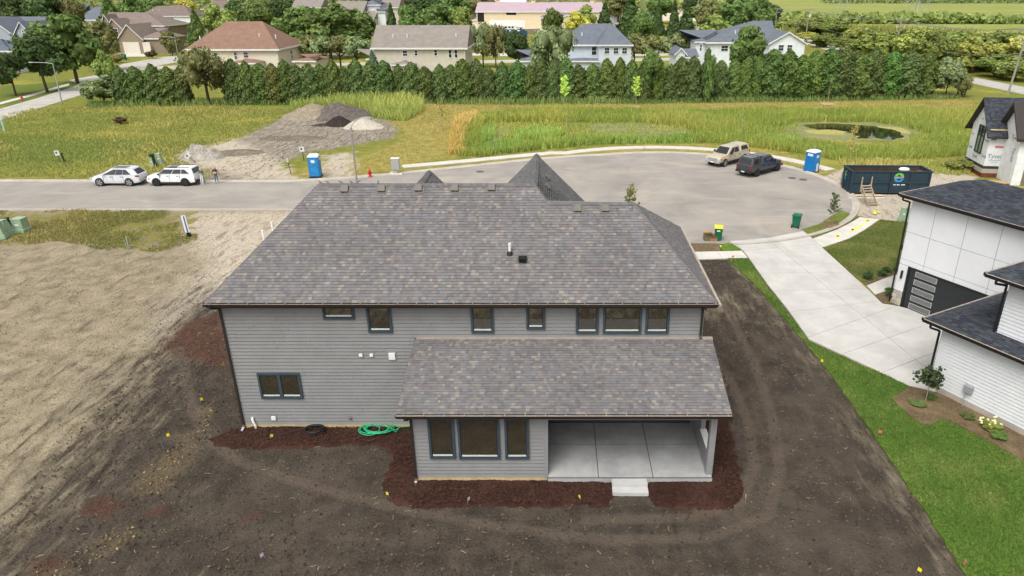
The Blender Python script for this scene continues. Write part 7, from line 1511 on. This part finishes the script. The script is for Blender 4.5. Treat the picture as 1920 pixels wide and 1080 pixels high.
M_redbrick = mat('red_brick_band', lin(160, 104, 84), .9, .15, 3)
# H1 red-brown hip roof
h, cx, *_ = far_house('cream house with wide red-brown hip roof behind the hedge at left', 352, 520, 152, 92, 40, 15, 'hip', WC, RB, [(437,97,447,112,1),(455,97,467,109,2),(400,98,410,112,1)], 425, 492, vents=((381,.35),(492,.45),(522,.4)), swins=((1, 7, 8.2, 3.6, 5.4),))
wing(h, cx, 152, 552, 590, 150, 114, 101, 9, 'hip', WC, RB); wing(h, cx, 152, 430, 480, 148, 118, 110, 5, 'hip', WC, RB)
# H2 tan gable house
h, cx, *_ = far_house('tan sided house with long taupe gable roof behind the hedge', 700, 872, 152, 89.5, 47, 13, 'gable', WT, RT, [(754,94,765,106,2),(776,94,784,105,1),(813,93,821,105,1),(840,93,848,109,1),(851,93,859,109,1),(816,123,822,131,1)], vents=((740,.45),(766,.45),(857,.5)), swins=((1, 5.5, 7, 3.6, 5.2),))
wing(h, cx, 152, 734, 774, 149.5, 121, 113, 5, 'hip', WT, RT); wing(h, cx, 152, 690, 702, 153, 110, 92, 10, 'hip', WT, RT); boxpart('brick_band', M_redbrick, h, -4.5, 0, -2.6, -2.52, 0, 1.2)
# H3 pale blue-grey hip house
h, cx, *_ = far_house('pale blue-grey house with dark hip roof and three small windows', 1050, 1182, 158, 83.5, 44, 15, 'hip', WBL, RBG, [(1109,87,1119,104,1),(1133,88.5,1143,101,2),(1150,88.5,1160,101,2),(1166,87.5,1176,100.5,2)], 1095, 1145, vents=((1059,.42),(1091,.42)))
wing(h, cx, 158, 1123, 1184, 154, 84, 46, 9, 'hip', WBL, RBG, [(1133,89,1143,101.5,2),(1150,89,1160,101.5,2),(1166,89,1176,101.5,2)], 1142, 1150, name='front_wing'); wing(h, cx, 158, 978, 1012, 156, 114, 93, 11, 'hip', WBL, RBG); wing(h, cx, 158, 1073, 1122, 153, 114, 108, 5, 'hip', WBL, RBG)
# H4 white house with gable
h, cx, *_ = far_house('white house with blue-grey hip roof and right-hand gable', 1328, 1452, 160, 79, 39, 16, 'hip', WW, RBG, [(1352,85,1365,96.5,2),(1430,83,1439,99.5,1),(1312,82,1316,96,1)], 1412, 1448, vents=((1376,.4),))
front_gable(h, cx, 160, 1444, 1510, 155, 80, 60, 12, WW, RBG, [(1459.5,83.5,1469,96,2),(1476,83.5,1485,95.5,2)]); wing(h, cx, 160, 1305, 1330, 162, 78, 56, 12, 'hip', WW, RBG)
front_gable(h, cx, 160, 1268, 1285, 152, 99, 90, 8, WW, RBG); wing(h, cx, 160, 1276, 1308, 152, 107, 91, 8, 'gable', WW, RBG); wing(h, cx, 160, 1425, 1452, 154, 112, 101, 5, 'hip', WW, RBG)
# H5 brick house with gables and garage
h, cx, *_ = far_house('tan brick house with several gables and cream garage doors', 178, 306, 228, 48, 23, 16, 'hip', BR, RTR, [], 205, 275)
front_gable(h, cx, 228, 200, 228, 223, 52, 35, 8, BR, RTR, [(210.5,53,223,64.5,2),(215,76,222,90,1)]); front_gable(h, cx, 228, 190, 211, 225, 50, 27, 6, BR, RTR); front_gable(h, cx, 228, 186, 207, 221, 62, 50, 5, BR, RTR)
gx0, gx1, gze, gzp = front_gable(h, cx, 228, 221, 266, 216, 72, 46, 13, BR, RTR); wing(h, cx, 228, 262, 310, 217, 72, 52, 12, 'hip', BR, RTR)
M_gdoor = mat('cream_garage_door', lin(214, 206, 190), .6, .04, 2)
for (a, b, c, d) in ((230, 79, 265, 99.5), (267, 79, 285, 98)):
    p0, p1 = WY(a, b, 216), WY(c, d, 216); g_ = boxpart('garage_door', M_gdoor, h, p0.x-cx, p1.x-cx, -12.2, -12.0, 0.02, p0.z)
    for k in range(1, 4): boxpart('panel_line', M_fwhite, g_, p0.x-cx+.05, p1.x-cx-.05, -12.22, -12.201, p0.z*k/4-.02, p0.z*k/4+.02)
p0, p1 = WY(191, 64, 221), WY(201, 73, 221); boxpart('porch_opening', M_fglass, h, p0.x-cx, p1.x-cx, -7.06, -7.0, p1.z, p0.z)
# H6 blue-grey at left
h, cx, *_ = far_house('blue-grey house with white-trimmed gables at the left edge', -60, 58, 190, 58, 31, 18, 'gable', WGR, RBG, [])
front_gable(h, cx, 190, 26, 62, 184, 66, 41, 10, WGR, RBG, [(33,57,38,64,1),(40,56,47,66,1)]); front_gable(h, cx, 190, -40, 22, 185, 62, 34, 10, WGR, RBG)
h, cx, *_ = far_house('grey-roofed house corner cut by the left photo edge', -90, 20, 165, 95, 73, 14, 'hip', WW, RDK, [])
h, cx, *_ = far_house('white house with dark slate roof and triple window', 144, 200, 290, 37, 12, 14, 'hip', WW, RBG, [(151,37.5,166,46,3)], 180, 188); wing(h, cx, 290, 130, 152, 300, 22, 8, 12, 'hip', WW, RBG)
h, cx, *_ = far_house('white house with brown hip roof behind the brick house', 262, 334, 292, 30, 11, 15, 'hip', WW, RG, [(316,33,329,42,2),(352,34,355,42,1)], 295, 330, vents=((290,.5),(302,.5)), swins=((1, 5, 6.2, 3.5, 5.2),)); wing(h, cx, 292, 305, 358, 289, 30, 10, 13, 'hip', WW, RG, [(317,33,327,41.5,2)], 318, 345)
far_house('brown-roofed house beyond the yellow tree at the top edge', 378, 440, 360, 17, 1, 14, 'hip', WT, RG, [], 400, 425)
far_house('blue-roofed house between tree tops near the top left', 215, 250, 360, 26, 6, 16, 'gable', WGR, RDK, [])
far_house('tan gable house at the top edge above the orchard trees', 548, 600, 330, 14, -4, 16, 'gable', WT, RT, []); 
h, cx, *_ = far_house('grey-roofed house in a row beyond the orchard trees', 620, 676, 290, 30, 2, 22, 'gable', WT, RT, []); wing(h, cx, 290, 672, 700, 288, 35, 20, 16, 'gable', WT, RT)
h, cx, *_ = far_house('white house with blue-black roof at top left of the barn', 676, 712, 300, 9, -8, 16, 'hip', WW, RBG, [(711,25,719,33,2)]); wing(h, cx, 300, 706, 722, 294, 22, 16, 10, 'hip', WW, RDK)
far_house('tan house at the top edge right of the white house', 712, 746, 330, 14, -6, 16, 'gable', WT, RT, [])
# barns
MR = mat('pink_metal_roof', lin(178, 156, 164), .5, .05, .3); WB = wallm('cream_metal_wall', lin(214, 200, 168)); M_dark = mat('dark_opening', lin(40, 38, 36), .9, .1)
h, cx, X0, X1, ze, zr = far_house('long cream barn with pink metal roof', 893, 1130, 350, 22, 4, 26, 'gable', WB, MR, [], cat='barn', name='barn')
for (a, b, c, d) in ((895, 24, 908, 41), (949, 23, 968, 28)): p0, p1 = WY(a, b, 350), WY(c, d, 350); boxpart('barn_door', M_dark, h, p0.x-cx, p1.x-cx, -.06, 0, p1.z, p0.z)
for x in (933, 1000, 1110): X = WY(x, 4, 363).x - cx; m = MB(); m.box(X-1, X+1, 12, 14, zr-.3, zr+1.0); m.hexa([(X-1.3, 11.7, zr+1), (X+1.3, 11.7, zr+1), (X+1.3, 14.3, zr+1), (X-1.3, 14.3, zr+1), (X-.2, 12.8, zr+1.7), (X+.2, 12.8, zr+1.7), (X+.2, 13.2, zr+1.7), (X-.2, 13.2, zr+1.7)]); m.build('cupola', WB, h)
h, cx, *_ = far_house('small cream stable with mauve roof and cupola in front of the barn', 1014, 1080, 320, 33, 22, 16, 'hip', WB, mat('mauve_metal_roof', lin(146, 130, 138), .5, .06, .3), [], cat='barn', name='stable'); front_gable(h, cx, 320, 1052, 1076, 316, 34, 28, 6, WB, MR)
p0, p1 = WY(1061, 42, 316), WY(1072, 50, 316); boxpart('stable_door', M_dark, h, p0.x-cx, p1.x-cx, -4.1, -4.0, 0, p0.z)
far_house('white shed roof at the top edge above the barn', 905, 985, 480, 3, -6, 20, 'gable', WW, mat('pale_metal_roof', lin(206, 208, 210), .5, .04), [], cat='shed', name='far_shed'); far_house('long low white stable at the top right of the barn', 1140, 1166, 420, 8, 1, 14, 'gable', WW, mat('silver_metal_roof', lin(196, 198, 196), .5, .04), [], cat='shed', name='far_shed')
# trailer, camper, blue containers in the yard
p = WY(951, 45, 335); t_ = empty('box_trailer', (p.x, 335, 0), 0, 'long white box trailer parked in front of the barn', 'trailer'); boxpart('box', M_fwhite, t_, -8, 8, 0, 2.6, 1.3, 4.2, .05); boxpart('underframe', M_black, t_, -7, 7, .4, 2.2, 1.0, 1.29)
for x in (-6.5, -5.2, 6): m = MB(); m.cyl((x, .2, .5), (x, 2.4, .5), .5, n=12); m.build('wheel', M_tyre, t_)
p = WY(953, 48, 318); t_ = empty('camper', (p.x, 318, 0), 0, 'white camper with dark windows behind the blue containers', 'camper'); boxpart('body', M_fwhite, t_, -3.4, 3.4, 0, 2.4, .6, 3.2, .15); [boxpart('window', M_fglass, t_, x, x+.9, -.03, .01, 1.9, 2.6) for x in (-1.5, 0, 1.4)]; boxpart('wheel_base', M_tyre, t_, -1.2, 1.2, .2, 2.2, 0, .59, .1)
M_bcon = mat('blue_container_paint', lin(44, 74, 108), .6, .12, 2)
for (x, Y, lab) in ((965, 300, 'blue open waste container in the yard, rear one with white sacks'), (969, 288, 'blue open waste container in the yard, front one by the fence')):
    p = WY(x, 55, Y); t_ = empty('blue_container', (p.x, Y, 0), 0, lab, 'waste container'); m = MB()
    for q in ((-4, 4, 0, .1), (-4, 4, 2.4, 2.5), (-4, -3.9, .1, 2.4), (3.9, 4, .1, 2.4)): m.box(*q, .1, 2.3)
    m.box(-3.9, 3.9, .1, 2.4, .1, 1.5); m.build('shell', M_bcon, t_); [boxpart('rib', M_bcon, t_, -3.9+1.3*k, -3.75+1.3*k, -.12, -.005, .1, 2.3) for k in range(7)]; [boxpart('sack', M_fwhite, t_, x2, x2+1.1, .5, 1.8, 1.5, 2.6, .2) for x2 in (-3, 0)]
# far green bins
for (px, py, lab) in ((229, 111, 'dark green bin cluster at the far driveway, left bin'), (234, 112, 'dark green bin at the far driveway, right bin'), (618, 124, 'green bin on the street behind the hedge beside the tan house')): b_ = bin_(G(px, py), 0, lab, M_bing); b_['group'] = 'far green bins'; b_.scale = (1.25, 1.25, 1.25)
# far parked cars
for (px, py, rz, src, lab) in ((1165, 57.5, 20, r1, 'white car parked behind the blue-grey roof, right one'), (1155, 52, 15, r2, 'white SUV parked behind the blue-grey roof, left one'), (1224, 49, 200, r1, 'pale car by the dark conifers in the car park'), (1358, 46, 170, r1, 'white car above the yellow-green tree by the car park'), (1148, 24, 0, r2, 'white vehicle at the far end of the barn yard'), (1222, 20, 0, r1, 'white car far behind the car park'), (694, 54, 100, r2, 'pale car in the driveway of the far grey-roofed house')):
    c = copy_tree(src); c.location = G(px, py) + Vector((0, 0, .02)); c.rotation_euler = (0, 0, R(rz)); c['label'] = lab; c['group'] = 'far parked cars'
# white rail fences and timber fence
def rail_fence(px, label, h_=1.3, step=3.0, m_=M_fwhite, rails=(.45, .8, 1.15), solid=False):
    P_ = GP(px); r = empty('rail_fence', P_[0], 0, label, 'fence'); r0 = P_[0]
    for a, b in zip(P_, P_[1:]):
        d = b-a; L = d.length; n = max(1, int(L/step)); ang = math.atan2(d.y, d.x)
        for k in range(n+1):
            q = a.lerp(b, k/n) - r0; m = MB(); m.box(-.09, .09, -.09, .09, -.05, h_); o = m.build('post', m_, r); o.location = q; o.rotation_euler = (0, 0, ang)
            if k < n:
                if solid:
                    for j in range(3): m = MB(); m.box(L/n*j/3+.02, L/n*(j+1)/3-.02, -.03, .03, .1, h_-.05); o = m.build('board', m_, r); o.location = q; o.rotation_euler = (0, 0, ang)
                else:
                    for z in rails: m = MB(); m.box(.09, L/n-.09, -.04, .04, z-.1, z+.06); o = m.build('rail', m_, r); o.location = q; o.rotation_euler = (0, 0, ang)
rail_fence([(555, 106), (690, 105)], 'white rail fence behind the orchard trees left of the tan house'); rail_fence([(900, 103), (1000, 104)], 'white rail fence between the tan and blue-grey houses'); rail_fence([(1195, 101), (1300, 100)], 'white rail fence behind the orchard trees at right')
M_grwood = mat('grey_fence_timber', lin(142, 134, 122), .9, .12, 3); rail_fence([(938, 66), (1012, 64)], 'grey timber fence between the yard and dark green tree', 2.2, 4, M_grwood, solid=True); rail_fence([(876, 42), (893, 30)], 'timber fence at the left end of the barn', 2.2, 4, M_grwood, solid=True); rail_fence([(1030, 50), (1085, 46), (1150, 36)], 'pale horse fence in front of the stable', 1.5, 4, mat('pale_fence', lin(196, 186, 168), .8, .1))
rail_fence([(1795, 178), (1808, 182)], 'short dark fence at the right end of the hedge', 1.6, 1.0, M_post, (.4, .8, 1.2))
# utility poles and wires
M_upole = mat('grey_timber_pole', lin(150, 146, 138), .85, .12, 2); M_wire = mat('overhead_wire', lin(140, 142, 140), .6, .05); tops = []
def upole(loc, hh, lean, label, arm=1.2, tf=False, low=False):
    r = empty('utility_pole', loc, R(35), label, 'utility pole', 'utility poles'); r.rotation_euler = (0, R(lean), R(0)); m = MB(); m.cyl((0, 0, -.1), (0, 0, hh), .2, .14, 10); m.build('shaft', M_upole, r)
    c = boxpart('crossarm', M_upole, r, -arm, arm, -.08, .08, hh-.35, hh-.2); 
    for x in (-arm*.9, 0, arm*.9): m = MB(); m.lathe([(.05, 0), (.08, .06), (.05, .14), (.07, .2), (.03, .28)], 8); i = m.build('insulator', M_galv, c); i.location = (x, 0, hh-.2)
    if low: boxpart('crossarm', M_upole, r, -arm*.9, arm*.9, -.08, .08, hh-1.9, hh-1.77); [boxpart('cutout', M_fwhite, r, x-.08, x+.08, -.2, -.08, hh-2.0, hh-1.6) for x in (-.9, .9)]
    if tf: m = MB(); m.cyl((.35, 0, hh-2.6), (.35, 0, hh-1.6), .28, n=12); m.build('transformer', M_fwhite, r)
    tops.append((Vector(loc), hh, arm)); return r
upole(G(1890, 176), 11.2, 4, 'tall grey utility pole with two crossarms at the right edge', 1.4, False, True); upole(WY(1683, 90, 185)*Vector((1,1,0)) if False else Vector((WY(1684, 60, 185).x, 185, 0)), WY(1690, 36, 185).z, 2, 'utility pole standing in the thicket right of centre', 1.4, False, True); upole(Vector((WY(1513, 50, 262).x, 262, 0)), WY(1514, 17, 262).z, 1, 'utility pole with white transformer beside the white gabled house', 1.2, True); upole(Vector((WY(1456, 30, 330).x, 330, 0)), WY(1456, 15, 330).z, 0, 'farthest utility pole left of the transformer pole', 1.3, False, True)
upole(Vector((WY(1308, 20, 300).x, 300, 0)), WY(1308, -20, 300).z, 0, 'thin tall pole above the car park conifers', .6)
tops.insert(0, (Vector((98, 62, 0)), 11.2, 1.4)); wires = empty('overhead_wires', (0, 0, 0), 0, 'sagging overhead wires strung along the utility poles at upper right', 'wires')
def wire(a, b, sag, r_=.035): m = MB(); m.tube([a.lerp(b, k/14) - Vector((0, 0, sag*4*(k/14)*(1-k/14))) for k in range(15)], r_, 4); m.build('wire', M_wire, wires)
for (a, ha, aa), (b, hb, ab) in zip(tops[:4], tops[1:5]):
    for s_ in (-1, -.4, .5, 1): wire(a + Vector((s_*aa + math.sin(R(3))*0, 0, ha+.05)), b + Vector((s_*ab, 0, hb+.05)), 1.1)
    wire(a + Vector((0, 0, ha-4.2)), b + Vector((0, 0, hb-4.2)), 1.6, .05)
# lattice towers whose tops rise out of the frame
M_lat = mat('galvanised_lattice', lin(164, 168, 168), .5, .08, 1, .4)
def tower(px, py, Y, label, base=5.0, hh=44):
    r = empty('lattice_tower', (WY(px, py, Y).x, Y, 0), R(25), label, 'pylon', 'lattice pylons'); lv = [(base*(1-z/hh*.86), z) for z in (0, 9, 17, 24, 30, 35, 39, hh)]
    for i, j in ((1, 1), (1, -1), (-1, -1), (-1, 1)): m = MB(); m.tube([(i*b, j*b, z) for b, z in lv], .16, 5); m.build('leg', M_lat, r)
    cs = ((1, 1), (1, -1), (-1, -1), (-1, 1))
    for k in range(4):
        (i, j), (i2, j2) = cs[k], cs[(k+1) % 4]
        for (b0, z0), (b1, z1) in zip(lv, lv[1:]):
            for p0, p1 in (((i*b0, j*b0, z0), (i2*b1, j2*b1, z1)), ((i2*b0, j2*b0, z0), (i*b1, j*b1, z1)), ((i*b1, j*b1, z1), (i2*b1, j2*b1, z1))): m = MB(); m.tube([p0, p1], .07, 4); m.build('brace', M_lat, r)
    for z in (30, 36): boxpart('arm', M_lat, r, -7, 7, -.3, .3, z, z+.5)
tower(1716, 34, 440, 'lattice pylon standing in the far crop field, right one'); tower(1572, 22, 620, 'lattice pylon farther away above the thicket, left one')
# far tree belts that read as one mass
def belt(name, x0, x1, Y0, Y1, n, h0, h1, cols, label):
    X = rng.uniform(x0, x1, n); Yv = rng.uniform(Y0, Y1, n); top = rng.uniform(h0, h1, n)*(.6 + .8*vnoise(X*.02, Yv*.01, 5)); Z = rng.uniform(0, 1, n)**.7*top; C = np.stack([X, Yv, Z], 1); N_ = rng.normal(size=(n, 3)) + np.array([0, -.8, .8]); c0, c1 = map(np.array, cols); f = rng.random((n, 1))
    V, T = leaf_quads(C, N_, rng.uniform(1.2, 3.4, n), (c0*(1-f) + c1*f)*rng.uniform(.8, 1.2, (n, 1))); o = inst(name, leaf_obj_mesh(name, V, T)); tag(o, label, kind='stuff')
belt('far_wood', -520, 130, 560, 700, 13000, 9, 16, (lc(80, 98, 52), lc(112, 122, 66)), 'far belt of woodland along the top edge')
belt('far_wood', 330, 900, 900, 960, 7000, 6, 12, (lc(74, 92, 54), lc(96, 108, 64)), 'dark far tree line beyond the crop field')
belt('field_hedge', 85, 330, 395, 410, 3500, 2, 4.5, (lc(84, 106, 48), lc(112, 128, 58)), 'green hedge line across the crop field')
k = 0
for (x, Y, top, w_) in ((460, 330, -4, 70), (560, 360, -8, 70), (440, 300, 2, 50), (740, 420, -10, 80), (900, 420, -6, 60), (20, 330, -8, 60), (240, 300, -6, 50), (700, 350, -6, 50), (1160, 420, -8, 60), (1240, 400, -6, 60), (1300, 380, -6, 60), (1440, 380, 4, 60), (640, 260, 20, 60), (420, 190, 62, 50), (315, 210, 60, 36), (575, 240, 30, 50), (330, 250, 40, 30)):
    h_ = max(4, WY(x, top, Y).z); r = w_/2*(cT*Y+6)/F
    plant('shade_tree', random.choice(CROWNS), random.choice(TRUNKS), (WY(x, max(0, top), Y).x, Y, 0), r, h_, random.choice((MD, DK, OL)), f'distant green tree between the far houses, {ordn(k)} of its scattered kind', 'tree', 'scattered distant trees'); k += 1
# ================================================================ SPOIL HEAPS AND GROUND LITTER
def pile_material(name, a, b, c3):
    t = NT(name); n = t.noise(1.6, 6, .7); f = t.noise(9, 4, .75); c = t.ramp(n, [(.3, a), (.5, b), (.7, c3)]); c = t.mix(t.step(f, .5, .65), c, sc3(a, .75)); t.bump(t.math('ADD', n, f), 1.0, .12); return t.fin(c, .95, .1)
def heap(name, px, py, rx, ry, hh, m_, label, seed, rough=.35, kind=None):
    p = G(px, py); N = 46; u = np.linspace(-1.15, 1.15, N); x, y = np.meshgrid(u, u); d = np.hypot(x, y)*(1 + .3*(fbm(x*1.6+9, y*1.6+9, 3, seed)-.45)); z = np.clip(1 - d, 0, 1)**.85*hh*(1 + rough*2*(fbm(x*3+5, y*3+5, 4, seed+3)-.45)) + rng.normal(0, .02*rough*2, x.shape)*hh*(d < 1) - .06
    i = np.arange(N*N).reshape(N, N); f = np.stack([i[:-1, :-1], i[:-1, 1:], i[1:, 1:], i[1:, :-1]], -1).reshape(-1, 4); f = f[(z.ravel()[f].max(1) > -.05)]
    o = inst(name, np_mesh(name, np.stack([x*rx, y*ry, z], -1).reshape(-1, 3), f, [m_])); o.location = (p.x, p.y + ry*.5, 0); tag(o, label, 'heap', 'spoil heaps on the dirt lot'); return o
heap('spoil_heap', 628, 222, 5.4, 5.0, 1.9, pile_material('grey_gravel_heap', lin(84, 78, 74), lin(110, 102, 96), lin(134, 126, 116)), 'largest grey gravel heap on the dirt lot', 3, .25)
heap('spoil_heap', 580, 222, 4.8, 4.0, 1.8, pile_material('tan_clay_heap', lin(126, 114, 98), lin(156, 144, 124), lin(182, 170, 150)), 'pale tan clay heap left of the grey gravel heap', 5, .4)
heap('spoil_heap', 634, 236, 2.3, 1.7, 1.3, pile_material('black_soil_heap', lin(48, 43, 40), lin(60, 54, 50), lin(76, 68, 62)), 'small black soil heap in front of the grey gravel heap', 7, .3)
heap('spoil_heap', 606, 236, 2.4, .9, .35, pile_material('dark_soil_smear', lin(62, 56, 52), lin(76, 70, 64), lin(94, 86, 78)), 'low dark soil smear left of the black soil heap', 8, .5)
heap('spoil_heap', 680, 241, 3.0, 2.0, 1.5, pile_material('pale_stone_heap', lin(176, 168, 152), lin(196, 188, 172), lin(212, 206, 192)), 'pale crushed stone heap beside the lamp post top', 9, .15)
heap('spoil_heap', 372, 299, 2.6, 2.0, 1.6, pile_material('concrete_rubble', lin(132, 124, 112), lin(176, 168, 156), lin(206, 200, 190)), 'broken concrete rubble heap behind the white SUV', 11, .8)
heap('spoil_heap', 440, 290, 3.0, 2.2, .35, pile_material('scraped_dirt', lin(110, 100, 88), lin(132, 122, 106), lin(160, 150, 132)), 'low scraped dirt ridge right of the rubble heap', 13, .7)
heap('spoil_heap', 545, 262, 5.0, 2.0, .3, pile_material('scraped_dirt2', lin(104, 95, 84), lin(126, 116, 102), lin(150, 140, 124)), 'long low dirt ridge in the middle of the dirt lot', 15, .7)
M_litter = tintmat('soil_clods_and_straw', .95, 30, .25, .1, 0)
def clods(name, poly_px, n, smin, smax, cols, label, excl=None, zoff=0.0, holes=0):
    P_ = [tuple(v[:2]) for v in GP(poly_px)]; xs, ys = [p[0] for p in P_], [p[1] for p in P_]; a, b = rng.uniform(max(min(xs), -36), min(max(xs), 40), n*3), rng.uniform(max(min(ys), 11), max(ys), n*3); k = inpoly(a, b, P_)
    if excl is not None:
        for e in excl: k &= ~inpoly(a, b, e)
    if holes: k &= fbm(a*.45, b*.45, 3, 21) > holes
    a, b = a[k][:n], b[k][:n]; n = len(a); s = smin + (smax-smin)*rng.random(n)**6
    base = np.array([[1, 0, 0], [-.5, .87, 0], [-.5, -.87, 0], [0, 0, .9], [.3, .3, .6], [-.4, .1, .65]]); V = base[None]*s[:, None, None]*rng.uniform(.6, 1.4, (n, 6, 3)); an = rng.uniform(0, 6.28, n); ca, sa_ = np.cos(an)[:, None], np.sin(an)[:, None]; V = np.stack([V[..., 0]*ca - V[..., 1]*sa_, V[..., 0]*sa_ + V[..., 1]*ca, V[..., 2]], -1)
    gz_ = np.interp(a, [-1e3, 1e3], [0, 0]) + zoff
    V += np.stack([a, b, gz_ - .02 - 0*a], -1)[:, None]; Fx = np.array([[0, 4, 3, 4], [0, 1, 5, 4], [1, 2, 5, 5], [2, 0, 3, 5], [4, 5, 3, 3]]); tri = np.array([[0, 1, 5], [0, 5, 4], [1, 2, 5], [2, 3, 5], [2, 0, 4], [2, 4, 3], [4, 5, 3]]); F_ = (tri[None] + (np.arange(n)*6)[:, None, None]).reshape(-1, 3)
    me = np_mesh(name, V.reshape(-1, 3), F_, [M_litter]); at = me.color_attributes.new('tint', 'FLOAT_COLOR', 'POINT'); c0, c1 = map(np.array, cols); f = rng.random((n, 1)); T = np.repeat((c0*(1-f) + c1*f)*rng.uniform(.75, 1.25, (n, 1)), 6, 0); at.data.foreach_set('color', np.concatenate([T, np.ones((len(T), 1))], 1).astype(np.float32).ravel()); tag(inst(name, me), label, kind='stuff')
house_ex = [[(-14.0, 25.4), (7.2, 25.4), (7.2, 36), (-14.0, 36)], [(-6, 21.3), (7.2, 21.3), (7.2, 26), (-6, 26)], bp]
step_ex = [[(1.9, 21.0), (3.9, 21.0), (3.9, 22.6), (1.9, 22.6)], [(-5.5, 22.2), (6.3, 22.2), (6.3, 26), (-5.5, 26)]]
clods('soil_clods', soil_px, 60000, .012, .07, (lin(64, 57, 50), lin(104, 94, 82)), 'dark clods scattered over the graded soil', house_ex)
clods('soil_clods', [(-200,480),(330,470),(420,520),(290,640),(205,735),(70,880),(-200,1100)], 18000, .012, .06, (lin(116, 104, 86), lin(164, 151, 128)), 'tan clods scattered over the bare lot at left', house_ex)
clods('stone_chips', [(385,395),(540,395),(480,500),(420,560),(300,620),(340,545),(345,455)], 7000, .01, .06, (lin(140, 128, 110), lin(190, 180, 164)), 'pale stone chips on the construction entrance', house_ex)
clods('stone_chips', [(1556,335),(1600,320),(1720,315),(1720,410),(1650,408),(1590,398),(1582,372)], 14000, .015, .06, (lin(150, 142, 130), lin(212, 206, 196)), 'pale gravel chips under the waste container')
clods('stone_chips', lot_px[0], 9000, .02, .14, (lin(110, 101, 90), lin(190, 180, 164)), 'stones on the dirt lot')
clods('yellow_clods', [(245,910),(300,850),(370,800),(395,760),(400,790),(350,860),(300,925)], 420, .012, .08, (lin(118, 103, 78), lin(156, 138, 104)), 'yellowish clay lumps in the soil at left', None, 0, .42)
clods('yellow_clods', [(60,1075),(150,1030),(250,985),(260,1005),(120,1090)], 220, .012, .09, (lin(118, 103, 78), lin(156, 138, 104)), 'yellowish clay lumps near the bottom left corner', None, 0, .4)
def straw(name, poly_px, n, L0, L1, cols, label, excl=house_ex, zoff=.015, w=.007):
    P_ = [tuple(v[:2]) for v in GP(poly_px)]; xs, ys = [p[0] for p in P_], [p[1] for p in P_]; a, b = rng.uniform(max(min(xs), -36), min(max(xs), 40), n*3), rng.uniform(max(min(ys), 11), max(ys), n*3); k = inpoly(a, b, P_)
    for e in excl: k &= ~inpoly(a, b, e)
    a, b = a[k][:n], b[k][:n]; n = len(a); L = L0 + (L1-L0)*rng.random(n)**3; an = rng.normal(.5, 1.0, n); d = np.stack([np.cos(an), np.sin(an), rng.normal(0, .06, n)], 1)*L[:, None]*.5; nn = np.stack([-np.sin(an), np.cos(an), np.zeros(n)], 1)*w*rng.uniform(.6, 1.6, (n, 1)); C = np.stack([a, b, np.full(n, zoff + .012)], 1)
    bend = rng.normal(0, .12, (n, 1))*L[:, None]*np.stack([-np.sin(an), np.cos(an), np.full(n, .05)], 1)
    A0, A1, B0, B1, C0, C1 = C-d-nn, C-d+nn, C+bend-nn, C+bend+nn+np.array([0, 0, .01]), C+d-nn, C+d+nn; V = np.stack([A0, B0, B1, A1, B0, C0, C1, B1], 1).reshape(-1, 3); c0, c1 = map(np.array, cols); f = rng.random((n, 1)); T = np.repeat((c0*(1-f) + c1*f), 8, 0)
    me = np_mesh(name, V, np.arange(n*8).reshape(-1, 4), [M_litter]); at = me.color_attributes.new('tint', 'FLOAT_COLOR', 'POINT'); at.data.foreach_set('color', np.concatenate([T, np.ones((len(T), 1))], 1).astype(np.float32).ravel()); tag(inst(name, me), label, kind='stuff')
straw('straw_litter', soil_px, 1700, .03, .28, (lin(112, 98, 78), lin(168, 150, 120)), 'stalks and straw scattered on the dark soil')
straw('straw_litter', [(-200,480),(330,470),(420,520),(290,640),(205,735),(70,880),(-200,1100)], 900, .03, .3, (lin(140, 126, 98), lin(186, 170, 140)), 'stalks and straw on the bare lot at left')
straw('mulch_chips', bed_px, 14000, .02, .11, (lin(44, 30, 25), lin(92, 66, 55)), 'shredded bark strips over the mulch bed', step_ex, .14, .016)
